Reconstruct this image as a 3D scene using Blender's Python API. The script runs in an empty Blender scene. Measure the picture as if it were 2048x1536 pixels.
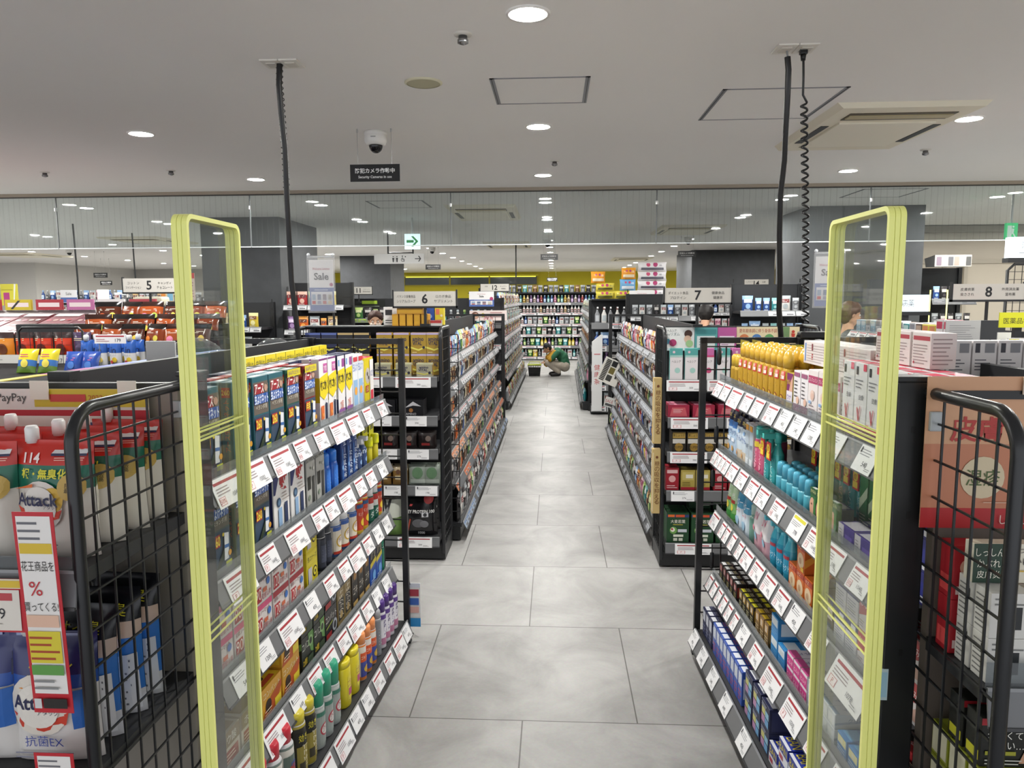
import bpy, bmesh, math, random
from mathutils import Matrix, Vector, Euler
random.seed(7)
SC = bpy.context.scene
COL = SC.collection
PI = math.pi
# ---------------------------------------------------------------- camera, world, exposure
F, VPX, VPY, EYE, ROLL = 1480.0, 1109.6, 595.8, 1.66, -0.005
PITCH = math.atan((768 - VPY) / F)
YAW = math.atan((VPX - 1024) / (F / math.cos(PITCH)))
FW = Vector((-math.sin(YAW) * math.cos(PITCH), math.cos(YAW) * math.cos(PITCH), -math.sin(PITCH)))
RT0 = Vector((math.cos(YAW), math.sin(YAW), 0)); UP0 = RT0.cross(FW)
RT = RT0 * math.cos(ROLL) + UP0 * math.sin(ROLL); UP = UP0 * math.cos(ROLL) - RT0 * math.sin(ROLL)
cam_d = bpy.data.cameras.new('camera'); cam = bpy.data.objects.new('camera', cam_d); COL.objects.link(cam)
cam_d.sensor_width = 36.0; cam_d.lens = F / 2048 * 36; cam_d.clip_start = .05; cam_d.clip_end = 200
m = Matrix.Identity(4)
for i in range(3):
    m[i][0], m[i][1], m[i][2] = RT[i], UP[i], -FW[i]
m[2][3] = EYE
cam.matrix_world = m
SC.camera = cam
world = bpy.data.worlds.new('mall_ambient'); SC.world = world; world.use_nodes = True
bg = world.node_tree.nodes['Background']; bg.inputs[0].default_value = (.92, .95, 1, 1); bg.inputs[1].default_value = .86
SC.view_settings.view_transform = 'Standard'; SC.view_settings.look = 'None'; SC.view_settings.gamma = 1
SC.view_settings.use_curve_mapping = False; SC.view_settings.exposure = 0.78
LAMP_STRENGTH = 520.0
SC.cycles.use_denoising = True
SC.cycles.sample_clamp_indirect = 6
SC.cycles.max_bounces = 10; SC.cycles.transparent_max_bounces = 24; SC.cycles.diffuse_bounces = 4
SC.cycles.caustics_reflective = False; SC.cycles.caustics_refractive = False

def ray(px, py):
    return (FW + RT * ((px - 1024) / F) + UP * ((768 - py) / F))
def at(px, py, Y):
    d = ray(px, py); return Vector((0, 0, EYE)) + d * (Y / d.y)
def atz(px, py, Z):
    d = ray(px, py); return Vector((0, 0, EYE)) + d * ((Z - EYE) / d.z)
CEIL = 2.66

# ---------------------------------------------------------------- materials
def lin(c):
    return c / 12.92 if c <= .04045 else ((c + .055) / 1.055) ** 2.4
def rgb(h):
    return tuple(lin(int(h[i:i + 2], 16) / 255) for i in (0, 2, 4))
MATS = {}
def M(h, rough=.45, metal=0.0, spec=.5, emit=0.0, trans=0.0):
    k = (h, rough, metal, spec, emit, trans)
    if k in MATS: return MATS[k]
    m = bpy.data.materials.new('paint_' + h); m.use_nodes = True
    b = m.node_tree.nodes['Principled BSDF']
    b.inputs['Base Color'].default_value = (*rgb(h), 1); b.inputs['Roughness'].default_value = rough
    b.inputs['Metallic'].default_value = metal; b.inputs['Specular IOR Level'].default_value = spec
    if emit:
        b.inputs['Emission Color'].default_value = (*rgb(h), 1); b.inputs['Emission Strength'].default_value = emit
    MATS[k] = m
    return m
def clear(name, tint='ffffff', gloss=.06, rough=.02, haze=0.0, fres=1.45):
    """thin clear plastic or glass: see-through with a Fresnel reflection and an optional milky share"""
    m = bpy.data.materials.new(name); m.use_nodes = True
    nt = m.node_tree; nt.nodes.remove(nt.nodes['Principled BSDF']); out = nt.nodes['Material Output']
    tr = nt.nodes.new('ShaderNodeBsdfTransparent'); tr.inputs[0].default_value = (*rgb(tint), 1)
    gl = nt.nodes.new('ShaderNodeBsdfGlossy'); gl.inputs['Roughness'].default_value = rough
    lw = nt.nodes.new('ShaderNodeLayerWeight'); lw.inputs[0].default_value = .5
    pw = nt.nodes.new('ShaderNodeMath'); pw.operation = 'POWER'; pw.inputs[1].default_value = 5; nt.links.new(lw.outputs['Facing'], pw.inputs[0])
    f0 = ((fres - 1) / (fres + 1)) ** 2
    fr = nt.nodes.new('ShaderNodeMath'); fr.operation = 'MULTIPLY_ADD'; fr.inputs[1].default_value = 1 - f0; fr.inputs[2].default_value = f0; nt.links.new(pw.outputs[0], fr.inputs[0])
    mx = nt.nodes.new('ShaderNodeMixShader')
    nt.links.new(fr.outputs[0], mx.inputs[0]); nt.links.new(tr.outputs[0], mx.inputs[1]); nt.links.new(gl.outputs[0], mx.inputs[2])
    last = mx.outputs[0]
    if haze:
        df = nt.nodes.new('ShaderNodeBsdfDiffuse'); df.inputs[0].default_value = (*rgb(tint), 1)
        m2 = nt.nodes.new('ShaderNodeMixShader'); m2.inputs[0].default_value = haze
        nt.links.new(last, m2.inputs[1]); nt.links.new(df.outputs[0], m2.inputs[2]); last = m2.outputs[0]
    nt.links.new(last, out.inputs[0])
    return m
BLK = M('17181a', .42); BLK2 = M('202124', .5); RAILG = M('6f7072', .32); WHITE = M('e9e9ea', .5); MATTE = M('131315', .8, spec=.15); STEEL = M('b8b8b8', .3, 1.0)
CLEAR = clear('clear_acrylic', haze=.03); CLEARG = clear('clear_plastic_lip', 'd8dcde', haze=.12); BAG = clear('clear_film', 'f4f4f4', haze=.10, rough=.12)

# ---------------------------------------------------------------- text
TXT = {}
def text_geo(s):
    if s in TXT: return TXT[s]
    cu = bpy.data.curves.new('t', 'FONT'); cu.body = s.lstrip('*'); cu.offset = .022 if s[0] == '*' else 0.0; cu.size = 1; cu.resolution_u = 2; cu.align_x = 'CENTER'; cu.align_y = 'CENTER'
    o = bpy.data.objects.new('t', cu); COL.objects.link(o)
    bpy.context.view_layer.update()
    me = bpy.data.meshes.new_from_object(o.evaluated_get(bpy.context.evaluated_depsgraph_get()))
    vs = [(v.co.x, v.co.y) for v in me.vertices]; fs = [tuple(p.vertices) for p in me.polygons]
    if vs:
        x0, x1 = min(v[0] for v in vs), max(v[0] for v in vs); y0, y1 = min(v[1] for v in vs), max(v[1] for v in vs)
        cx, cy = (x0 + x1) / 2, (y0 + y1) / 2
        vs = [(x - cx, y - cy) for x, y in vs]; w, h = x1 - x0, y1 - y0
    else: w = h = 1
    bpy.data.objects.remove(o); bpy.data.meshes.remove(me); bpy.data.curves.remove(cu)
    TXT[s] = (vs, fs, w, h)
    return TXT[s]

# ---------------------------------------------------------------- mesh builder
class MB:
    def __init__(s):
        s.v, s.f, s.mi, s.mats, s.sm = [], [], [], [], []
    def mid(s, m):
        if isinstance(m, str): m = M(m)
        if m not in s.mats: s.mats.append(m)
        return s.mats.index(m)
    def add(s, vs, fs, m, smooth=False):
        b = len(s.v); k = s.mid(m); s.v += [tuple(p) for p in vs]
        for f in fs:
            s.f.append(tuple(b + i for i in f)); s.mi.append(k); s.sm.append(smooth)
    def box(s, x0, y0, z0, x1, y1, z1, m, bev=0.0):
        if bev <= 0:
            p = [(x, y, z) for z in (z0, z1) for y in (y0, y1) for x in (x0, x1)]
            s.add(p, [(0, 2, 3, 1), (4, 5, 7, 6), (0, 1, 5, 4), (2, 6, 7, 3), (0, 4, 6, 2), (1, 3, 7, 5)], m); return
        b = min(bev, (x1 - x0) * .45, (y1 - y0) * .45, (z1 - z0) * .45)
        bm = bmesh.new(); r = bmesh.ops.create_cube(bm, size=1)
        for v in bm.verts: v.co = Vector(((x0 + x1) / 2 + v.co.x * (x1 - x0), (y0 + y1) / 2 + v.co.y * (y1 - y0), (z0 + z1) / 2 + v.co.z * (z1 - z0)))
        bmesh.ops.bevel(bm, geom=bm.edges[:], offset=b, segments=2, affect='EDGES', profile=.6)
        bm.verts.index_update()
        s.add([v.co[:] for v in bm.verts], [[v.index for v in f.verts] for f in bm.faces], m); bm.free()
    def prism(s, poly, y0, y1, m):
        """poly in (x, z), extruded along y"""
        n = len(poly)
        s.add([(x, y0, z) for x, z in poly] + [(x, y1, z) for x, z in poly],
              [tuple(range(n)), tuple(reversed(range(n, 2 * n)))] + [(i, i + n, (i + 1) % n + n, (i + 1) % n) for i in range(n)], m)
    def prismx(s, poly, x0, x1, m):
        """poly in (y, z), extruded along x"""
        n = len(poly)
        s.add([(x0, y, z) for y, z in poly] + [(x1, y, z) for y, z in poly],
              [tuple(reversed(range(n))), tuple(range(n, 2 * n))] + [(i, (i + 1) % n, (i + 1) % n + n, i + n) for i in range(n)], m)
    def lathe(s, prof, m, seg=20, c=(0, 0), cols=None, sx=1, sy=1, cap=True):
        vs = []
        for r, z in prof:
            for k in range(seg):
                a = 2 * PI * k / seg; vs.append((c[0] + r * math.cos(a) * sx, c[1] + r * math.sin(a) * sy, z))
        for i in range(len(prof) - 1):
            fs = [(i * seg + k, i * seg + (k + 1) % seg, (i + 1) * seg + (k + 1) % seg, (i + 1) * seg + k) for k in range(seg)]
            if i == 0: base = len(s.v); s.v += vs
            k_ = s.mid(cols[i] if cols else m)
            for f in fs:
                s.f.append(tuple(base + q for q in f)); s.mi.append(k_); s.sm.append(True)
        if cap:
            for ring, mm in ((0, cols[0] if cols else m), (len(prof) - 1, cols[-1] if cols else m)):
                if prof[ring][0] > 1e-5:
                    idx = [base + ring * seg + k for k in range(seg)]
                    if ring == 0: idx.reverse()
                    s.f.append(tuple(idx)); s.mi.append(s.mid(mm)); s.sm.append(False)
    def tube(s, pts, r, m, seg=8, radii=None):
        pts = [Vector(p) for p in pts]; n = len(pts); vs = []
        ref = None
        for i, p in enumerate(pts):
            t = (pts[min(i + 1, n - 1)] - pts[max(i - 1, 0)]).normalized()
            if ref is None:
                ref = Vector((0, 0, 1)) if abs(t.z) < .9 else Vector((1, 0, 0))
            a = (ref - t * ref.dot(t)).normalized(); ref = a; b = t.cross(a)
            rr = radii[i] if radii else r
            vs += [p + (a * math.cos(2 * PI * k / seg) + b * math.sin(2 * PI * k / seg)) * rr for k in range(seg)]
        fs = [(i * seg + k, i * seg + (k + 1) % seg, (i + 1) * seg + (k + 1) % seg, (i + 1) * seg + k) for i in range(n - 1) for k in range(seg)]
        s.add(vs, fs, m, True)
        s.add(vs[:seg], [tuple(reversed(range(seg)))], m); s.add(vs[-seg:], [tuple(range(seg))], m)
    def sphere(s, c, r, m, sc=(1, 1, 1), seg=16, rings=10, half=False):
        prof = []
        a0 = 0 if half else -PI / 2
        for i in range(rings + 1):
            a = a0 + (PI / 2 - a0) * i / rings; prof.append((max(r * math.cos(a), 1e-6), r * math.sin(a)))
        b = len(s.v); s.lathe(prof, m, seg, cap=half)
        for i in range(b, len(s.v)):
            x, y, z = s.v[i]; s.v[i] = (c[0] + x * sc[0], c[1] + y * sc[1], c[2] + z * sc[2])
    # decals on a surface given by fn(u_metres, v_metres, off) -> point
    def decal(s, fn, w, h, items, off0=.0004, n=1):
        for k, it in enumerate(items):
            off = off0 * (k + 1); t = it[0]
            if t == 'R':
                _, u0, v0, u1, v1, c = it
                nu = max(1, int(n * abs(u1 - u0) + .99)); nv = max(1, int(n * abs(v1 - v0) + .99))
                vs = [fn((u0 + (u1 - u0) * i / nu) * w, (v0 + (v1 - v0) * j / nv) * h, off) for j in range(nv + 1) for i in range(nu + 1)]
                s.add(vs, [(j * (nu + 1) + i, j * (nu + 1) + i + 1, (j + 1) * (nu + 1) + i + 1, (j + 1) * (nu + 1) + i) for j in range(nv) for i in range(nu)], c)
            elif t == 'Q':      # free polygon
                s.add([fn(u * w, v * h, off) for u, v in it[1]], [tuple(range(len(it[1])))], it[2])
            elif t == 'C':
                _, u, v, r, c = it[:5]; ry = it[5] if len(it) > 5 else r * w / h
                nr = 1 if n == 1 else 3
                vs = [fn(u * w, v * h, off)] + [fn((u + r * g / nr * math.cos(2 * PI * i / 20)) * w, (v + ry * g / nr * math.sin(2 * PI * i / 20)) * h, off) for g in range(1, nr + 1) for i in range(20)]
                s.add(vs, [(0, i + 1, (i + 1) % 20 + 1) for i in range(20)] + [(g * 20 + i + 1, g * 20 + 21 + i, g * 20 + 21 + (i + 1) % 20, g * 20 + 1 + (i + 1) % 20) for g in range(nr - 1) for i in range(20)], c)
            elif t == 'T':      # text: string, centre, height share of the face, colour, optional max width share, turned
                _, tx, u, v, sz, c = it[:6]; mw = it[6] if len(it) > 6 else .95; rot = it[7] if len(it) > 7 else 0
                vs, fs, tw, th = text_geo(tx)
                sc = sz * (w if rot else h) / max(th, .6); sx = sc
                lim = mw * (h if rot else w)
                if tw * sc > lim: sx = lim / tw
                pts = []
                for x, y in vs:
                    a, b = x * sx, y * sc
                    if rot == 1: a, b = b, -a
                    elif rot == -1: a, b = -b, a
                    pts.append(fn(u * w + a, v * h + b, off))
                s.add(pts, fs, c)
            elif t == 'L':      # lines of fine print: u0, v0, u1, v1, number of lines, colour
                _, u0, v0, u1, v1, nl, c = it
                rnd = random.Random(int(u0 * 977 + v0 * 131 + nl))
                for q in range(nl):
                    a = v0 + (v1 - v0) * (q + .2) / nl; b = v0 + (v1 - v0) * (q + .52) / nl; e = u0 + (u1 - u0) * rnd.uniform(.6, 1)
                    s.add([fn(u * w, v * h, off) for u, v in ((u0, a), (e, a), (e, b), (u0, b))], [(0, 1, 2, 3)], c)
    def xf(s, mat, start=0):
        for i in range(start, len(s.v)): s.v[i] = tuple(mat @ Vector(s.v[i]))
    def mesh(s, name):
        me = bpy.data.meshes.new(name); me.from_pydata(s.v, [], s.f)
        for m in s.mats: me.materials.append(m)
        me.polygons.foreach_set('material_index', s.mi); me.polygons.foreach_set('use_smooth', s.sm)
        me.validate(); me.update(); return me

def planar(o, u, v, n):
    o, u, v, n = Vector(o), Vector(u), Vector(v), Vector(n)
    return lambda a, b, c: o + u * a + v * b + n * c
def front_fn(x0, y, z0): return planar((x0, y, z0), (1, 0, 0), (0, 0, 1), (0, -1, 0))

# ---------------------------------------------------------------- objects
def link(name, me, parent=None, mw=None, label=None):
    o = bpy.data.objects.new(name, me); COL.objects.link(o)
    if parent: o.parent = parent
    if mw is not None: o.matrix_local = mw
    if label: o['label'] = label
    return o
def tag(o, label, cat, group=None):
    o['label'] = label; o['category'] = cat
    if group: o['group'] = group
    return o
def struct(name, me, mw=None):
    o = link(name, me, None, mw); o['kind'] = 'structure'; return o
def thing(name, label, cat, mw=None, group=None, me=None):
    o = link(name, me, None, mw if mw is not None else Matrix.Identity(4)); return tag(o, label, cat, group)
def TR(x=0, y=0, z=0, rz=0, rx=0, ry=0, s=1):
    return Matrix.Translation((x, y, z)) @ Euler((rx, ry, rz), 'XYZ').to_matrix().to_4x4() @ Matrix.Scale(s, 4)
ORD = ['', 'first', 'second', 'third', 'fourth', 'fifth', 'sixth', 'seventh', 'eighth', 'ninth', 'tenth', 'eleventh', 'twelfth', 'thirteenth', 'fourteenth',
       'fifteenth', 'sixteenth', 'seventeenth', 'eighteenth', 'nineteenth', 'twentieth'] + [t + '-' + o for t in ('twenty', 'thirty', 'forty', 'fifty', 'sixty') for o in
       ('first', 'second', 'third', 'fourth', 'fifth', 'sixth', 'seventh', 'eighth', 'ninth', 'last')]
REG = []        # (object, description, place words, order key, direction words)
def reg(o, desc, cat, place, key, way):
    o['category'] = cat; REG.append((o, desc, place, key, way)); return o
def finish_labels():
    by = {}
    for r in REG: by.setdefault((r[1], r[2]), []).append(r)
    for (desc, place), rows in by.items():
        rows.sort(key=lambda r: r[3])
        for i, r in enumerate(rows):
            if len(rows) == 1: r[0]['label'] = f'{desc}, {place}'
            else:
                r[0]['label'] = f'{ORD[min(i + 1, len(ORD) - 1)]} {desc} {r[4]}, {place}'
                r[0]['group'] = f'{desc}, {place}'

# ---------------------------------------------------------------- product kinds
class Proto:
    def __init__(s, name, cat, desc, me, w, d, h, parts=()):
        s.name, s.cat, s.desc, s.me, s.w, s.d, s.h, s.parts = name, cat, desc, me, w, d, h, parts
    def put(s, mw, place, key, way='from near end', desc=None, parts=True):
        o = link(s.name, s.me, None, mw)
        if parts:
            for pn, pm in s.parts: link(pn, pm, o)
        return reg(o, desc or s.desc, s.cat, place, key, way)
def boxp(name, desc, w, d, h, body, front=(), side=(), top=(), cat='box', rough=.38, back=None):
    b = MB(); bm_ = M(body, rough)
    b.box(-w / 2, -d / 2, 0, w / 2, d / 2, h, bm_, .0016)
    b.decal(front_fn(-w / 2, -d / 2, 0), w, h, front)
    sd = side or ()
    b.decal(planar((w / 2, -d / 2, 0), (0, 1, 0), (0, 0, 1), (1, 0, 0)), d, h, sd)
    b.decal(planar((-w / 2, d / 2, 0), (0, -1, 0), (0, 0, 1), (-1, 0, 0)), d, h, sd)
    b.decal(planar((-w / 2, -d / 2, h), (1, 0, 0), (0, 1, 0), (0, 0, 1)), w, d, top)
    return Proto(name, cat, desc, b.mesh(name), w, d, h)
def pouchp(name, desc, w, d, h, bands, items=(), cat='pouch', rough=.25, spout=None, notch=0.0, seed=1, nx=10, nz=14):
    """stand-up or pillow bag; bands = [(v share, colour), ...] bottom to top"""
    rnd = random.Random(seed); ph = [rnd.uniform(0, 6.3) for _ in range(4)]
    def th(u, v):
        prof = (math.sin(PI * min(1, .12 + v * .88)) ** .6 if v > .45 else (.55 + v) ** .5 * (1 if v > .02 else .7)) if not notch else math.sin(PI * (.04 + .92 * v)) ** .55
        e = max(0, 1 - abs(2 * u - 1) ** 3.2) ** .55
        wr = 1 + .06 * math.sin(9 * v + ph[0] + 4 * u) + .05 * math.sin(13 * u + ph[1] - 6 * v)
        return .0015 + d / 2 * e * prof * wr * (1 if v < .93 else .12)
    def wid(v): return w * (1 - .05 * math.sin(PI * v) + (.0 if not notch else .02))
    def colr(v):
        acc = 0
        for s_, c in bands:
            acc += s_
            if v < acc: return c
        return bands[-1][1]
    b = MB()
    for sgn in (-1, 1):
        vs = []
        for j in range(nz + 1):
            for i in range(nx + 1):
                u, v = i / nx, j / nz
                vs.append(((u - .5) * wid(v), sgn * (th(u, v) if 0 < i < nx else .0008), v * h))
        for j in range(nz):
            fs = []
            for i in range(nx):
                q = (j * (nx + 1) + i, j * (nx + 1) + i + 1, (j + 1) * (nx + 1) + i + 1, (j + 1) * (nx + 1) + i)
                fs.append(q if sgn < 0 else tuple(reversed(q)))
            if j == 0: base = len(b.v); b.v += vs
            k = b.mid(M(colr((j + .5) / nz), rough))
            for f in fs: b.f.append(tuple(base + t for t in f)); b.mi.append(k); b.sm.append(True)
    def fn(a, c, off):
        u = min(max(a / w, .02), .98); v = min(max(c / h, .01), .99)
        return Vector(((u - .5) * wid(v), -th(u, v) - .0012 - off * 2, v * h))
    b.decal(fn, w, h, items, n=8)
    parts = []
    if spout:
        c = MB(); x = w * spout[1]; c.lathe([(.011, h * .97), (.011, h * .985), (.013, h * .985), (.013, h + .022), (.010, h + .028)], M(spout[0], .35), 12, (x, 0)); parts.append(('spout_cap', c.mesh('spout_cap')))
    return Proto(name, cat, desc, b.mesh(name), w, d, h, parts)
def bottlep(name, desc, prof, cols, cap=None, items=(), zr=None, cat='bottle', sx=1, sy=1, seg=18, rough=.3, capcol='ffffff', extra=None):
    """lathed bottle; prof=[(r,z)..], cols per segment; cap=[(r,z)..] as its own part; items on a curved label area zr=(z0,z1)"""
    b = MB(); b.lathe(prof, None, seg, cols=[M(c, rough) if isinstance(c, str) else c for c in cols], sx=sx, sy=sy)
    R = max(p[0] for p in prof); H = max(p[1] for p in prof)
    if items:
        z0, z1 = zr or (0, H)
        def rad(z):
            for (r0, a), (r1, c) in zip(prof, prof[1:]):
                if a <= z <= c and c > a: return r0 + (r1 - r0) * (z - a) / (c - a)
            return prof[-1][0]
        W = R * 2.2
        def fn(a, c, off):
            z = z0 + c; r = rad(z) + .0008 + off; an = (a - W / 2) / R
            return Vector((r * math.sin(an) * sx, -r * math.cos(an) * sy, z))
        b.decal(fn, W, z1 - z0, items, n=7)
    parts = []
    if cap:
        c = MB(); c.lathe(cap, M(capcol, rough) if isinstance(capcol, str) else capcol, seg, sx=sx, sy=sy)
        if extra: extra(c)
        parts.append(('cap', c.mesh('cap'))); H = max(H, max(p[1] for p in cap))
    return Proto(name, cat, desc, b.mesh(name), 2 * R * sx, 2 * R * sy, H, parts)
# ================================================================ the room
def nodes_mat(name):
    m = bpy.data.materials.new(name); m.use_nodes = True
    nt = m.node_tree; return m, nt, nt.nodes['Principled BSDF'], nt.nodes.new('ShaderNodeTexCoord')
def plaster(name, h, var=.04, scale=3.0, rough=.8, bump=.0):
    m, nt, b, tc = nodes_mat(name)
    nz = nt.nodes.new('ShaderNodeTexNoise'); nz.inputs['Scale'].default_value = scale; nz.inputs['Detail'].default_value = 6
    cr = nt.nodes.new('ShaderNodeValToRGB'); c = rgb(h)
    cr.color_ramp.elements[0].position = .3; cr.color_ramp.elements[1].position = .7
    cr.color_ramp.elements[0].color = (*[x * (1 - var) for x in c], 1); cr.color_ramp.elements[1].color = (*[min(1, x * (1 + var)) for x in c], 1)
    nt.links.new(tc.outputs['Object'], nz.inputs['Vector']); nt.links.new(nz.outputs['Fac'], cr.inputs[0]); nt.links.new(cr.outputs[0], b.inputs['Base Color'])
    b.inputs['Roughness'].default_value = rough
    if bump:
        bp = nt.nodes.new('ShaderNodeBump'); bp.inputs['Strength'].default_value = bump; n2 = nt.nodes.new('ShaderNodeTexNoise'); n2.inputs['Scale'].default_value = 60
        nt.links.new(tc.outputs['Object'], n2.inputs['Vector']); nt.links.new(n2.outputs['Fac'], bp.inputs['Height']); nt.links.new(bp.outputs[0], b.inputs['Normal'])
    return m
# floor: cloudy grey concrete-look tiles in running bond
fm, nt, b, tc = nodes_mat('concrete_tile')
mp = nt.nodes.new('ShaderNodeMapping'); mp.inputs['Location'].default_value = (.575, -.215, 0)
br = nt.nodes.new('ShaderNodeTexBrick'); br.offset = .5; br.offset_frequency = 2
for k, v in (('Scale', 1), ('Brick Width', .903), ('Row Height', .845), ('Mortar Size', .0028), ('Mortar Smooth', .1), ('Bias', 0)): br.inputs[k].default_value = v
br.inputs['Color1'].default_value = (.94, .94, .94, 1); br.inputs['Color2'].default_value = (1.03, 1.03, 1.03, 1); br.inputs['Mortar'].default_value = (.30, .29, .28, 1)
n1 = nt.nodes.new('ShaderNodeTexNoise'); n1.inputs['Scale'].default_value = 2.6; n1.inputs['Detail'].default_value = 9; n1.inputs['Roughness'].default_value = .62
n1.inputs['Distortion'].default_value = .6
cr = nt.nodes.new('ShaderNodeValToRGB'); cr.color_ramp.elements[0].position = .32; cr.color_ramp.elements[1].position = .68
cr.color_ramp.elements[0].color = (*rgb('888785'), 1); cr.color_ramp.elements[1].color = (*rgb('aaa9a7'), 1)
n2 = nt.nodes.new('ShaderNodeTexNoise'); n2.inputs['Scale'].default_value = 90; n2.inputs['Detail'].default_value = 3
mx = nt.nodes.new('ShaderNodeMix'); mx.data_type = 'RGBA'; mx.blend_type = 'MULTIPLY'; mx.inputs['Factor'].default_value = 1
mx2 = nt.nodes.new('ShaderNodeMix'); mx2.data_type = 'RGBA'; mx2.blend_type = 'OVERLAY'; mx2.inputs['Factor'].default_value = .10
nt.links.new(tc.outputs['Object'], mp.inputs[0]); nt.links.new(mp.outputs[0], br.inputs['Vector']); nt.links.new(tc.outputs['Object'], n1.inputs['Vector']); nt.links.new(tc.outputs['Object'], n2.inputs['Vector'])
nt.links.new(n1.outputs['Fac'], cr.inputs[0]); nt.links.new(cr.outputs[0], mx2.inputs[6]); nt.links.new(n2.outputs['Color'], mx2.inputs[7])
nt.links.new(mx2.outputs[2], mx.inputs[6]); nt.links.new(br.outputs['Color'], mx.inputs[7]); nt.links.new(mx.outputs[2], b.inputs['Base Color'])
b.inputs['Roughness'].default_value = .42; b.inputs['Specular IOR Level'].default_value = .35
q = MB(); q.box(-18, -2.5, -.1, 9, 31, 0, fm); struct('floor', q.mesh('floor'))
cm = plaster('ceiling_paint', 'efedea', .012, .8, .85)
q = MB(); q.box(-18, -2.5, CEIL, 9, 31, CEIL + .1, cm); struct('ceiling', q.mesh('ceiling'))
YEL = plaster('mustard_wall', 'd2c430', .03, 2, .7); GRY = plaster('grey_wall', 'b6b3ae', .02, 1, .8); BEI = plaster('beige_wall', 'c4bdb0', .02, 1, .8)
WHW = plaster('white_wall', 'd8d6d2', .02, 1, .8); STU = plaster('charcoal_stucco', '45474a', .10, 7, .75, .15)
q = MB(); q.box(-18, 29, 0, 9, 29.2, CEIL, YEL); struct('wall_back', q.mesh('wall_back'))
q = MB(); q.box(-18, -2.5, 0, -17.8, 29, CEIL, GRY); struct('wall_left', q.mesh('wall_left'))
q = MB(); q.box(8.2, -2.5, 0, 8.4, 29, CEIL, BEI); struct('wall_right', q.mesh('wall_right'))
q = MB(); q.box(-17.8, 24, 0, -9.2, 24.2, CEIL, GRY); struct('wall_left_rear', q.mesh('wall_left_rear'))
q = MB(); q.box(-17.8, 19.3, 0, -13.9, 24, CEIL, WHW); struct('wall_left_corner', q.mesh('wall_left_corner'))
q = MB(); q.box(4.3, 11.2, 0, 8.2, 11.4, CEIL, BEI); struct('wall_right_rear', q.mesh('wall_right_rear'))
# columns
def pillar(n, x0, y0, x1, y1, m=STU):
    q = MB(); q.box(x0, y0, 0, x1, y1, CEIL, m); struct('wall_pillar_' + n, q.mesh('wall_pillar'))
pillar('front_left', -4.36, 9.05, -3.37, 10.5); pillar('rear_left', -5.05, 17.4, -3.85, 19.0)
pillar('front_right', 2.83, 8.6, 4.1, 9.75); pillar('rear_right', 2.95, 16.3, 4.7, 18.3)
# doors in the wall behind the pharmacy corner
for i, (x0, x1) in enumerate(((5.05, 5.6), (5.95, 7.1))):
    q = MB(); q.box(x0 - .05, 11.14, 0, x0, 11.2, 2.12, M('a9a294')); q.box(x1, 11.14, 0, x1 + .05, 11.2, 2.12, M('a9a294')); q.box(x0 - .05, 11.14, 2.12, x1 + .05, 11.2, 2.18, M('a9a294'))
    d = struct(f'door_{i + 1}', q.mesh('door'))
    q = MB(); q.box(x0, 11.165, 0, x1, 11.198, 2.12, M('bdb5a6', .6)); lf = link('door_leaf', q.mesh('door_leaf'), d)
    q = MB(); q.tube([(x0 + .09, 11.165, 1.0), (x0 + .09, 11.12, 1.0), (x0 + .09, 11.12, 1.25), (x0 + .09, 11.165, 1.25)], .012, BLK); link('door_handle', q.mesh('door_handle'), lf)
q = MB(); q.box(4.3, 11.05, CEIL - .10, 8.2, 11.2, CEIL - .01, M('8f8a80')); struct('trim_1', q.mesh('trim'))
# transom window over the yellow wall with the lit rooms behind it
glassd = M('596066', .08)
q = MB(); x0, x1, z0, z1 = -5.9, -.62, 2.18, 2.50
for a in (x0, -4.1, -2.55, x1 - .06): q.box(a, 28.93, z0, a + .06, 29, z1, M('a89c1c'))
q.box(x0, 28.93, z1, x1, 29, z1 + .08, M('d8cf2a', .4)); q.box(x0, 28.93, z0 - .05, x1, 29, z0, M('a89c1c'))
w = struct('window_1', q.mesh('window'))
q = MB(); q.box(x0 + .06, 28.97, z0, x1 - .06, 28.99, z1, glassd); link('window_pane', q.mesh('window_pane'), w)
q = MB(); q.box(x0 + .1, 28.94, z1 - .03, x1 - .1, 28.96, z1 + .02, M('f6ee50', emit=1.0)); link('light_strip', q.mesh('light_strip'), w)

# ---------------------------------------------------------------- glass smoke barrier
gm = clear('wired_glass', 'eef2f2', haze=.015, fres=1.5)
nt = gm.node_tree; out = nt.nodes['Material Output']; prev = out.inputs[0].links[0].from_socket
tc = nt.nodes.new('ShaderNodeTexCoord'); sx = nt.nodes.new('ShaderNodeSeparateXYZ'); mu = nt.nodes.new('ShaderNodeMath'); mu.operation = 'MULTIPLY'; mu.inputs[1].default_value = 1 / .055
fr = nt.nodes.new('ShaderNodeMath'); fr.operation = 'FRACT'; lt = nt.nodes.new('ShaderNodeMath'); lt.operation = 'LESS_THAN'; lt.inputs[1].default_value = .045
k = nt.nodes.new('ShaderNodeMath'); k.operation = 'MULTIPLY'; k.inputs[1].default_value = .15
df = nt.nodes.new('ShaderNodeBsdfDiffuse'); df.inputs[0].default_value = (.12, .12, .12, 1); mw = nt.nodes.new('ShaderNodeMixShader')
for a, c in ((tc.outputs['Object'], sx.inputs[0]), (sx.outputs[0], mu.inputs[0]), (mu.outputs[0], fr.inputs[0]), (fr.outputs[0], lt.inputs[0]), (lt.outputs[0], k.inputs[0]), (k.outputs[0], mw.inputs[0]), (prev, mw.inputs[1]), (df.outputs[0], mw.inputs[2]), (mw.outputs[0], out.inputs[0])): nt.links.new(a, c)
GY, GZ = 6.95, 2.155
seams = [-10.35, -8.5, -6.65, -4.75, -2.86, -.96, .93, 2.83, 4.75, 6.6, 8.2]
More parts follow.
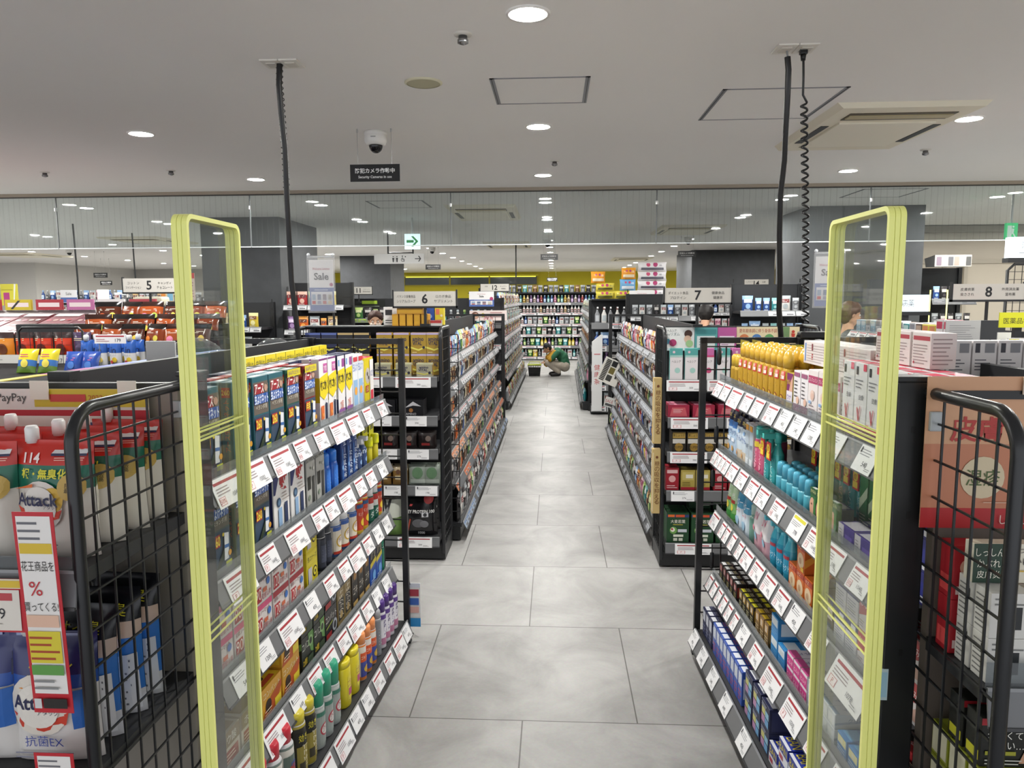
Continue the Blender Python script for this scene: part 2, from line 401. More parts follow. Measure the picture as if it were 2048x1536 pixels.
for i, (a, c) in enumerate(zip(seams, seams[1:])):
    q = MB(); q.box(a + .004, GY, GZ, c - .004, GY + .007, CEIL - .012, gm)
    o = link('glass_smoke_barrier', q.mesh('glass_pane')); reg(o, 'clear wired-glass smoke barrier pane', 'glass panel', 'hanging under the ceiling', i, 'from the left')
    q = MB(); q.box(a + .004, GY - .002, GZ - .008, c - .004, GY + .009, GZ, M('d9dfe0', .25)); link('bottom_channel', q.mesh('channel'), o)
    q = MB(); q.box(a - .004, GY - .003, GZ, a + .004, GY + .01, CEIL - .012, M('6d7072', .4)); q.tube([(a, GY - .012, CEIL - .16), (a, GY - .012, CEIL - .13)], .012, STEEL); link('pane_joint', q.mesh('pane_joint'), o)
q = MB(); q.box(seams[0], GY - .06, CEIL - .025, seams[-1], GY + .06, CEIL, M('a89c8c', .6)); q.box(seams[0], GY - .012, CEIL - .032, seams[-1], GY + .018, CEIL - .025, M('3c3a38')); struct('trim_2', q.mesh('trim'))

# ---------------------------------------------------------------- downlights
EM = M('fffdf8', emit=LAMP_STRENGTH)
q = MB(); q.lathe([(.062, -.001), (.064, -.006), (.078, -.006), (.08, 0)], M('f4f2ee', .4), 28, cap=False); LRING = q.mesh('lamp_ring')
q = MB(); q.lathe([(1e-5, -.003), (.063, -.003)], EM, 24, cap=False); LDISC = q.mesh('lamp_disc')
for ci, x in enumerate((-13.6, -10.8, -8.0, -5.1, -2.5, -.095, 2.35, 4.5, 6.7)):
    for k in range(15):
        y = 2.75 + 1.74 * k
        if (x < -9 and y < 9) or (x > 5 and (y < 4 or y > 10.5)) or (4 < x < 5 and y > 10.5 and y < 12): continue
        if (-5.1 > x - .3 and x < -3.3 and False): continue
        if ci == 3 and 17 < y < 19.2: continue
        if (x < -9 and y > 22.2) or (x < -12 and y > 17) or y > 27: continue
        o = link('ceiling_downlight', None, None, TR(x, y, CEIL))
        reg(o, 'round white ceiling downlight', 'light', ('over the far left', 'over the far left corner', 'above the wide left part', 'row left of the aisle signs', 'row between pillar and aisle', 'row above the middle aisle', 'row right of the aisle', 'row by the right pillar', 'row over the pharmacy')[ci], y, 'from near end')
        link('trim_ring', LRING, o); link('diffuser', LDISC, o)

# ---------------------------------------------------------------- ceiling fittings
def ac(x0, y0, x1, y1, place, key):
    q = MB(); cx, cy = (x0 + x1) / 2, (y0 + y1) / 2; w, d = x1 - x0, y1 - y0; c = M('e8e1cd', .55)
    q.prism([(-w / 2, 0), (-w / 2 + .03, -.03), (w / 2 - .03, -.03), (w / 2, 0)], -d / 2, d / 2, c)
    o = link('air_conditioner', q.mesh('air_conditioner'), None, TR(cx, cy, CEIL)); reg(o, 'cream ceiling cassette air conditioner', 'air conditioner', place, key, 'from near end')
    q = MB(); q.box(-w * .34, -d * .22, -.042, w * .34, d * .36, -.029, M('ece6d4', .5), .004); link('intake_panel', q.mesh('intake_panel'), o)
    q = MB(); q.box(-w * .36, -d * .40, -.034, w * .36, -d * .27, -.0295, M('4f4633')); q.box(-w * .35, -d * .37, -.04, w * .35, -d * .31, -.033, M('b9ac86')); link('louver', q.mesh('louver'), o)
    for sx in (-1, 1):
        q = MB(); q.box(sx * w * .40 - .022, -d * .14, -.033, sx * w * .40 + .022, d * .28, -.0295, M('15130f')); link('outlet_slot', q.mesh('outlet_slot'), o)
    q = MB(); q.box(-w * .34, d * .385, -.033, w * .34, d * .40, -.0295, M('6b614a')); link('outlet_slot', q.mesh('outlet_slot'), o)
ac(1.47, 4.08, 2.25, 5.2, 'over the skincare rack', 0)
ac(-1.2, 8.1, -.42, 9.5, 'behind the glass above the middle', 0); ac(-1.3, 13.4, -.45, 14.8, 'far down above the middle aisle', 0)
ac(1.5, 10.6, 2.4, 12, 'behind the glass beside the right pillar', 0); ac(1.5, 19, 2.5, 20.4, 'far back above the tissue packs', 0)
ac(-7.3, 11.6, -6.3, 13, 'above the wide left part', 0); ac(-12.2, 15.2, -11.0, 16.6, 'over the far left', 0); ac(4.9, 5.3, 6.0, 6.7, 'over the pharmacy corner', 0); ac(-7.0, 16.6, -5.6, 18, 'behind the left pillar', 0)
def hatch(x0, y0, x1, y1, label):
    q = MB(); g = M('84858a', .45); t = .022
    for a in ((x0, y0, x1, y0 + t * .4), (x0, y1 - t * .4, x1, y1), (x0, y0, x0 + t, y1), (x1 - t, y0, x1, y1)): q.box(a[0], a[1], CEIL - .003, a[2], a[3], CEIL + .01, g)
    o = link('ceiling_hatch', q.mesh('hatch_frame')); tag(o, label, 'access hatch')
    q = MB(); q.box(x0 + t, y0 + t * .4, CEIL - .001, x1 - t, y1 - t * .4, CEIL + .01, cm); link('hatch_panel', q.mesh('hatch_panel'), o)
    q = MB()
    for s in (x0 + .007, x1 - .011): q.box(s, y0 + .01, CEIL - .004, s + .004, y1 - .01, CEIL - .002, M('2e2e30'))
    link('hatch_gap', q.mesh('hatch_gap'), o)
hatch(-.30, 3.52, .163, 3.975, 'square grey-framed ceiling hatch above the middle aisle')
hatch(.815, 3.78, 1.42, 4.41, 'larger square ceiling hatch beside the coiled black cord')
hatch(-1.95, 7.7, -1.35, 8.3, 'square ceiling hatch behind the glass over the left aisle'); hatch(2.9, 7.3, 3.5, 7.9, 'square ceiling hatch in front of the right pillar')
for x, y, l in ((-.611, 3.56, 'round cream ceiling speaker left of the square hatch'), (2.27, 3.66, 'round white ceiling speaker beside the cream air conditioner')):
    q = MB(); q.lathe([(.088, 0), (.088, -.004), (.078, -.008)], M('d8d3b8', .6), 32, cap=False); o = link('ceiling_speaker', q.mesh('speaker_ring'), None, TR(x, y, CEIL)); tag(o, l, 'speaker')
    q = MB(); q.lathe([(1e-5, -.006), (.079, -.006)], M('b9b598', .8), 32, cap=False); link('speaker_grille', q.mesh('grille'), o)
for x, y, l in ((-.35, 2.94, 'small round chrome sprinkler beside the first middle downlight'), (0.0, 5.6, 'small sprinkler between the middle downlights in front of the glass'), (-2.98, 5.75, 'small sprinkler near the glass over the left rack'), (2.55, 5.4, 'small sprinkler behind the cream air conditioner'), (-4.0, 5.75, 'pale smoke detector over the snack displays')):
    q = MB(); q.lathe([(.036, 0), (.034, -.006), (.016, -.008)], M('dcd8d0'), 20, cap=False); o = link('ceiling_sprinkler', q.mesh('sprinkler_plate'), None, TR(x, y, CEIL)); tag(o, l, 'sprinkler')
    q = MB(); q.lathe([(.017, -.006), (.017, -.02), (.021, -.022), (.021, -.034), (.006, -.04)], M('8f8f90', .25, .9), 16); link('sprinkler_head', q.mesh('sprinkler_head'), o)
# power outlets in the ceiling
def outlet(x, y, label, n=2):
    o = thing('ceiling_outlet', label, 'outlet', TR(x, y, CEIL))
    for i in range(n):
        q = MB(); q.box(-.04 + i * .082, -.058, -.008, .04 + i * .082, .058, 0, M('e4e0d8', .5), .004); q.box(-.022 + i * .082, -.03, -.012, .022 + i * .082, .03, -.007, M('cfcac0'), .002); link('cover_plate', q.mesh('cover_plate'), o)
outlet(-1.20, 3.23, 'twin white ceiling outlet plates holding the left black cable'); outlet(.93, 3.19, 'twin white ceiling outlet plates above the skincare rack')
# cables
q = MB(); P0 = at(559, 130, 3.22); q.tube([at(x, y, Y) for x, y, Y in ((559, 128, 3.22), (558, 170, 3.22), (563, 230, 3.24), (570, 300, 3.27), (574, 400, 3.3), (578, 470, 3.33), (583, 560, 3.36), (591, 630, 3.37), (598, 684, 3.38))], .0125, M('0c0c0e', .35), 10)
o = link('hanging_power_cable', q.mesh('cable')); tag(o, 'thick black spiral-wrapped cable hanging onto the left insect rack', 'cable')
q = MB()
pts = [(558 + (20 if k > 40 else 0) * 0, 0) for k in range(2)]
hel = []
for k in range(240):
    t = k / 239; yy = 130 + t * 250; xx = 559 + 9 * max(0, (yy - 170) / 120) ** .8; c = at(xx, yy, 3.22 + .08 * t); a = t * 2 * PI * 22
    hel.append(c + Vector((.0135 * math.cos(a), .0135 * math.sin(a), 0)))
q.tube(hel, .0022, M('050506', .3), 5); link('spiral_wrap', q.mesh('spiral_wrap'), o)
q = MB(); q.tube([at(x, y, Y) for x, y, Y in ((1575, 114, 3.2), (1577, 140, 3.2), (1575, 190, 3.22), (1572, 250, 3.25), (1569, 320, 3.3), (1561, 390, 3.34), (1559, 470, 3.38), (1560, 560, 3.42), (1558, 620, 3.44), (1562, 674, 3.45))], .0125, M('0c0c0e', .35), 10)
o = link('hanging_power_cable', q.mesh('cable')); tag(o, 'straight black cable hanging left of the coiled cord', 'cable')
q = MB(); q.tube([at(1573, 97, 3.19), at(1576, 116, 3.2)], .004, M('8a8a8a', .4), 8); link('cable_core', q.mesh('cable_core'), o)
q = MB(); hel = []
for k in range(420):
    t = k / 419; c = at(1608 + (6 * t if t < .5 else 3 + 0 * t), 205 + t * 440, 3.2 + .12 * t); a = t * 2 * PI * 27
    hel.append(c + Vector((.012 * math.cos(a), .012 * math.sin(a), 0)))
q.tube([at(1607, 118, 3.19), at(1607, 150, 3.19), at(1606, 190, 3.2)] + hel, .0048, M('0c0c0e', .35), 7)
o = link('coiled_power_cord', q.mesh('coiled_cord')); tag(o, 'coiled black power cord hanging from the ceiling plug', 'cord')
q = MB(); c = at(1607, 103, 3.19); q.box(c.x - .015, c.y - .012, c.z - .012, c.x + .015, c.y + .012, CEIL - .008, M('0c0c0e', .4), .004); q.lathe([(.009, c.z - .035), (.012, c.z - .01)], M('0c0c0e'), 12, (c.x, c.y)); link('plug', q.mesh('plug'), o)

# ---------------------------------------------------------------- security cameras and their signs
def dome(x, y, label):
    q = MB(); q.lathe([(.066, 0), (.07, -.012), (.07, -.022), (.066, -.024), (.066, -.055), (.058, -.075), (.044, -.08)], M('e6e4e0', .35), 28); o = link('security_camera', q.mesh('camera_housing'), None, TR(x, y, CEIL)); tag(o, label, 'security camera')
    q = MB(); q.sphere((0, 0, -.078), .042, M('121214', .08), (1, 1, -1.15), 24, 10, True); link('smoked_dome', q.mesh('smoked_dome'), o)
    q = MB(); q.decal(front_fn(-.03, -.0665, -.05), .06, .02, [('R', .25, .35, .75, .65, '9a9a98')]); link('maker_mark', q.mesh('maker_mark'), o)
def camsign(x, y, zt, label, w=.30, h=.10):
    q = MB(); q.box(-w / 2, -.002, -h, w / 2, .002, 0, M('101113', .3))
    q.decal(front_fn(-w / 2, -.002, -h), w, h, [('T', '*防犯カメラ作動中', .5, .63, .30, 'e8e8e8', .84), ('T', '*Security Cameras in use', .5, .25, .2, 'd8d8d8', .76)])
    o = link('hanging_sign', q.mesh('camera_sign'), None, TR(x, y, zt)); tag(o, label, 'sign')
    for s in (-1, 1):
        q = MB(); q.tube([(s * w * .34, 0, -.01), (s * w * .34, 0, CEIL - zt)], .0012, M('9a9a9a', .3, .8), 5); q.tube([(s * w * .34, 0, CEIL - zt - .02), (s * w * .34, 0, CEIL - zt)], .005, M('b0b0b0')); link('suspension_wire', q.mesh('wire'), o)
dome(-1.08, 4.56, 'white dome camera with dark bubble above the black sign'); camsign(-1.07, 4.48, 2.455, 'black hanging sign for cameras in use in front of the glass')
dome(-.12, 13.15, 'white dome camera behind the glass over the middle aisle'); camsign(-.09, 13.0, 2.41, 'small hanging camera sign over the middle aisle')
dome(2.25, 12.8, 'white dome camera beside the rear right pillar'); camsign(2.2, 12.6, 2.42, 'small hanging camera sign at the rear right pillar')
dome(-2.42, 14.75, 'white dome camera right of the restroom sign'); camsign(-2.38, 14.6, 2.32, 'small hanging camera sign right of the restroom sign')
dome(-9.5, 14.2, 'dome camera far left over the cosmetics'); camsign(-9.4, 15, 2.22, 'hanging camera sign far left, the upper of two'); camsign(-10.9, 17.6, 2.12, 'hanging camera sign far left, the lower of two'); camsign(-.07, 24, 2.3, 'distant camera sign in front of the mustard wall', .34, .12)
# exit arrow, restroom sign, running-man exit sign, lit pharmacy signs
c0, c1 = at(809, 468, 9.3), at(840, 498, 9.3)
q = MB(); w, h = c1.x - c0.x, c0.z - c1.z; q.box(c0.x, 9.3, c1.z, c1.x, 9.33, c0.z, M('c9eef0', .4, emit=.9)); f = front_fn(c0.x, 9.3, c1.z)
q.decal(f, w, h, [('R', .12, .42, .6, .6, '18b050'), ('Q', [(.42, .85), (.58, .85), (.9, .51), (.58, .17), (.42, .17), (.72, .51)], '18b050')])
o = link('exit_direction_sign', q.mesh('exit_sign')); tag(o, 'lit white sign with green arrow above the restroom sign', 'sign')
q = MB(); q.tube([((c0.x + c1.x) / 2, 9.315, c0.z), ((c0.x + c1.x) / 2, 9.315, CEIL)], .012, M('c8c8c8')); link('hanger', q.mesh('hanger'), o)
c0, c1 = at(748, 508, 11.2), at(848, 527, 11.2); q = MB(); w, h = c1.x - c0.x, c0.z - c1.z; q.box(c0.x, 11.2, c1.z, c1.x, 11.23, c0.z, M('e2e1df', .5)); f = front_fn(c0.x, 11.2, c1.z); k = '1a1a1c'
def man(u): return [('C', u, .72, .012, k), ('Q', [(u - .02, .6), (u + .02, .6), (u + .016, .38), (u + .01, .15), (u - .01, .15), (u - .016, .38)], k)]
q.decal(f, w, h, man(.385) + [('R', .418, .15, .423, .82, k)] + man(.46) + [('C', .57, .76, .012, k), ('C', .575, .38, .036, k), ('C', .575, .38, .026, 'e2e1df'), ('R', .565, .38, .575, .68, k), ('R', .57, .36, .6, .42, k), ('R', .60, .2, .61, .4, k), ('C', .63, .7, .012, k),
    ('R', .82, .45, .93, .53, k), ('Q', [(.885, .78), (.905, .78), (.945, .49), (.905, .2), (.885, .2), (.92, .49)], k)])
o = link('restroom_sign', q.mesh('restroom_sign')); tag(o, 'white hanging restroom sign with figures and arrow', 'sign')
q = MB()
for u in (.28, .78): q.tube([(c0.x + w * u, 11.215, c0.z), (c0.x + w * u, 11.215, CEIL if u < .5 else c0.z + .09)], .012, BLK)
q.tube([(c0.x + w * .28, 11.215, c0.z + .015), (c0.x + w * .78, 11.215, c0.z + .015)], .01, BLK); link('bracket', q.mesh('bracket'), o)
c0, c1 = at(2013, 446, 7.6), at(2034, 480, 7.6); q = MB(); w, h = c1.x - c0.x, c0.z - c1.z; q.box(c0.x, 7.6, c1.z, c1.x, 7.63, c0.z, M('1fa360', .4, emit=.6)); f = front_fn(c0.x, 7.6, c1.z)
q.decal(f, w, h, [('R', .12, .12, .5, .85, 'dff5ea'), ('C', .62, .78, .09, 'eafff4'), ('Q', [(.5, .68), (.7, .66), (.66, .42), (.86, .2), (.78, .14), (.56, .38), (.3, .14), (.22, .2), (.48, .44)], 'eafff4'), ('Q', [(.5, .66), (.3, .5), (.34, .46), (.55, .6)], 'eafff4')])
o = link('emergency_exit_sign', q.mesh('exit_sign')); tag(o, 'green running-figure exit sign near the beige doors', 'sign')
q = MB(); q.tube([((c0.x + c1.x) / 2, 7.615, c0.z), ((c0.x + c1.x) / 2, 7.615, CEIL)], .01, M('b0b0b0')); link('hanger', q.mesh('hanger'), o)
def lightbox(p0, p1, Y, items, label, drop=True):
    c0, c1 = at(*p0, Y), at(*p1, Y); q = MB(); w, h = c1.x - c0.x, c0.z - c1.z
    q.box(c0.x, Y, c1.z, c1.x, Y + .06, c0.z, M('dcebf2', .4, emit=.75)); q.decal(front_fn(c0.x, Y, c1.z), w, h, items)
    o = link('illuminated_sign', q.mesh('lightbox')); tag(o, label, 'sign')
    q = MB(); q.box(c0.x - .01, Y - .005, c1.z - .03, c1.x + .01, Y + .065, c1.z, BLK)
    if drop: q.box(c0.x + w * .5 - .02, Y + .02, 0.0, c0.x + w * .5 + .02, Y + .05, c1.z - .03, BLK)
    else: q.tube([(c0.x + .2, Y + .03, c0.z), (c0.x + .2, Y + .03, CEIL)], .012, BLK)
    link('sign_frame', q.mesh('sign_frame'), o)
lightbox((1775, 590), (1857, 623), 6.0, [('T', '皮膚病薬', .34, .5, .44, '3a4248', .62)], 'lit white sign for skin medicine behind the right gate')
lightbox((2022, 474), (2110, 515), 5.2, [('T', '漢方薬', .5, .6, .34, '3a4248', .7), ('L', .2, .2, .7, .3, 1, '6a7278')], 'lit white hanging sign at the far right, below the exit sign', False)
# letters on the beige wall
q = MB(); q.box(0, -.003, 0, 1.2, 0, .25, BEI); q.decal(front_fn(0, -.003, 0), 1.2, .25, [('T', 'G   O   T   A', .5, .5, .32, '2a2724', .9)]); a = at(1905, 622, 11.2)
o = link('wall_lettering', q.mesh('wall_lettering'), None, TR(a.x, 11.2, a.z)); tag(o, 'dark spaced letters on the beige wall behind the number eight sign', 'sign')
# ================================================================ people
def blob(segs, voxel, m, smooth=4):
    """tapered capsules fused into one continuous surface"""
    bm = bmesh.new()
    def ball(c, r, sc=(1, 1, 1)):
        g = bmesh.ops.create_icosphere(bm, subdivisions=2, radius=1.02)
        for v in g['verts']: v.co = Vector((v.co.x * r * sc[0], v.co.y * r * sc[1], v.co.z * r * sc[2])) + Vector(c)
    for s in segs:
        if len(s) == 3: ball(*s); continue
        p0, r0, p1, r1 = s; a, b = Vector(p0), Vector(p1); n = max(2, int((b - a).length / max(min(r0, r1) * .7, .006)))
        for i in range(n + 1):
            t = i / n; ball(a.lerp(b, t), r0 + (r1 - r0) * t)
    me = bpy.data.meshes.new('blob'); bm.to_mesh(me); bm.free()
    o = bpy.data.objects.new('blob', me); COL.objects.link(o)
    md = o.modifiers.new('r', 'REMESH'); md.mode = 'VOXEL'; md.voxel_size = voxel; md.use_smooth_shade = True
    if smooth: sm = o.modifiers.new('s', 'SMOOTH'); sm.factor = .5; sm.iterations = smooth
    bpy.context.view_layer.update()
    out = bpy.data.meshes.new_from_object(o.evaluated_get(bpy.context.evaluated_depsgraph_get()))
    bpy.data.objects.remove(o); bpy.data.meshes.remove(me)
    out.materials.clear(); out.materials.append(m)
    for p in out.polygons: p.use_smooth = True
    return out
def hand_segs(w, d, n, side, curl=.35, s=1.0):
    """palm from the wrist w along d, fingers spread across n, thumb on the side"""
    w, d, n = Vector(w), Vector(d).normalized(), Vector(n).normalized(); k = d.cross(n)
    segs = [(w, .024 * s, w + d * .04 * s, .026 * s)]
    for i, L in enumerate((.068, .078, .074, .058)):
        b = w + d * .075 * s + n * (i - 1.5) * .021 * s; segs.append((w + d * .03 * s + n * (i - 1.5) * .014 * s, .014 * s, b, .011 * s))
        m_ = b + (d * math.cos(curl) + k * math.sin(curl)) * L * .5 * s; e = m_ + (d * math.cos(curl * 2.2) + k * math.sin(curl * 2.2)) * L * .5 * s
        segs += [(b, .0095 * s, m_, .009 * s), (m_, .009 * s, e, .0075 * s)]
    t0 = w + d * .025 * s - n * .024 * s; t1 = t0 + (d * .6 - n * .8) * .035 * s; segs += [(t0, .014 * s, t1, .011 * s), (t1, .011 * s, t1 + (d * .9 - n * .3) * .03 * s, .009 * s)]
    return segs
def head_segs(c, f, u, s=1.0):
    """c head centre, f facing, u up"""
    c, f, u = Vector(c), Vector(f).normalized(), Vector(u).normalized(); r = f.cross(u)
    P = lambda a, b, d: c + f * a * s + r * b * s + u * d * s
    segs = [(P(-.012, 0, .035), .082 * s, P(-.012, 0, .02), .082 * s), (P(.012, 0, .04), .074 * s, P(.016, 0, -.02), .066 * s), (P(.026, 0, -.03), .056 * s, P(.036, 0, -.078), .036 * s), (P(.0, .03, -.05), .042 * s, P(.02, .02, -.08), .03 * s), (P(.0, -.03, -.05), .042 * s, P(.02, -.02, -.08), .03 * s)]
    segs += [(P(.082, 0, .01), .009 * s, P(.102, 0, -.022), .013 * s), (P(.088, .012, -.026), .008 * s, P(.088, -.012, -.026), .008 * s), (P(.075, .022, .018), .014 * s, P(.075, -.022, .018), .014 * s), (P(.078, .014, -.052), .009 * s, P(.078, -.014, -.052), .009 * s)]
    for e in (-1, 1): segs += [(P(-.012, e * .080, .012), .011 * s, P(-.016, e * .082, -.024), .009 * s), (P(-.022, e * .086, .016), .009 * s, P(-.026, e * .084, -.01), .008 * s)]
    return segs, P
SKIN = M('c79a7c', .55)
def face_parts(o, P, s=1.0, hairc='2a1a12', mask=None, mouth=True):
    for e in (-1, 1):
        q = MB(); c = P(.0745, e * .031, .006); q.sphere(c, .0125 * s, M('e8e4e0', .3), seg=12, rings=8); c2 = P(.084, e * .031, .006); q.sphere(c2, .0062 * s, M('1c120c', .2), seg=10, rings=6); link('eye', q.mesh('eye'), o)
        q = MB(); q.tube([P(.084, e * .016, .026), P(.087, e * .032, .031), P(.076, e * .048, .025)], .0035 * s, M(hairc), 6); link('eyebrow', q.mesh('eyebrow'), o)
    if mouth:
        q = MB(); q.tube([P(.079, .024, -.054), P(.088, .01, -.052), P(.088, -.01, -.052), P(.079, -.024, -.054)], .005 * s, M('a0605a', .5), 8, [.003 * s, .0055 * s, .0055 * s, .003 * s]); link('mouth', q.mesh('mouth'), o)
    if mask:
        me = blob([(P(.078, 0, -.02), .026 * s, P(.07, 0, -.075), .032 * s), (P(.05, .04, -.03), .026 * s, P(.045, .035, -.075), .026 * s), (P(.05, -.04, -.03), .026 * s, P(.045, -.035, -.075), .026 * s)], .006, M(mask, .7)); link('face_mask', me, o)
def standing_person(X, Y, H, face, label, shirt, trousers, hairc, mask=None, longhair=False, bend=0.0):
    s = H / 1.70; u = Vector((0, 0, 1)); f = Vector((math.cos(face), math.sin(face), 0)); r = f.cross(u)
    def Q(a, b, d): return (f * a + r * b + u * d) * s
    lean = lambda a, b, d: Q(a + bend * max(0, d - .95) ** 1.3, b, d - bend * .25 * max(0, d - .95))
    hc = lean(.03, 0, 1.575); hs, P = head_segs(hc, f - u * .12, u + f * .12, s)
    legs, arms, tors = [], [], []
    for e in (-1, 1):
        legs += [(Q(0, e * .09, .90), .085 * s, Q(.02, e * .095, .48), .058 * s), (Q(.02, e * .095, .48), .056 * s, Q(-.01, e * .10, .10), .036 * s), (Q(-.01, e * .10, .06), .038 * s, Q(.13, e * .115, .035), .032 * s)]
        el = lean(-.03, e * .235, 1.12); wr = Q(.06, e * .245, .88); sh = lean(0, e * .165, 1.38)
        arms += [(sh, .052 * s, el, .038 * s), (el, .037 * s, wr, .026 * s)] + hand_segs(wr, -u + f * .15, f, e, .35, s)
    tors = [(Q(0, -.06, .93), .10 * s, Q(0, .06, .93), .10 * s), (Q(0, 0, .95), .12 * s, lean(0, 0, 1.12), .105 * s), (lean(0, -.06, 1.14), .10 * s, lean(0, -.08, 1.33), .09 * s), (lean(0, .06, 1.14), .10 * s, lean(0, .08, 1.33), .09 * s), (lean(0, -.15, 1.37), .055 * s, lean(0, .15, 1.37), .055 * s), (lean(0, 0, 1.36), .07 * s, lean(.01, 0, 1.50), .05 * s)]
    o = link('person', blob(hs + tors + legs + arms, .010, SKIN), None, TR(X, Y, 0)); tag(o, label, 'person')
    g = .012 * s
    link('shirt', blob([(a, b + g, c, d + g) for a, b, c, d in tors[:5]] + [(a, b + g, Vector(a).lerp(Vector(c), 1), d + g) for a, b, c, d in arms if b > .036 * s and d > .03 * s] + [(arms[1][0], .052 * s, arms[1][2], .038 * s), (arms[len(arms) // 2 + 1][0], .052 * s, arms[len(arms) // 2 + 1][2], .038 * s)], .012, M(shirt, .8)), o)
    link('trousers', blob([(Q(0, -.05, .92), .118 * s, Q(0, .05, .92), .118 * s)] + [(a, b + g, c, d + g * 1.6) for i, (a, b, c, d) in enumerate(legs) if i % 3 < 2], .012, M(trousers, .8)), o)
    link('shoes', blob([(a, b + .012, c, d + .012) for i, (a, b, c, d) in enumerate(legs) if i % 3 == 2], .010, M('1c1c1e', .5)), o)
    face_parts(o, P, s, hairc, mask, not mask)
    hr = [(P(-.02, 0, .05), .092 * s, P(-.03, 0, .03), .092 * s), (P(.035, 0, .088), .05 * s, P(-.04, 0, .07), .07 * s), (P(-.05, 0, .0), .07 * s, P(-.045, 0, -.05), .055 * s)]
    for e in (-1, 1): hr += [(P(.03, e * .05, .075), .04 * s, P(-.03, e * .066, .03), .036 * s), (P(.055, e * .03, .08), .03 * s, P(.05, e * .055, .05), .02 * s)] + ([(P(.01, e * .078, .03), .022 * s, P(-.005, e * .08, -.10), .02 * s), (P(-.05, e * .05, -.02), .05 * s, P(-.05, e * .05, -.11), .035 * s)] if longhair else [(P(-.045, e * .06, .0), .034 * s, P(-.045, e * .05, -.03), .03 * s)])
    link('hair', blob(hr, .008, M(hairc, .6)), o)
    return o
a = at(751, 645, 8.2); standing_person(a.x, 8.2, 1.52, -1.35, 'person with short brown hair and pale mask behind the gold amino display', '2a2c34', '2a2a2e', '3a2016', 'cfc0b4')
a = at(1695, 645, 7.3); standing_person(a.x, 7.3, 1.60, .12, 'person in profile with short brown hair seen through the right gate', '3a3c42', '26262a', '4a2c18')
a = at(1406, 628, 8.8); standing_person(a.x, 8.8, 1.62, 1.2, 'person in dark jacket bending behind the diet display', '17171b', '1c1c20', '1a1412', bend=.35)
# crouching shop worker
CX, CY = at(1110, 752, 15.8).x, 15.8
def C_(x, y, z): return Vector((x, y, z))
hs, P = head_segs(C_(-.17, 0, .585), Vector((-1, 0, -.45)), Vector((-.42, 0, 1)), .88)
spine = [(C_(.19, -.05, .21), .10, C_(.19, .05, .21), .10), (C_(.20, 0, .24), .115, C_(.17, 0, .40), .105), (C_(.17, 0, .40), .105, C_(.05, 0, .50), .098), (C_(.05, -.12, .50), .05, C_(.05, .12, .50), .05), (C_(.03, 0, .52), .058, C_(-.12, 0, .555), .046)]
legs, arms, feet = [], [], []
for e in (-1, 1):
    legs += [(C_(.18, e * .08, .20), .08, C_(-.17, e * .13, .29), .054), (C_(-.17, e * .13, .29), .052, C_(.06, e * .12, .09), .036)]; feet += [(C_(.07, e * .12, .05), .036, C_(-.08, e * .135, .034), .03)]
    sh, el, wr = C_(.03, e * .15, .50), C_(-.12, e * .20, .36), C_(-.20, e * .12, .30)
    arms += [(sh, .045, el, .034), (el, .033, wr, .023)] + hand_segs(wr, Vector((-1, 0, -.35)), Vector((0, e, 0)), e, .5, .85)
o = link('person', blob(hs + spine + legs + feet + arms, .008, SKIN), None, TR(CX, CY, 0, .12)); tag(o, 'person crouching in the aisle with dark cap, green shirt and light trousers', 'person')
link('shirt', blob([(a, b + .012, c, d + .012) for a, b, c, d in spine[:4]] + [(arms[0][0], .062, arms[0][2], .05), (arms[len(arms) // 2][0], .062, arms[len(arms) // 2][2], .05)], .011, M('2f6a4c', .8)), o)
link('apron', blob([(C_(.0, -.07, .46), .06, C_(.0, .07, .46), .06), (C_(-.03, 0, .44), .085, C_(-.10, 0, .33), .08), (C_(-.1, -.06, .33), .05, C_(-.19, -.1, .24), .045), (C_(-.1, .06, .33), .05, C_(-.19, .1, .24), .045), (C_(-.02, -.10, .50), .062, C_(-.13, -.12, .38), .07), (C_(-.02, .10, .50), .062, C_(-.13, .12, .38), .07), (C_(-.06, -.16, .43), .052, C_(-.13, -.21, .36), .047)], .011, M('b88a1e', .8)), o)
link('trousers', blob([(C_(.20, -.06, .20), .115, C_(.20, .06, .20), .115)] + [(a, b + .016, c, d + .02) for a, b, c, d in legs], .011, M('b5aa9c', .8)), o)
link('shoes', blob([(a, b + .01, c, d + .01) for a, b, c, d in feet], .009, M('1a1a1c', .5)), o)
face_parts(o, P, .88, '1a1412')
link('hair', blob([(P(-.03, 0, .02), .076, P(-.05, 0, -.04), .055)], .008, M('1a1412', .6)), o)
cap = blob([(P(-.012, 0, .052), .079, P(-.02, 0, .04), .079), (P(.07, .04, .052), .012, P(.07, -.04, .052), .012), (P(.09, .03, .046), .010, P(.13, .02, .038), .008), (P(.09, -.03, .046), .010, P(.13, -.02, .038), .008), (P(.1, 0, .046), .012, P(.135, 0, .037), .008)], .007, M('14161e', .7)); link('cap', cap, o)
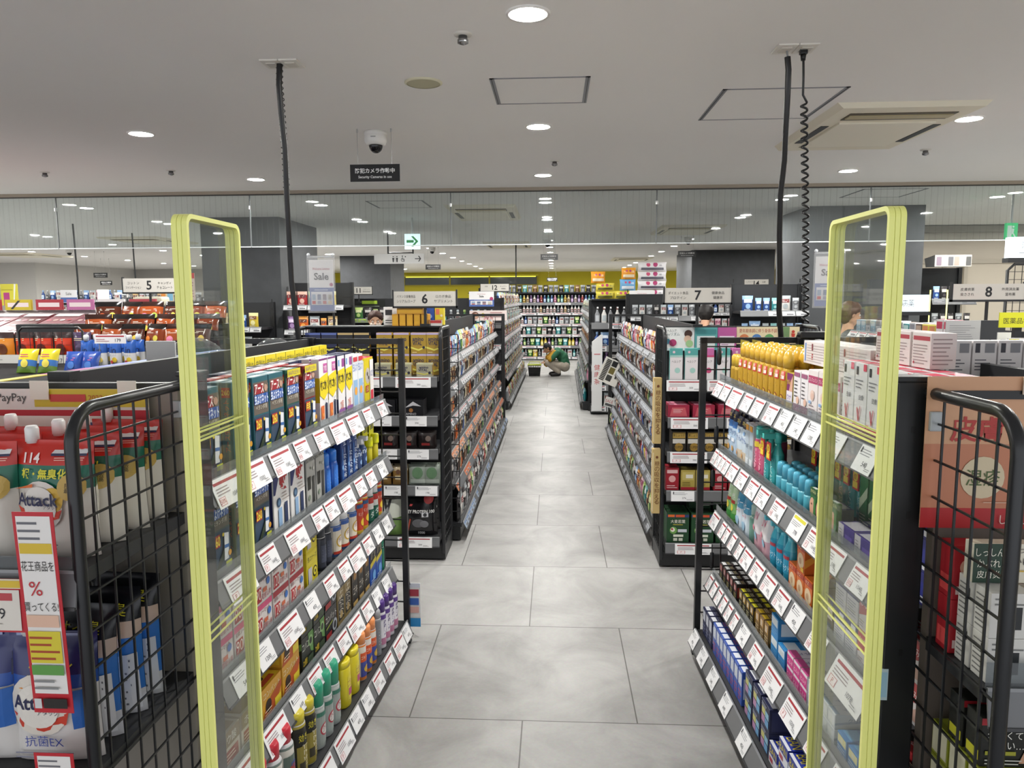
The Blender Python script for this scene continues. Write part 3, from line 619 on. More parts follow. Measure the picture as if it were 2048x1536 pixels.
# shopping basket on the floor before the worker
B0 = at(1069, 752, 15.75); q = MB(); bw, bd, bh = .135, .10, .23
def rim(z, k): return [(-bw * k, -bd * k, z), (bw * k, -bd * k, z), (bw * k, bd * k, z), (-bw * k, bd * k, z)]
lo, hi = rim(0.004, .82), rim(bh, 1.0); q.add(lo, [(3, 2, 1, 0)], M('1a1b1d', .5))
for a in range(4):
    q.add([Vector(lo[a]) * .97, Vector(lo[(a + 1) % 4]) * .97, Vector(hi[(a + 1) % 4]) * .985 - Vector((0, 0, .05)), Vector(hi[a]) * .985 - Vector((0, 0, .05))], [(0, 1, 2, 3)], M('121315', .6))
    p0, p1, t0, t1 = (Vector(v) for v in (lo[a], lo[(a + 1) % 4], hi[a], hi[(a + 1) % 4]))
    for k in range(8):
        u = k / 7; q.tube([p0.lerp(p1, u), t0.lerp(t1, u)], .0055, M('1a1b1d', .5), 5)
    for v in (.0, .33, .66, 1.0): q.tube([p0.lerp(t0, v), p1.lerp(t1, v)], .007 if v in (0, 1) else .0045, M('1a1b1d', .5), 5)
o = link('shopping_basket', q.mesh('basket'), None, TR(B0.x, 15.75, 0)); tag(o, 'black shopping basket with yellow-green rim beside the crouching person', 'basket')
q = MB(); q.tube([Vector(p) for p in rim(bh + .012, 1.03)] + [Vector(rim(bh + .012, 1.03)[0])], .011, M('b8c83a', .4), 6); link('rim', q.mesh('rim'), o)
q = MB(); q.tube([(-bw, 0, bh), (-bw * .8, 0, bh + .07), (bw * .8, 0, bh + .07), (bw, 0, bh)], .008, M('c8d048', .4), 6); link('basket_handle', q.mesh('handle'), o)
# ================================================================ racks
def wire_panel(b, x0, z0, x1, z1, nx, nz, r=.0028, y=0.0, m=BLK):
    for i in range(nx + 1):
        x = x0 + (x1 - x0) * i / nx; b.box(x - r, y - r, z0, x + r, y + r, z1, m)
    for j in range(nz + 1):
        z = z0 + (z1 - z0) * j / nz; b.box(x0, y - r - .004, z - r, x1, y + r - .004, z + r, m)
class Rack:
    """frame: x along the shelf, -y towards the customer, z up; origin on the floor at the front"""
    def __init__(s, name, label, cat, place, x, y, yaw, L, H, D, way='from near end', double=False):
        s.mw = TR(x, y, 0, yaw); s.place, s.way, s.L, s.H, s.D = place, way, L, H, D; s.n = 0
        s.root = thing(name, label, cat, s.mw); s.shelves = {}
    def part(s, name, b, label=None): return link(name, b.mesh(name), s.root, None, label)
    def body(s, base=.06, back_y=None, posts=True, dbl=0.0, base_in=.02, backm=BLK2):
        by = back_y if back_y is not None else s.D
        q = MB(); q.box(0, base_in, .012, s.L, by + dbl, base, BLK); s.part('base_plinth', q)
        q = MB(); q.box(0, by - .012, base, s.L, by + .012, s.H, backm); s.part('back_panel', q)
        if posts:
            for x in (0, s.L):
                q = MB(); q.box(x - .02, by - .03, 0, x + .02, by + .03, s.H + .005, BLK)
                for k in range(int(s.H / .1)):
                    q.box(x - .006, by - .0305, .12 + k * .1, x + .006, by - .03, .16 + k * .1, '050505')
                s.part('upright', q)
    def shelf(s, key, z, y0, phrase, rail=True, tilt=22, rh=.072, railm=None, y1=None, lip=0.0, x0=0.0, x1=None, strip=None, fold=True):
        x1 = s.L if x1 is None else x1
        q = MB(); q.box(x0, y0 + .012, z - .028, x1, (y1 or s.D) - .012, z, BLK2); sh = s.part('shelf_board', q)
        s.shelves[key] = (z, y0, phrase, tilt)
        if rail:
            t = math.radians(tilt); q = MB(); mm = TR(0, y0 + .006, z + .004, 0, -t)
            q.box(x0 + .002, -.004, -rh, x1 - .002, 0, 0, railm or RAILG)
            q.box(x0 + .002, -.007, -rh - .002, x1 - .002, -.003, -rh + .004, '3a3a3c'); q.box(x0 + .002, -.006, -.005, x1 - .002, -.001, .001, '8e9092')
            if strip:
                n, c, cb = strip; w = (x1 - x0) / n; f = planar((x0, -.0045, -rh + .006), (1, 0, 0), (0, 0, 1), (0, -1, 0))
                its = []
                rr = random.Random(int(z * 1000) + n)
                for i in range(n):
                    if rr.random() < .22: continue
                    a = i / n; its += [('R', a + .04 / n, .06, a + .94 / n, .94, c)]
                its2 = []
                for it in its:
                    a, e = it[1], it[3]; its2 += [('R', a + .1 * (e - a), .74, a + .9 * (e - a), .86, cb), ('R', a + .35 * (e - a), .18, a + .9 * (e - a), .45, '6a6a6e'), ('R', a + .1 * (e - a), .5, a + .7 * (e - a), .58, '9a9aa0')]
                q.decal(f, x1 - x0, rh - .012, its + its2, .0001)
                its.clear()
            q.xf(mm); link('price_rail', q.mesh('price_rail'), sh)
        if lip:
            q = MB(); q.box(x0 + .002, y0 + .008, z, x1 - .002, y0 + .010, z + lip, CLEARG); link('clear_lip', q.mesh('clear_lip'), sh)
    def put(s, proto, key, x, dy=0.0, lift=0.0, yaw=0.0, row='', lvl='', desc=None, rx=0.0, z=None, sc=1.0, parts=True, ry=0.0):
        zz, y0, phrase = s.shelves[key][:3]
        mw = s.mw @ TR(x, y0 + .028 + proto.d / 2 * sc + dy, (zz if z is None else z) + .0008 + lift, yaw, rx, ry, sc)
        s.n += 1
        pl = ', '.join(t for t in (((lvl + ' ' if lvl else '') + row).strip(), phrase, s.place) if t)
        return proto.put(mw, pl, x if s.way != 'from far end' else -x, s.way, desc, parts)
    def fill(s, proto, key, xs, rows=1, stack=1, dy=0.0, jit=.0, rowgap=.006, desc=None, yaw=0, stackgap=.0006, skip=()):
        rn = random.Random(int(xs[0] * 1000) + rows)
        for i, x in enumerate(xs):
            for r in range(rows):
                for t in range(stack):
                    if (i, r, t) in skip: continue
                    row = '' if rows == 1 else ('front' if r == 0 else ('rear' if rows == 2 else ('middle' if r == 1 else 'rear')))
                    lvl = '' if stack == 1 else (('lower', 'upper')[t] if stack == 2 else ('bottom', 'middle', 'upper', 'top')[t] if stack <= 4 else ORD[t + 1] + '-level')
                    s.put(proto, key, x, dy + r * (proto.d + rowgap), t * (proto.h + stackgap), yaw + rn.uniform(-jit, jit), row, lvl, desc)
    def tags(s, key, spec, way='from near end'):
        """spec: (x centre, tag proto)"""
        z, y0, phrase, tilt = s.shelves[key]
        for x, p in spec:
            mw = s.mw @ TR(0, y0 + .006, z + .004, 0, -math.radians(tilt)) @ TR(x, -.0075, -p.h - .002)
            p.put(mw, f'{phrase} rail, {s.place}', x if s.way != 'from far end' else -x, s.way)
def span(a, b, n): return [a + (b - a) * (i + .5) / n for i in range(n)]

def tagp(w, h, price, kind='red', small=''):
    q = MB(); q.box(-w / 2, 0, 0, w / 2, .0015, h, M('eeeeef', .3)); f = front_fn(-w / 2, 0, 0); k = '4a4a50'
    its = []
    if kind == 'red':
        its = [('R', .06, .78, .94, .88, 'a5333b'), ('Q', [(.06, .08), (.28, .08), (.28, .36), (.06, .36)], 'c98286'), ('R', .075, .1, .265, .34, 'f2e6e7'), ('T', '50%' if price % 2 else 'P', .17, .22, .16, 'b8545a', .18), ('L', .08, .42, .6, .72, 3, '9a8b8e'), ('T', str(price), .66, .30, .16, '6a6a70', .26), ('L', .74, .12, .94, .26, 2, '8a8a8e')]
    elif kind == 'yellow':
        its = [('R', .06, .80, .94, .95, 'd8cf2e'), ('L', .08, .5, .8, .74, 3, '8a8a8e'), ('T', str(price), .6, .26, .19, '55555a', .4)]
    else:
        its = [('L', .08, .6, .8, .9, 3, '8c8c92'), ('T', str(price), .56, .32, .19, '55555a', .4), ('L', .66, .1, .95, .24, 2, '8a8a8e'), ('R', .08, .7, .13, .92, k)]
    q.decal(f, w, h, its, .0003)
    return Proto('price_tag', 'price tag', {'red': 'red-headed white price tag', 'yellow': 'yellow-headed price tag', 'plain': 'plain white price tag'}[kind], q.mesh('price_tag'), w, .0015, h)
TG = {k: [tagp(w, .068, p, k) for p in ps] for k, w, ps in (('red', .105, (1045, 1648, 598, 878)), ('plain', .098, (450, 540, 1200, 649)), ('yellow', .105, (778,)))}
TGW = [tagp(.145, .078, p, 'red') for p in (1045, 1500)]; TGN = [tagp(.058, .066, p, 'red') for p in (645, 745, 674, 1240)]; TGBIG = tagp(.20, .085, 1078, 'red')

# ---------------------------------------------------------------- insect rack on the left of the aisle
LR = Rack('insect_repellent_rack', 'black double-sided rack of insect repellents behind the left clear gate', 'store rack', 'left insect rack', -.80, 1.783, math.radians(86.5), 1.6, 1.475, .45)
LR.body(dbl=.42)
for k, z, y0, ph in (('1', 1.19, .085, 'top shelf'), ('2', .92, .078, 'second shelf'), ('3', .648, .075, 'third shelf'), ('4', .38, .07, 'fourth shelf'), ('5', .115, .0, 'bottom shelf')):
    LR.shelf(k, z, y0, ph, lip=.03 if k != '5' else .0)
q = MB(); wire_panel(q, 0, .10, .82, 1.43, 8, 13); q.box(-.015, -.012, .0, .012, .012, 1.475, BLK); q.box(-.012, -.012, 1.45, .85, .012, 1.475, BLK); q.box(-.02, -.015, 0, .02, .015, .012, BLK)
q.xf(TR(1.615, .01, 0, PI / 2)); LR.part('wire_end_panel', q)
q = MB(); q.box(0, .44, 1.40, 1.6, .90, 1.42, MATTE); q.box(0, .86, .06, 1.6, .885, 1.40, BLK2); LR.part('rear_shelf_unit', q)
q = MB()
for i in range(7): q.box(.0 + i * .228, .855, 1.42, .226 + i * .228, .898, 1.422, ('9a2a7a', 'c8b83a', '9a2a7a', '3a4a9a', '5a72b8', '33508f', '7a8ac0')[i])
LR.part('promotion_edge_strip', q)
NAVY, TEAL, RED_, YLW = '22344f', '2c6470', 'a52430', 'd8c928'
def net(body, side, num, desc, head=None, acc='b52a2a'):
    fr = [('R', .04, .52, .96, .93, '6b6258'), ('R', .04, .04, .96, .5, '3a4d63'), ('R', .1, .78, .7, .91, 'a02a34'), ('T', '*アース', .4, .845, .125, 'fff6f2', .58), ('R', .06, .65, .94, .775, '2456a8'), ('T', '*虫よけネット', .5, .712, .13, 'eaf2ff', .86), ('T', 'No.1', .8, .86, .07, 'd8b39a', .25), ('C', .78, .84, .1, 'c49a86'),
          ('T', 'ベランダ用', .45, .61, .06, 'ded8c8', .7), ('R', .06, .33, .42, .47, acc), ('T', '*' + num, .24, .40, .12, 'f8e04a', .34), ('Q', [(.1, .05), (.3, .05), (.85, .3), (.7, .34)], '2f3d2c'), ('Q', [(.58, .14), (.8, .14), (.84, .44), (.62, .46)], 'e4e6ea'), ('Q', [(.6, .28), (.82, .27), (.82, .31), (.6, .32)], '3f6fb0'), ('C', .55, .45, .05, 'e0c82c'), ('C', .85, .2, .08, 'd89a2a'), ('R', .62, .05, .92, .12, 'c8cf3a')]
    if head: fr += [('R', 0, .9, 1, 1, head), ('T', 'あみ戸にピタッ', .5, .95, .06, '7a4a8a', .85)]
    return boxp('insect_net_box', desc, .105, .035, .238, body, fr, [('T', 'アース虫よけネット', .5, .48, .5, 'c8603e', .62, -1), ('R', .15, .82, .85, .94, acc), ('T', num, .5, .88, .06, 'f0d84a', .7)], [('R', .3, .2, .7, .8, 'e4e6ea')])
P_net = net(TEAL, NAVY, '260', 'teal insect net box'); P_netg = net('2a5a50', NAVY, '260', 'green insect net box', YLW); P_netr = net('7e2428', NAVY, '1年用', 'dark red insect net box', YLW); P_net2 = net('4d5a55', NAVY, '260', 'grey-green insect net box', 'b9a93a')
P_mosq = boxp('mosquito_charm_box', 'white yellow-arrow box', .082, .03, .25, 'e8e6e6', [('R', 0, .97, 1, 1, '7a3a78'), ('R', .5, .78, .96, .92, 'c05aa0'), ('T', '7箇', .72, .85, .08, 'f6e8f2', .35), ('Q', [(0, .72), (1, .78), (1, .48), (.5, .38), (0, .46)], 'e6cf1e'), ('T', '*蚊に効く', .5, .6, .15, '26221c', .86), ('R', .06, .1, .44, .3, 'd8703a'), ('Q', [(.6, .08), (.84, .08), (.84, .32), (.6, .34)], '2a2e4a'), ('C', .72, .38, .05, 'b8bcc4'), ('C', .25, .16, .09, 'e89a4a')], [('R', 0, .35, 1, .72, 'd8c01e')])
P_mosn = boxp('mosquito_charm_box', 'navy-edged yellow-arrow box', .082, .03, .25, '23264a', [('R', .03, .02, .97, .98, 'e4e2e4'), ('R', .1, .82, .3, .92, '6aa0d0'), ('R', .6, .80, .95, .93, '9a4a90'), ('Q', [(.03, .75), (.97, .78), (.97, .48), (.5, .38), (.03, .5)], 'e6cf1e'), ('T', '*蚊に効く', .5, .62, .15, '26221c', .86), ('T', '2個', .45, .2, .14, 'c8502a', .4), ('R', .06, .06, .9, .14, '8a5a9a')], [('R', 0, .3, 1, .7, 'e4e2e4')])
P_wht = boxp('repellent_refill_box', 'slim white-blue refill box', .062, .03, .235, 'e2e6ea', [('T', '虫よけ', .5, .78, .16, '3a62b0', .9), ('R', .1, .1, .9, .55, '8fb4d8'), ('C', .5, .35, .28, 'e8a03a'), ('R', .1, .88, .9, .96, 'c83a44')])
P_yelb = boxp('fly_trap_box', 'yellow fly trap box', .12, .07, .21, 'd8c41c', [('C', .35, .62, .3, 'c9b9a0'), ('C', .35, .62, .24, 'b8b2ae'), ('C', .3, .66, .08, '5a5244'), ('C', .42, .58, .07, '5a5244'), ('R', .06, .28, .42, .42, 'a4202a'), ('T', '150', .24, .35, .1, 'f2e08a', .3), ('R', .55, .05, .97, .95, 'e9e6e2'), ('T', 'ハエとり', .77, .66, .14, '3858a8', .4), ('R', .6, .1, .9, .3, 'c83040')], [('R', .05, .05, .95, .95, 'e6e4e2'), ('T', 'ハエ', .5, .6, .3, '3a5cb0', .8), ('R', .1, .1, .9, .3, 'c43a3a')], [('R', .0, .0, 1, 1, 'c4303a')])
P_hyel = boxp('hanging_repellent_card', 'yellow-topped card box', .085, .03, .262, '26294c', [('R', 0, .82, 1, 1, 'e0cb1e'), ('T', '虫除け', .5, .9, .1, '2a3a2a', .8), ('R', .1, .1, .9, .7, '39406a')], top=[('R', 0, 0, 1, 1, 'e0cb1e')])
P_nvyb = boxp('repellent_box', 'navy repellent box', .085, .035, .235, '262a4a', [('R', .1, .5, .9, .9, '3d4470')], top=[('R', .55, .2, .9, .8, 'e6e6ea')])
P_redb = boxp('repellent_box', 'red repellent box', .085, .035, .24, '9e2a34', [('R', .1, .5, .9, .9, 'c8a060')], top=[('R', .55, .2, .9, .8, 'e6e6ea')])
X1 = [.09, .265, .39, .50]
LR.fill(P_net, '1', X1, 2); LR.fill(P_netg, '1', [.625], 2); LR.fill(P_netr, '1', [.77], 2); LR.fill(P_mosq, '1', [.905, .995], 2); LR.fill(P_mosn, '1', [1.095, 1.185], 2); LR.fill(P_wht, '1', [1.268, 1.335], 2); LR.fill(P_yelb, '1', [1.45], 1)
LR.fill(P_redb, '1', span(.25, .8, 6), 1, dy=.085); LR.fill(P_nvyb, '1', span(.45, 1.25, 9), 2, dy=.126); LR.fill(P_hyel, '1', span(.7, 1.5, 9), 1, dy=.21, desc=None)
P_kab = boxp('mosquito_repellent_box', 'white mosquito repellent box', .118, .04, .225, 'e3e1df', [('R', 0, .88, 1, 1, 'd0bd2c'), ('T', '虫よけバリア', .5, .94, .07, '7a4a6a', .85), ('Q', [(0, .88), (.45, .88), (.1, .55), (0, .55)], '2b3166'), ('T', '*蚊', .62, .7, .26, 'b23238', .5), ('C', .3, .42, .13, '35506f'), ('C', .3, .42, .08, '5f7f9f'), ('R', .24, .06, .46, .34, '8fb0d4'), ('R', .62, .05, .82, .38, '2d3a5e'), ('L', .48, .42, .92, .56, 3, '9a8f88')], [('R', 0, .88, 1, 1, 'd0bd2c'), ('R', .1, .1, .9, .8, '2b3166')])
P_bot = boxp('botanical_repellent_box', 'grey botanical repellent box', .082, .04, .235, '8f8f8c', [('R', .03, .03, .97, .97, 'a9a9a4'), ('T', 'BOTANICAL', .5, .76, .09, '2a2a28', .9), ('T', 'Mosquito', .5, .88, .08, '55554f', .8), ('R', .1, .3, .45, .5, '23231f'), ('R', .58, .08, .86, .48, '3a3a38'), ('C', .25, .18, .12, '7d8878'), ('C', .45, .62, .06, '6d7868'), ('C', .75, .6, .08, 'c8c8c2')], [('R', .1, .1, .9, .9, '2a2a28')])
P_bluh = bottlep('blue_spray_bottle', 'blue spray on card', [(.02, 0), (.022, .01), (.022, .10), (.018, .115), (.012, .12)], ['2f6fd0', '2f6fd0', '2b62c0', '2b62c0'], [(.019, .112), (.019, .15), (.015, .158)], capcol='3b82e0', items=[('R', .1, .1, .9, .8, '3f7fdc'), ('L', .2, .2, .8, .7, 4, 'b8d4f4')],
                 extra=lambda c: (c.box(-.033, .018, .0, .033, .020, .225, M('2f74d8', .3)), c.lathe([(.008, .2), (.008, .201)], '1a3a78', 10)))
P_nvt = boxp('repellent_stick_pack', 'navy orange-numbered pack', .058, .03, .235, '1e3c78', [('R', .0, .93, 1, 1, '3a6ab8'), ('T', '4本', .48, .82, .15, 'f0a82a', .8), ('T', 'あみ戸ガード', .72, .42, .6, 'dce6f4', .62, -1), ('R', .08, .1, .42, .62, '2f5a9c'), ('C', .25, .3, .15, '7fb0e0')], [('R', .1, .1, .9, .9, '183060')])
P_wcap = bottlep('insect_spray', 'white-triggered navy spray', [(.02, 0), (.023, .005), (.023, .09), (.014, .105)], ['2b3d66', '2b3d66', '3a4f7c'], [(.014, .103), (.015, .13), (.012, .135)], capcol='e8e8ea', items=[('R', .1, .15, .9, .85, '354a78'), ('C', .5, .4, .2, '8fb0d8'), ('T', 'net', .5, .75, .2, 'd8e4f0')], extra=lambda c: c.box(-.011, -.03, .122, .011, .01, .142, M('ececee', .3), .003))
P_280 = bottlep('yellow_repellent_pen', 'repellent on yellow card', [(.012, 0), (.014, .004), (.013, .075), (.012, .08)], ['c02c3c', 'd0c43a', 'd0c43a'], [(.017, .078), (.018, .082), (.017, .118), (.014, .122)], capcol='d8d81e', extra=lambda c: (c.box(-.034, .016, 0, .034, .018, .185, M('d4cf22', .4)), c.decal(front_fn(-.034, .0155, 0), .068, .185, [('T', '280', .5, .84, .15, '1f2f6a', .7), ('R', .3, .95, .7, .98, '8a861a')])))
LR.fill(P_net2, '2', [.10, .235, .35], 2); LR.fill(P_kab, '2', [.49, .62], 3); LR.fill(P_bot, '2', [.735, .825], 3); LR.fill(P_bluh, '2', [.92, 1.0], 2); LR.fill(P_nvt, '2', [1.075, 1.145, 1.21], 2); LR.fill(P_wcap, '2', [1.29, 1.36], 2); LR.fill(P_280, '2', [1.445, 1.535], 2)
def kat(c2, num, desc): return boxp('mosquito_refill_box', desc, .115, .07, .095, 'dcd5d2', [('R', 0, .8, 1, 1, c2), ('T', '液体ノーマット', .45, .72, .16, '7a2c34', .8), ('R', .04, .08, .4, .56, 'b02a34'), ('T', num, .22, .34, .36, 'f0e4da', .34), ('T', '取替え用', .68, .2, .2, 'a83a42', .5), ('C', .8, .6, .1, '3f6fb8'), ('R', .48, .32, .7, .46, 'c86a4a')], [('R', .1, .1, .9, .9, 'a83440')], [('R', .05, .1, .95, .9, 'a05a62')], cat='box')
P_k90, P_k120 = kat('e05a86', '90', 'pink-topped refill box'), kat('a8343e', '120', 'red and white refill box')
LR.fill(P_k90, '3', [.075, .20, .325], 2, 2); LR.fill(P_k120, '3', [.45, .575], 2, 2)
P_ybx = boxp('yellow_insect_box', 'yellow circle-marked box', .10, .07, .125, 'd6c522', [('R', .05, .62, .95, .95, 'e2d23a'), ('T', '虫コナーズ', .5, .8, .16, '2c3a2c', .8), ('C', .72, .34, .2, '22242a'), ('C', .72, .34, .15, 'd8c828'), ('C', .72, .34, .06, '22242a'), ('R', .08, .1, .42, .55, 'b8b4bc')], [('C', .5, .4, .3, '22242a'), ('C', .5, .4, .22, 'd8c828')])
LR.fill(P_ybx, '3', [.71], 2, 2); 
def spray(name, desc, body, lab, capc, its, r=.026, h=.15, caph=.04, cat='spray can', capr=None, lab2=None):
    cr = capr or r * .92
    return bottlep(name, desc, [(r * .96, 0), (r, .004), (r, h * .12), (r, h * .82), (r * .97, h * .86), (r * .7, h * .93)], ['b9b9bc', body, lab, lab2 or body, 'c8c8ca'], [(cr, h * .86), (cr, h * .86 + caph * .8), (cr * .8, h * .86 + caph)], capcol=capc, items=its, zr=(h * .1, h * .82), cat=cat)
P_dark = spray('insect_spray', 'dark insect spray can', '23252c', '3a3d48', '3a3d44', [('R', .1, .2, .9, .8, '4a4f60'), ('L', .2, .3, .8, .7, 4, '9aa0b0')])
P_dani = spray('mite_spray', 'white ring-labelled mite spray', '4f6fa8', 'e2d8c8', 'eeeeee', [('R', 0, .1, 1, .9, 'e6dcc8'), ('C', .5, .45, .34, 'd0a83a'), ('C', .5, .45, .27, 'eee4d8'), ('T', 'ダニ', .5, .52, .16, '8a3a2a', .4), ('R', 0, .86, 1, 1, '3f62a8'), ('R', 0, .0, 1, .1, 'c2402e')], r=.033, h=.15)
P_kin = spray('insect_spray', 'red-yellow insect spray', 'd8b03a', 'c84a32', 'd84a2a', [('T', 'キンチョール', .5, .6, .14, 'f2e8d8', .8), ('C', .5, .3, .25, 'e4c43a'), ('R', 0, .82, 1, .95, '2f5a8a')], r=.03, h=.17)
P_grn = spray('insect_spray', 'white-capped green insect spray', '1f5a48', 'e0e0dc', 'f0f0f0', [('R', 0, .75, 1, 1, 'b83a34'), ('T', 'ダニ', .5, .3, .3, 'e4eae4', .7), ('R', 0, 0, 1, .5, '1f5a48'), ('T', 'ダニ', .5, .28, .28, 'e8eee8', .7)], r=.026, h=.15)
LR.fill(P_dark, '3', [.84, .90], 2); LR.fill(P_dani, '3', [1.0, 1.09, 1.19], 2); LR.fill(P_kin, '3', [1.28, 1.35], 2); LR.fill(P_grn, '3', [1.43, 1.50], 2); LR.fill(P_kin, '3', [1.56], 1)
P_fly = boxp('cockroach_trap_box', 'orange-yellow trap box', .135, .09, .10, 'd8a032', [('T', 'コンバット', .5, .74, .22, 'f4ecd0', .9), ('Q', [(0, 0), (.6, 0), (1, .55), (1, .75), (.2, .45)], 'c05a28'), ('C', .3, .35, .15, '3a2a22'), ('R', .62, .08, .94, .34, 'e8d23a'), ('L', .1, .1, .5, .3, 2, 'f0e0c0')], [('R', .1, .1, .9, .9, 'e0b83a')], [('R', .04, .06, .96, .94, 'dcb52c'), ('C', .5, .5, .12, '3a2a22'), ('R', .2, .1, .8, .3, 'b8432c')])
P_hose = boxp('cockroach_bait_box', 'brown-cream bait box', .12, .08, .10, 'cfc6b2', [('R', 0, .55, 1, 1, '8a7a5a'), ('T', 'ホウ酸', .5, .76, .26, 'f4f0e0', .8), ('R', .1, .08, .9, .45, '9a4a3a'), ('L', .1, .1, .8, .4, 3, 'e8d8c0')], [('R', .1, .1, .9, .9, '7a5a48')], [('R', .1, .1, .9, .9, 'a89878')])
P_kob = boxp('fruit_fly_trap_box', 'black-green fly trap box', .10, .075, .117, '20261f', [('T', 'コバエ', .36, .72, .24, 'e4e8dc', .6), ('Q', [(.55, 1), (1, 1), (1, .3), (.75, .4)], '5f8f4a'), ('C', .76, .72, .2, '8fb878'), ('C', .76, .72, .12, '2a3324'), ('T', '2個', .22, .25, .2, 'e8c83a', .35), ('R', .45, .08, .95, .3, '3a4a34')], [('R', .1, .1, .9, .9, '2f3a2c'), ('Q', [(0, .4), (1, .7), (1, .9), (0, .6)], '6a9a52')])
P_bkr = boxp('cockroach_trap_box', 'black and red trap box', .12, .075, .117, '1d1c1f', [('T', 'コンバット', .5, .7, .24, 'f0ece4', .9), ('C', .8, .3, .2, 'a8aeb4'), ('C', .8, .3, .12, '3a3a3e'), ('R', .04, .06, .5, .24, 'a02a2a'), ('Q', [(.04, .4), (.6, .5), (.6, .56), (.04, .46)], '8a9a3a')], [('R', .1, .1, .9, .9, '3a1c1e'), ('Q', [(0, .4), (1, .7), (1, .9), (0, .6)], 'a83030')])
P_gold = boxp('cockroach_bait_box', 'tall gold-black bait box', .075, .06, .21, '8f7a4a', [('R', .08, .1, .92, .5, '33302a'), ('T', 'ブラックキャップ', .5, .5, .7, 'f0ead8', .7, -1), ('C', .5, .2, .2, 'a89060')], [('R', .1, .1, .9, .9, '4a4234'), ('C', .5, .5, .3, 'a08a58')])
P_brn = boxp('cockroach_bait_box', 'dark patterned bait box', .07, .06, .185, '4a3f34', [('R', .1, .1, .9, .6, '2c2a28'), ('C', .5, .72, .25, 'a87838'), ('T', 'ゴキ', .5, .4, .2, 'e0d8c8', .7), ('R', .1, .05, .9, .14, 'c0a060')], [('R', .1, .1, .9, .9, '3a3a44')])
P_byb = boxp('insect_powder_box', 'blue-yellow powder box', .085, .06, .19, '2a57b0', [('R', 0, .5, 1, 1, '2b2a24'), ('Q', [(0, .42), (1, .5), (1, .62), (0, .54)], 'd8c838'), ('T', 'アリ', .5, .75, .24, 'f0e8d0', .7), ('C', .6, .22, .25, '6fa8e0'), ('L', .1, .05, .8, .15, 2, 'dce8f4')], [('R', .1, .1, .9, .45, '3d6ec8'), ('R', .1, .55, .9, .95, '1e1e1c')])
LR.fill(P_hose, '4', [.075, .205], 2, 1); LR.fill(P_fly, '4', [.345, .49], 2, 2, skip=((0, 0, 1), (0, 1, 1))); LR.fill(P_kob, '4', [.63, .74], 2, 2, skip=()); LR.fill(P_bkr, '4', [.86], 2, 2); LR.fill(P_gold, '4', [.97, 1.05], 2); LR.fill(P_brn, '4', [1.14, 1.22, 1.30], 2); LR.fill(P_byb, '4', [1.39, 1.48], 2)
P_ylw5 = spray('mosquito_candle_pack', 'green ant bait pack', '1f6a52', '2c7a60', '2a8a6a', [], r=.02, h=.13); LR.fill(P_ylw5, '4', [1.56], 2)
P_rcap = spray('insect_spray', 'red-capped grey spray can', '6d7a74', 'd8d4cc', 'c02a3a', [('R', 0, 0, 1, .85, '5f7068'), ('C', .5, .45, .36, 'b04a3a'), ('T', '虫', .5, .62, .2, '3a4aa8', .4), ('T', 'ムカデ', .5, .35, .2, 'f0d8a0', .7), ('C', .5, .15, .12, 'd8b83a')], r=.034, h=.20, caph=.06, capr=.027)
P_bky = spray('wasp_spray', 'tall black-yellow spray can', 'a8983a', '26241c', 'c8b832', [('R', 0, .62, 1, .9, '1b1a16'), ('T', '効き目', .5, .78, .16, 'e8dc3a', .8), ('R', 0, 0, 1, .6, '9a8c3c'), ('T', 'ハチアブ', .5, .38, .5, 'e8e0c0', .5, -1), ('R', .1, .05, .4, .25, '3a3424')], r=.032, h=.215, caph=.04)
P_gpump = spray('garden_bug_spray', 'green-capped silver can', 'a8b0ac', 'c8ccc8', '2f9a78', [('R', 0, 0, 1, .9, 'a4aca8'), ('C', .5, .4, .34, 'b83a4a'), ('C', .5, .4, .26, 'e4e0dc'), ('T', 'クモ', .5, .42, .2, '9a2a34', .42), ('R', 0, .8, 1, .92, '3f7a68')], r=.03, h=.175, caph=.085)
P_yscr = bottlep('yellow_repellent_canister', 'yellow flat repellent canister', [(.036, 0), (.038, .004), (.038, .15), (.034, .158)], ['c9b71e', 'd8c828', 'd8c828'], [(.036, .155), (.036, .178), (.03, .182)], capcol='dccb2c', sx=1, sy=.65, zr=(.01, .15), items=[('R', .3, .1, .9, .8, 'e4d64a'), ('T', 'ゴキ', .55, .6, .2, 'a83a5a', .5), ('R', .35, .25, .85, .45, 'b84a78'), ('L', .35, .1, .8, .22, 2, '6a5a1a')])
P_ora = spray('cockroach_spray', 'orange-white spray can', 'd8803a', 'e2dcd4', 'e8945a', [('R', 0, 0, 1, .5, '3f4a9a'), ('R', 0, .5, 1, .8, 'd85a2a'), ('T', 'ゴキジェット', .5, .65, .12, 'f6ecd8', .9), ('C', .5, .25, .26, 'e0c84a'), ('T', '15', .5, .25, .2, 'b03a2a', .3)], r=.027, h=.175, caph=.05)
P_gry = spray('insect_spray', 'slim grey insect spray can', '8a8c90', '7a7d84', '9a9ca0', [('L', .2, .2, .8, .8, 6, 'd0d4d8')], r=.022, h=.19)
P_pur = spray('insect_spray', 'purple-capped white spray can', 'd8d4dc', 'e2dfe6', '4a2a78', [('R', 0, 0, 1, .22, 'b87a98'), ('T', 'NIPP', .5, .55, .5, '3f2a6a', .5, -1), ('R', 0, .85, 1, 1, '5a3a88')], r=.026, h=.19, caph=.055)
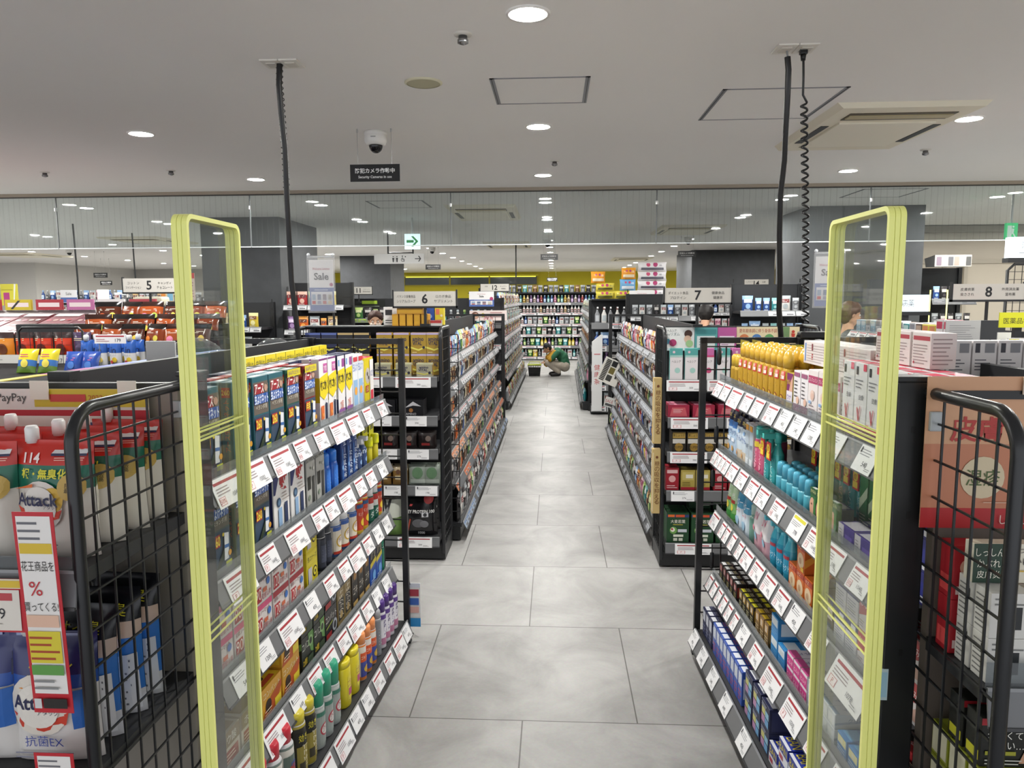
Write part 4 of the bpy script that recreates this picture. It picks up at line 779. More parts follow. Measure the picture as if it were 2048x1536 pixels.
LR.fill(P_rcap, '5', [.07, .155, .24, .325], 2); LR.fill(P_bky, '5', [.42, .50], 2); LR.fill(P_gpump, '5', [.585, .66, .735], 2); LR.fill(P_yscr, '5', [.85, .95], 2); LR.fill(P_ora, '5', [1.045, 1.115, 1.18], 2); LR.fill(P_gry, '5', [1.255], 2); LR.fill(P_pur, '5', [1.325, 1.39, 1.455, 1.52], 2)
T = TG['red']; U = TG['plain']
LR.tags('1', [(.09, TGW[0]), (.25, TGW[1]), (.43, TGW[0]), (.59, T[0]), (.76, T[1]), (.94, TGW[1]), (1.12, TGW[0]), (1.30, T[2]), (1.50, T[3])])
LR.tags('2', [(.12, TGW[1]), (.30, T[1]), (.50, TGW[0]), (.70, T[0]), (.82, T[3]), (.98, TGW[1]), (1.15, T[2]), (1.29, T[1]), (1.46, U[0])])
LR.tags('3', [(.10, U[1]), (.24, U[2]), (.42, TGW[0]), (.60, U[0]), (.78, T[2]), (.93, T[3]), (1.07, TGW[1]), (1.22, T[0]), (1.36, U[3]), (1.5, U[1])])
LR.tags('4', [(.10, TGW[0]), (.28, TGW[1]), (.45, U[3]), (.60, T[0]), (.74, T[2]), (.88, T[1]), (1.02, TGW[0]), (1.17, T[3]), (1.31, U[0]), (1.46, U[2])])
LR.tags('5', [(.12, TGW[1]), (.30, U[1]), (.48, TGW[0]), (.66, TGW[1]), (.80, U[0]), (.93, U[2]), (1.08, T[1]), (1.24, T[0]), (1.40, TGW[0]), (1.53, U[3])])
# ================================================================ skincare rack on the right of the aisle
RR = Rack('skincare_rack', 'black rack of skincare and itch medicine behind the right clear gate', 'store rack', 'right skincare rack', .655, 3.33, math.radians(-88.05), 1.72, 1.48, .45, 'from far end')
RR.body(dbl=.42)
for k, z, y0, ph in (('1', 1.285, .075, 'top shelf'), ('2', .975, .075, 'second shelf'), ('3', .69, .075, 'third shelf'), ('4', .395, .065, 'fourth shelf'), ('5', .125, .0, 'bottom shelf')):
    RR.shelf(k, z, y0, ph, lip=.035 if k != '5' else 0, tilt=26)
q = MB(); wire_panel(q, 0, .10, .82, 1.44, 8, 13); q.box(-.012, -.012, 0, .015, .012, 1.48, BLK); q.box(-.012, -.012, 1.455, .85, .012, 1.48, BLK); q.box(-.02, -.015, 0, .02, .015, .012, BLK)
q.xf(TR(-.015, .01, 0, PI / 2)); RR.part('wire_end_panel', q)
q = MB(); q.box(0, .44, 1.40, 1.72, .90, 1.425, MATTE); q.box(0, .86, .06, 1.72, .885, 1.40, BLK2); RR.part('rear_shelf_unit', q)
# black cord ends hanging on the wire panel
for i, z in enumerate((1.36, 1.06, .86, .60)):
    q = MB(); q.lathe([(.002, .045), (.009, .04), (.011, 0), (.009, -.03), (.003, -.035)], BLK, 10, sy=.6); q.tube([(0, 0, .04), (0, 0, .08)], .002, BLK, 5)
    p = at((1440, 1434, 1427, 1425)[i], (715, 872, 960, 1125)[i], 3.30); o = link('hanging_price_clip', q.mesh('clip'), None, TR(p.x, 3.315, p.z)); reg(o, 'black clip hanging', 'clip', 'on the wire end panel, right skincare rack', -i, 'from the top')
P_gold1 = bottlep('mosquito_lotion_bottle', 'tall gold spray bottle', [(.028, 0), (.031, .006), (.031, .10), (.024, .125), (.023, .13)], ['c79a2a', 'c9a030', 'cfa83a', 'c99f34'], [(.025, .13), (.026, .165), (.022, .172), (.017, .186), (.006, .19)], capcol='d4aa3c', sy=.75, rough=.22, zr=(.004, .124),
    items=[('R', .12, .06, .88, .98, 'b88f24'), ('C', .5, .18, .2, '7a1f24'), ('C', .5, .18, .15, 'd8b04a'), ('L', .25, .4, .75, .6, 3, '6a5a1a'), ('R', .2, .7, .8, .96, 'c8382c'), ('R', .26, .74, .74, .84, 'f0e4d8'), ('T', '薬用', .5, .9, .1, 'f4e8d0', .5), ('T', '蚊', .5, .79, .08, 'b8302a', .3)])
P_gold2 = bottlep('mosquito_lotion_bottle', 'short gold-capped bottle', [(.02, 0), (.022, .004), (.022, .075), (.02, .08)], ['b8922a', 'c8a43a', 'c8a43a'], [(.021, .08), (.021, .12), (.014, .13)], capcol='d2b03a', zr=(.005, .075), items=[('R', .1, .1, .9, .9, 'b08a26'), ('L', .2, .3, .8, .8, 4, '6a5a1a')], extra=lambda c: (c.box(-.035, .024, .0, .035, .026, .19, M('8a7a22', .4)), c.decal(front_fn(-.035, .0235, 0), .07, .19, [('C', .3, .18, .2, '7a1f24'), ('C', .3, .18, .15, 'd8b04a'), ('R', .1, .6, .9, .95, '9a8a2a'), ('L', .2, .65, .8, .9, 3, '3a3410')])))
RR.fill(P_gold2, '1', [.11, .165], 2); RR.fill(P_gold1, '1', span(.20, .78, 9), 3); 
P_mag = boxp('itch_cream_box', 'magenta itch cream box', .055, .03, .12, 'c8b44a', [('R', 0, .5, 1, 1, '7a2460'), ('Q', [(.4, .5), (1, .5), (1, .95), (.7, .8)], 'd8a890'), ('R', 0, .18, 1, .5, 'e4dce4'), ('T', 'かゆみ', .35, .75, .16, 'e8c83a', .6), ('R', 0, 0, 1, .18, 'd8b83a'), ('T', 'ウナ', .5, .34, .14, '5a3a9a', .8)])
P_wmag = boxp('itch_lotion_box', 'white and magenta lotion box', .06, .04, .135, 'e6e2e4', [('R', 0, .02, 1, .2, 'a8306a'), ('T', 'ウナコーワ', .5, .11, .09, 'f0e4ec', .9), ('L', .15, .35, .8, .8, 5, '4a4448'), ('R', .1, .86, .9, .96, '9a5a7a'), ('C', .7, .3, .2, 'e0b8a4')], [('R', .1, .1, .9, .9, 'd8c0cc')])
P_wpk = boxp('skin_cream_box', 'pink-banded white cream box', .075, .05, .15, 'e6dedd', [('R', 0, .72, 1, .88, 'b0406a'), ('T', 'プレフェミン', .5, .8, .08, 'f4e4ec', .9), ('L', .15, .1, .85, .3, 3, '8a7a80'), ('C', .5, .48, .22, 'e2c8bc'), ('C', .52, .46, .14, 'dcb8a8'), ('R', .15, .3, .4, .36, '8fb0d8')], [('R', .1, .7, .9, .9, 'b0406a'), ('L', .1, .1, .9, .6, 6, '9a9094')])
P_carton = boxp('long_medicine_carton', 'long white medicine carton', .24, .10, .075, 'dad2d0', [('R', .05, .1, .09, .9, '4a7ab8'), ('R', .30, .2, .34, .5, 'a83040'), ('L', .12, .1, .95, .9, 7, 'b8adad'), ('R', .3, .6, .34, .9, '7a2a3a')], [('R', .1, .1, .9, .5, 'e8dce2'), ('R', .1, .15, .42, .45, 'b85a9a'), ('R', .55, .15, .88, .45, 'b85a9a'), ('L', .1, .6, .9, .9, 3, '9a8a92')], [('L', .05, .1, .95, .9, 4, 'c8bebe')])
P_print = boxp('printed_medicine_carton', 'fine-printed medicine carton', .085, .06, .085, 'd8d0ce', [('R', .06, .78, .94, .9, 'a83a48'), ('L', .08, .1, .92, .7, 7, '9a8c8c'), ('C', .14, .14, .04, 'a83a48')], [('L', .08, .1, .92, .9, 7, '9a8c8c')], [('L', .08, .1, .92, .9, 7, 'b0a4a4')])
P_cure = boxp('skin_cream_box', 'white box with red foot', .07, .05, .20, 'ecebec', [('R', 0, 0, 1, .17, 'd8364c'), ('R', .1, .84, .28, .95, '2a2a30'), ('R', .7, .9, .95, .99, 'e8506a'), ('L', .12, .66, .8, .8, 3, '8a8a90'), ('T', '皮膚', .6, .55, .07, '3a3a40', .4), ('Q', [(.3, .4), (.36, .42), (.5, .24), (.44, .22)], 'c84a5a'), ('Q', [(.44, .22), (.5, .24), (.62, .42), (.58, .44)], 'c84a5a'), ('R', .1, .18, .3, .22, 'd8364c')], [('R', 0, 0, 1, .17, 'd8364c'), ('L', .1, .25, .9, .9, 10, '9a9aa0')], [('R', .1, .1, .9, .9, 'e8506a')])
RR.fill(P_mag, '1', [.83], 2); RR.fill(P_wmag, '1', [.895, .96], 3); RR.fill(P_wpk, '1', [1.03, 1.11, 1.19], 3, 1); RR.fill(P_cure, '1', [1.28, 1.355, 1.43, 1.505, 1.58, 1.655], 2)
RR.fill(P_print, '1', [1.05, 1.14], 2, 1, dy=.02, desc='fine-printed carton on cream boxes') if False else None
for i, x in enumerate((.90, 1.15)): RR.put(P_carton, '1', x, .06, .152, 0, '', 'stacked')
for i, x in enumerate((1.32, 1.415, 1.51)): RR.put(P_print, '1', x, .07, .202, 0, '', 'stacked')
# second shelf
P_nvs = pouchp('cooling_sheet_pack', 'blue-white cooling sheet pack', .06, .03, .20, [(.62, 'b9cfe4'), (.2, '4a78b8'), (.18, '20243a')], [('T', 'ひんやり', .5, .55, .12, '33558f', .85), ('T', '2本', .5, .9, .09, 'f0d060', .6), ('C', .4, .2, .2, 'e0a860'), ('R', .1, .36, .9, .44, 'e8eef6')])
P_fog = pouchp('cooling_sheet_pack', 'white bubble-print sheet pack', .07, .03, .19, [(.3, 'd8c8b0'), (.5, 'cfdde8'), (.2, '23263c')], [('T', 'ゆうかん', .5, .55, .14, '3f62a0', .9), ('C', .3, .2, .16, 'e09a3a'), ('C', .7, .7, .12, '8fb4dc'), ('T', '2本分', .5, .9, .1, 'e8d060', .7)], seed=3)
P_clr = boxp('clear_tick_spray_pack', 'pale clear spray pack', .045, .03, .185, 'c4ccd2', [('R', .1, .3, .9, .9, 'aebcc8'), ('T', 'VAPE', .5, .5, .1, '5a6a7a', .8), ('R', .1, .05, .9, .25, 'd8dee2'), ('R', .1, .85, .9, .97, 'e0a040')], rough=.15)
P_pinkt = spray('sunscreen_spray', 'pink spray with teal cap', 'c8587a', 'd06484', '3fb0a8', [('T', 'VAPE', .5, .5, .4, 'f0c8d4', .5, -1), ('C', .5, .2, .2, 'e8a0b4'), ('R', .1, .8, .9, .98, 'd8c040')], r=.024, h=.165, caph=.05)
P_tealt = bottlep('repellent_trigger_spray', 'teal trigger repellent spray', [(.026, 0), (.028, .005), (.028, .12), (.014, .15), (.013, .165)], ['2f9a9a', '38a8a6', '48b8b2', '48b8b2'], [(.016, .163), (.017, .19), (.013, .2)], capcol='4fc0b8', sy=.8, rough=.15, zr=(.01, .12), items=[('R', .1, .1, .9, .9, '3aa0a4'), ('T', 'スキンベープ', .5, .5, .4, 'd8f0ee', .8, -1)],
    extra=lambda c: (c.box(-.008, -.055, .178, .008, .0, .198, M('56c6bc', .3), .003), c.box(-.02, -.034, .10, .02, -.0305, .165, M('c83a3a', .4)), c.decal(front_fn(-.02, -.0345, .10), .04, .065, [('C', .5, .65, .4, 'e8d83a'), ('R', .1, .1, .9, .4, 'f0d040'), ('T', '蚊', .5, .65, .3, 'a82a2a', .6)])))
P_lb = bottlep('mist_bottle', 'light-blue capped mist bottle', [(.019, 0), (.021, .004), (.021, .055), (.019, .06)], ['3f98b0', '58b0c4', '7fc8d6'], [(.0195, .06), (.0185, .098), (.0165, .106), (.008, .110)], capcol='5cb4d0', rough=.15)
P_face = boxp('face_patch_card', 'green face-print card', .05, .012, .10, '2f6a3a', [('C', .35, .4, .4, 'd8a88c', .3), ('R', 0, .78, 1, 1, '28552f'), ('T', 'かゆみ', .5, .9, .12, 'e0e0a0', .8), ('R', .62, .05, .95, .7, '3f7a3f'), ('C', .3, .5, .06, '5a3428')], top=[('R', .2, .1, .8, .9, 'd8dcd8')])
P_prp = boxp('ointment_box', 'silver-purple ointment box', .10, .06, .055, '4a3a88', [('R', 0, 0, .35, 1, 'c4c0c8'), ('R', .45, .2, .9, .6, '6f5ab0'), ('L', .05, .2, .3, .8, 4, '8a8690')], [('R', .0, .0, 1, 1, 'b8b4bc')], [('R', .1, .1, .9, .9, 'c8c4cc')])
P_nvy = boxp('ointment_box', 'navy ointment box', .085, .065, .075, '25287a', [('R', .1, .2, .9, .7, '2f3590'), ('C', .25, .5, .06, 'c8c8e8'), ('C', .42, .5, .06, 'c8c8e8'), ('C', .59, .5, .06, 'c8c8e8'), ('R', .72, .1, .95, .3, 'e4e4ec')], [('R', .04, .04, .96, .9, 'e6e6ee'), ('L', .1, .2, .9, .7, 4, '8a8aa4')], [('R', .1, .15, .9, .35, '4a50a8'), ('L', .1, .45, .9, .85, 3, '6a70c0')])
RR.fill(P_nvs, '2', [.11, .17], 2); RR.fill(P_fog, '2', [.24, .315], 2); RR.fill(P_clr, '2', [.375, .425], 2); RR.fill(P_pinkt, '2', [.48, .535], 2); RR.fill(P_tealt, '2', [.60, .67], 1); RR.fill(P_tealt, '2', span(.72, 1.12, 6), 1, dy=.13)
RR.fill(P_lb, '2', span(.705, 1.02, 6), 2, dy=.0); RR.fill(P_face, '2', span(.72, 1.06, 5), 1, dy=.0, desc='green face-print card') if False else None
RR.fill(P_face, '2', span(1.045, 1.25, 4), 1); RR.fill(P_prp, '2', [1.31, 1.415], 2, 1); RR.fill(P_nvy, '2', [1.51, 1.60, 1.685], 2, 3); RR.fill(P_prp, '2', [1.10], 1, 1, dy=.03)
P_ama = boxp('lip_care_card', 'green lip care card', .05, .02, .16, '2f7a42', [('Q', [(0, .3), (1, .6), (1, .8), (0, .5)], 'cfe0c0'), ('L', .1, .1, .9, .28, 3, 'e0e8d0')]); RR.fill(P_ama, '2', [1.14, 1.2, 1.26], 1, dy=.12)
# third shelf
P_vape = bottlep('repellent_refill_pouch', 'pale green repellent bottle', [(.03, 0), (.036, .01), (.034, .09), (.022, .15), (.02, .155)], ['4f9a4a', '7fb46a', 'bfd8b4', 'd0e4c8'], [(.018, .155), (.018, .19), (.013, .196)], capcol='7fc45a', sy=.7, rough=.15, zr=(.02, .14), items=[('T', 'VAPE', .5, .85, .14, 'f4f8f0', .6), ('R', .15, .56, .85, .68, 'b03a30'), ('C', .5, .4, .2, 'd8c84a'), ('R', .1, .0, .9, .2, '3f8a3f')])
P_bush = pouchp('cooling_sheet_pack', 'blue-white shower sheet pack', .085, .05, .17, [(.55, 'd4e0ea'), (.2, '5fa4c8'), (.25, '3f8ab0')], [('T', 'シャワー', .5, .72, .16, 'f0f8fc', .9), ('T', 'シート', .5, .5, .14, 'b8304a', .6), ('C', .5, .25, .22, '9fc4dc')], seed=5)
P_grb = bottlep('mist_bottle', 'grey-green glassy mist bottle', [(.02, 0), (.023, .005), (.023, .10), (.015, .115)], ['5a8a7a', '6f9a8c', '86aca0'], [(.017, .115), (.017, .15), (.012, .156)], capcol='a8c4bc', rough=.12)
P_wpc = pouchp('baby_lotion_pouch', 'white-pink lotion pouch', .085, .05, .19, [(.35, 'd8a8b4'), (.4, 'e8e4e6'), (.25, 'dfe4ea')], [('T', 'UV', .5, .7, .16, 'c05a7a', .5), ('C', .35, .45, .14, 'e88aa0'), ('C', .6, .3, .18, '8fc0d8')], seed=8)
P_bl3 = bottlep('repellent_trigger_spray', 'turquoise trigger spray', [(.027, 0), (.03, .006), (.03, .11), (.016, .14), (.015, .155)], ['1f88ac', '2f9cbc', '48b0c8', '60c0d4'], [(.017, .153), (.018, .185), (.013, .193)], capcol='58bcd4', sy=.8, rough=.15, zr=(.01, .11), items=[('R', .1, .2, .9, .9, '2a90b4'), ('R', .1, .7, .9, .82, 'a83a4a'), ('T', 'サラテクト', .5, .4, .2, 'e0f4f8', .85)], extra=lambda c: c.box(-.008, -.05, .172, .008, 0, .19, M('60c4d8', .3), .003))
P_orc = boxp('bandage_box', 'orange wound patch box', .065, .05, .09, 'd06a2c', [('C', .5, .4, .4, 'e0c8a4', .28), ('C', .45, .38, .16, 'c09a78'), ('R', .0, .78, 1, .97, 'a83a24'), ('T', 'キズ', .4, .88, .14, 'f4e0b8', .5), ('R', .6, .05, .95, .2, 'e8b83a')], [('Q', [(0, .2), (1, .6), (1, .8), (0, .5)], 'e8a040')], [('R', .1, .1, .9, .9, 'e88a3a')])
P_brc = boxp('medicine_patch_box', 'brown medicine patch box', .07, .04, .11, '5a4a3a', [('R', .05, .35, .95, .65, 'd8d0c0'), ('T', 'ODORA', .5, .5, .16, '3a3430', .8), ('Q', [(.5, 1), (1, 1), (1, .7)], '2a3a7a'), ('C', .3, .82, .12, 'c89a5a'), ('R', .1, .08, .9, .25, '3a4a6a')], [('R', .1, .1, .9, .9, '3a3a5a')])
P_teb = boxp('bandage_box', 'teal plaster box', .05, .05, .085, '2f8a94', [('R', .1, .5, .9, .9, '3fa8b0'), ('L', .1, .1, .9, .4, 3, 'd0e8e8')], [('R', .1, .1, .9, .9, '268090')], [('R', .1, .1, .9, .9, '48b0b8')])
P_nwb = boxp('medicine_box', 'navy-topped printed box', .07, .05, .10, 'd8d8dc', [('R', 0, .62, 1, 1, '2c3468'), ('L', .1, .1, .9, .55, 6, '9a9aa4'), ('R', .5, .7, .9, .9, 'e0e0e8')], [('R', 0, .62, 1, 1, '343c74'), ('L', .1, .1, .9, .55, 6, '9a9aa4')], [('R', .1, .1, .9, .9, '3a4480')])
P_kay = boxp('itch_relief_box', 'red round-label itch box', .085, .05, .12, 'c83a40', [('C', .5, .52, .46, 'd84a4c', .42), ('T', 'かゆみ', .5, .5, .2, 'f4ece8', .8), ('T', '目の', .35, .75, .16, 'f4ece8', .4), ('R', .1, .05, .9, .16, 'e0c8b8')], [('R', 0, 0, 1, .85, 'd8d4d4'), ('L', .1, .1, .9, .8, 6, '9a9aa0')], [('T', 'かゆみ', .5, .5, .4, 'f0e0e0', .8)])
P_rwp = boxp('skin_cream_box', 'white-red slanted cream box', .075, .045, .10, 'e4dede', [('Q', [(0, .35), (1, .6), (1, 1), (0, 1)], 'c04a4c'), ('T', 'かゆみ', .5, .72, .18, 'f4e8e8', .8), ('Q', [(.6, .1), (.9, .1), (.9, .45), (.7, .35)], 'd8b0a0'), ('L', .08, .08, .5, .3, 3, 'a89a9a')], [('R', 0, .5, 1, 1, 'c04a4c')], [('R', .1, .1, .9, .9, 'c8585a'), ('T', 'かゆみ', .5, .5, .4, 'f4e8e8', .8)])
RR.fill(P_vape, '3', [.11, .175], 2); RR.fill(P_bush, '3', [.27, .36], 2); RR.fill(P_grb, '3', [.44], 2); RR.fill(P_wpc, '3', [.515, .61], 2); RR.fill(P_bl3, '3', [.70, .77, .84], 2); RR.fill(P_orc, '3', [.92, .99, 1.06], 2, 2, skip=((0, 0, 1), (2, 0, 1))); RR.fill(P_brc, '3', [1.14, 1.215], 2); RR.fill(P_teb, '3', [.92, .98, 1.04], 1, dy=.12); RR.fill(P_nwb, '3', [1.295, 1.37], 2, 2); RR.fill(P_rwp, '3', [1.45, 1.53, 1.61, 1.685], 2, 2)
# fourth shelf
def small(name, desc, w, d, h, body, a, b2, tp, tx=''):
    fr = [('R', .08, .55, .92, .92, a), ('L', .1, .1, .9, .45, 3, b2)] + ([('T', tx, .5, .73, .26, 'f0f0ee', .8)] if tx else [])
    return boxp(name, desc, w, d, h, body, fr, [('R', .1, .2, .9, .8, a)], [('R', .08, .12, .92, .5, tp), ('L', .1, .6, .9, .9, 2, b2)])
P_s1 = small('eye_drop_box', 'black-white eye drop box', .042, .042, .075, '2a2826', '8a2f2a', 'c8b870', 'dedede', '目'); P_s2 = small('eye_drop_box', 'yellow-black eye drop box', .042, .042, .075, '3a3428', 'a8842c', 'd8d0a0', 'd8d02c', '薬'); P_s3 = small('eye_drop_box', 'gold eye drop box', .045, .045, .085, '7a5f38', 'b08848', 'e0d0a8', 'dcb82c', '目'); P_s4 = small('ointment_box', 'sky-blue ointment box', .07, .11, .075, '2f86c4', 'dce8f0', '7aaed8', 'e4ecf2', '軟膏')
P_s5 = boxp('ointment_tube_box', 'white-pink tube box', .055, .14, .045, 'e8dfe6', [('R', 0, 0, 1, .8, 'cf3a86'), ('T', 'ヒルド', .5, .4, .34, 'f8e4f0', .8)], [('T', 'クリーム', .4, .5, .5, '3a3a9a', .7), ('R', .8, 0, 1, 1, 'cf3a86')], [('T', 'ヒルマイルド', .5, .6, .3, '4a3a8a', .8, 1), ('R', 0, 0, 1, .2, 'd85a9a')])
P_s6 = boxp('ointment_tube_box', 'white wave-print tube box', .05, .15, .045, 'd4d8dc', [('R', .1, .2, .9, .8, 'e6e8ea')], [('Q', [(0, .3), (1, .6), (1, .75), (0, .45)], '9aa8b8'), ('T', 'クリーム', .45, .6, .3, '5a6a80', .6)], [('T', 'はだミスト', .5, .5, .3, '5a7090', .8, 1), ('R', .05, .02, .95, .1, '8fa8c0')])
P_s7 = small('ointment_box', 'sky-blue yellow-label box', .06, .10, .06, '2a7ab8', 'e8e0a0', 'dce8f0', '58a4d4', '液')
RR.fill(P_s1, '4', span(.05, .33, 5), 4); RR.fill(P_s2, '4', span(.36, .56, 4), 4); RR.fill(P_s3, '4', span(.58, .74, 3), 4); RR.fill(P_s4, '4', [.80, .875], 2, 2, skip=((1, 0, 1),)); RR.fill(P_s5, '4', [.96, 1.02, 1.08], 1, 2); RR.fill(P_s6, '4', span(1.12, 1.32, 4), 1, 2); RR.fill(P_s7, '4', [1.37, 1.44], 2, 1)
P_tin = boxp('bandage_box', 'brown skin-tone patch box', .09, .04, .11, 'c8a890', [('C', .45, .5, .4, 'd8b49c', .35), ('C', .5, .45, .2, 'b8866a'), ('R', 0, .85, 1, 1, '4a6a8a')], [('R', .1, .1, .9, .9, '8fb0c8')]); RR.fill(P_tin, '4', [1.53, 1.63], 2); RR.fill(P_kay, '4', [1.5], 1, dy=.10, desc='red round-label itch box')
# bottom shelf
P_n1 = small('eye_drop_box', 'navy-white eye drop box', .05, .05, .125, '262c50', 'c8ccd8', '8a90b0', 'e4e6ec'); P_n2 = small('cooling_patch_box', 'blue-white patch box', .05, .06, .135, '3a5cb4', 'd4dcec', 'c04a4a', 'e4e8f2', '冷'); P_n3 = boxp('cold_pack_box', 'navy four-panel box', .085, .08, .085, '242848', [('R', .08, .45, .48, .72, 'c8c47a'), ('R', .52, .45, .92, .72, '8fc0d8'), ('R', .08, .12, .48, .42, 'b88ab0'), ('R', .52, .12, .92, .42, '6fa4d0'), ('L', .1, .78, .9, .95, 2, 'c0c4d8')], [('R', .1, .1, .9, .9, '30365c')], [('R', .1, .15, .9, .5, 'dfe2ea'), ('L', .1, .6, .9, .9, 2, '8a90b0')])
P_n4 = boxp('plaster_box', 'blue-white yellow-letter box', .08, .07, .07, '2a3a9a', [('R', 0, 0, 1, .45, 'e2e4ec'), ('T', 'BAN', .5, .7, .34, 'e0d040', .8), ('R', .1, .12, .5, .34, 'b84a5a')], [('R', 0, 0, 1, .5, 'd8dce8')], [('T', 'BAN', .5, .5, .5, 'e0d040', .8), ('R', 0, 0, 1, .15, 'e2e4ec')])
RR.fill(P_n1, '5', span(.03, .20, 3), 3, 1); RR.fill(P_n2, '5', span(.22, .66, 8), 3, 1); RR.fill(P_n3, '5', [.74, .835, .93], 2, 2); RR.fill(P_n4, '5', [1.02, 1.11, 1.20, 1.29], 2, 2, skip=((0, 0, 1),)); RR.fill(P_n3, '5', [1.39, 1.48, 1.57, 1.66], 2, 1)
T, U, N, Y_ = TG['red'], TG['plain'], TGN, TG['yellow'][0]
RR.tags('1', [(.07, T[0]), (.19, T[1]), (.34, TGW[0]), (.50, T[2]), (.63, T[3]), (.78, T[0]), (.91, U[0]), (1.03, U[1]), (1.15, U[2]), (1.31, U[3]), (1.5, U[1])], RR.way)
RR.tags('2', [(.04, N[0]), (.105, N[1]), (.17, N[2]), (.235, N[3]), (.33, T[0]), (.46, T[1]), (.60, T[2]), (.72, T[3]), (.88, T[0]), (1.06, Y_), (1.20, T[1]), (1.34, T[2]), (1.50, T[0]), (1.64, U[2])], RR.way)
RR.tags('3', [(.07, T[1]), (.20, N[0]), (.27, N[1]), (.36, N[2]), (.46, N[3]), (.56, T[0]), (.69, T[2]), (.82, T[3]), (.95, T[1]), (1.08, U[0]), (1.25, T[0]), (1.47, TGBIG), (1.64, T[1])], RR.way)
RR.tags('4', [(.05, N[1]), (.13, N[2]), (.21, N[3]), (.29, N[0]), (.37, N[1]), (.46, N[2]), (.58, U[1]), (.74, T[0]), (.92, TGW[0]), (1.12, TGW[1]), (1.30, T[2]), (1.46, T[3]), (1.60, T[0])], RR.way)
RR.tags('5', [(.05, U[0]), (.22, U[2]), (.40, U[1]), (.60, U[3]), (.84, U[0]), (1.1, U[1]), (1.36, TGW[1])], RR.way)

# ================================================================ clear gates with yellow-green edges
EDGE = M('f5f792', .3, spec=.4)
nt = EDGE.node_tree; bb = nt.nodes['Principled BSDF']; bb.inputs['Subsurface Weight'].default_value = .0
EDGE2 = M('dfe468', .3)
ACR = clear('gate_acrylic', 'f6f8f6', haze=.012, fres=1.5)
def gate(x, y0, y1, zt, th, label, base):
    """upright panel in the plane x, from y0 (near) to y1"""
    L = y1 - y0; mw = TR(x, y0, 0, PI / 2)      # local x -> world y
    o = thing('clear_security_gate', label, 'security gate', mw)
    def rr(i, r, n=6):
        pts = [(i, .0), (i, zt - i - r)] if False else [(i, 0.02)]
        for k in range(n + 1):
            a = PI - PI / 2 * k / n; pts.append((i + r + r * math.cos(a), zt - i - r + r * math.sin(a)))
        for k in range(n + 1):
            a = PI / 2 - PI / 2 * k / n; pts.append((L - i - r + r * math.cos(a), zt - i - r + r * math.sin(a)))
        pts.append((L - i, 0.02)); return pts
    q = MB(); A, B = rr(0, .022), rr(.009, .016); n = len(A)
    for lo, hi, mm in ((-th / 2, -th / 6, EDGE), (-th / 6 + .001, th / 6 - .001, EDGE), (th / 6, th / 2, EDGE)):
        ins = .0
        vs = [(p[0], lo, p[1]) for p in A] + [(p[0], hi, p[1]) for p in A] + [(p[0], lo, p[1]) for p in B] + [(p[0], hi, p[1]) for p in B]
        fs = []
        for i in range(n - 1): fs += [(i, n + i, n + i + 1, i + 1), (2 * n + i, 2 * n + i + 1, 3 * n + i + 1, 3 * n + i), (i, i + 1, 2 * n + i + 1, 2 * n + i), (n + i, 3 * n + i, 3 * n + i + 1, n + i + 1)]
        q.add(vs, fs, mm)
    for lo, hi in ((-th / 6, -th / 6 + .001), (th / 6 - .001, th / 6)):
        A2 = rr(.002, .02); vs = [(p[0], lo, p[1]) for p in A2] + [(p[0], hi, p[1]) for p in A2]
        q.add(vs, [(i, n + i, n + i + 1, i + 1) for i in range(n - 1)], EDGE2)
    link('edge_frame', q.mesh('edge_frame'), o, None, 'yellow-green edge frame')
    q = MB(); P = rr(.009, .016)
    for s in (-th * .30, th * .30):
        q.add([(p[0], s - .0015, p[1]) for p in P], [tuple(range(n))], ACR)
    link('clear_sheet', q.mesh('clear_sheet'), o)
    for z in (1.389, 1.371, .955, .937):
        for a in (-.33, .27): q = MB(); q.box(.004, th * a, z - .002, L - .004, th * (a + .06), z + .002, EDGE); link('cross_line', q.mesh('cross_line'), o)
    q = MB(); q.box(-.01, -th / 2 - .012, 0, L + .01, th / 2 + .012, .05, M('e6e6e2', .4), .006)
    if base: q.box(L - .045, -th / 2 - .006, .05, L + .012, th / 2 + .012, .655, M('eceae6', .4), .006)
    link('gate_foot', q.mesh('gate_foot'), o)
gate(-.737, 1.44, 1.69, 1.829, .032, 'clear security gate with yellow-green edge beside the left insect rack', False)
gate(.640, 1.445, 1.75, 1.829, .032, 'clear security gate with yellow-green edge beside the right skincare rack', False)
# ================================================================ end displays nearest to the door
def side_mesh(R, x, y0, y1, zt, rad=.07, z0=.05, pitch=.056, hp=.075, clip=True):
    """rounded tube frame with a wire grid in the plane x (local), from y0 (front) to y1"""
    q = MB(); pts = [(x, y1, zt)]
    for k in range(9):
        a = PI / 2 * k / 8; pts.append((x, y0 + rad - rad * math.sin(a), zt - rad + rad * math.cos(a)))
    pts.append((x, y0, z0)); q.tube(pts, .0125, M('1b1c1f', .3), 12); R.part('panel_frame', q)
    q = MB(); n = max(2, round((y1 - y0) / pitch)); r = .002
    for i in range(1, n):
        y = y0 + (y1 - y0) * i / n; top = zt - .008 if y > y0 + rad else zt - rad + math.sqrt(max(0, rad ** 2 - (rad - (y - y0)) ** 2))
        q.box(x - r, y - r, z0, x + r, y + r, top, BLK)
    z = zt - .06
    while z > z0: q.box(x - r + .004, y0, z - r, x + r + .004, y1, z + r, BLK); z -= hp
    R.part('wire_grid', q)
    if clip:
        q = MB(); q.box(x - .012, y1 - .035, zt - .075, x + .012, y1 - .018, zt - .035, M('a9adb0', .15), .003); R.part('latch_clip', q)
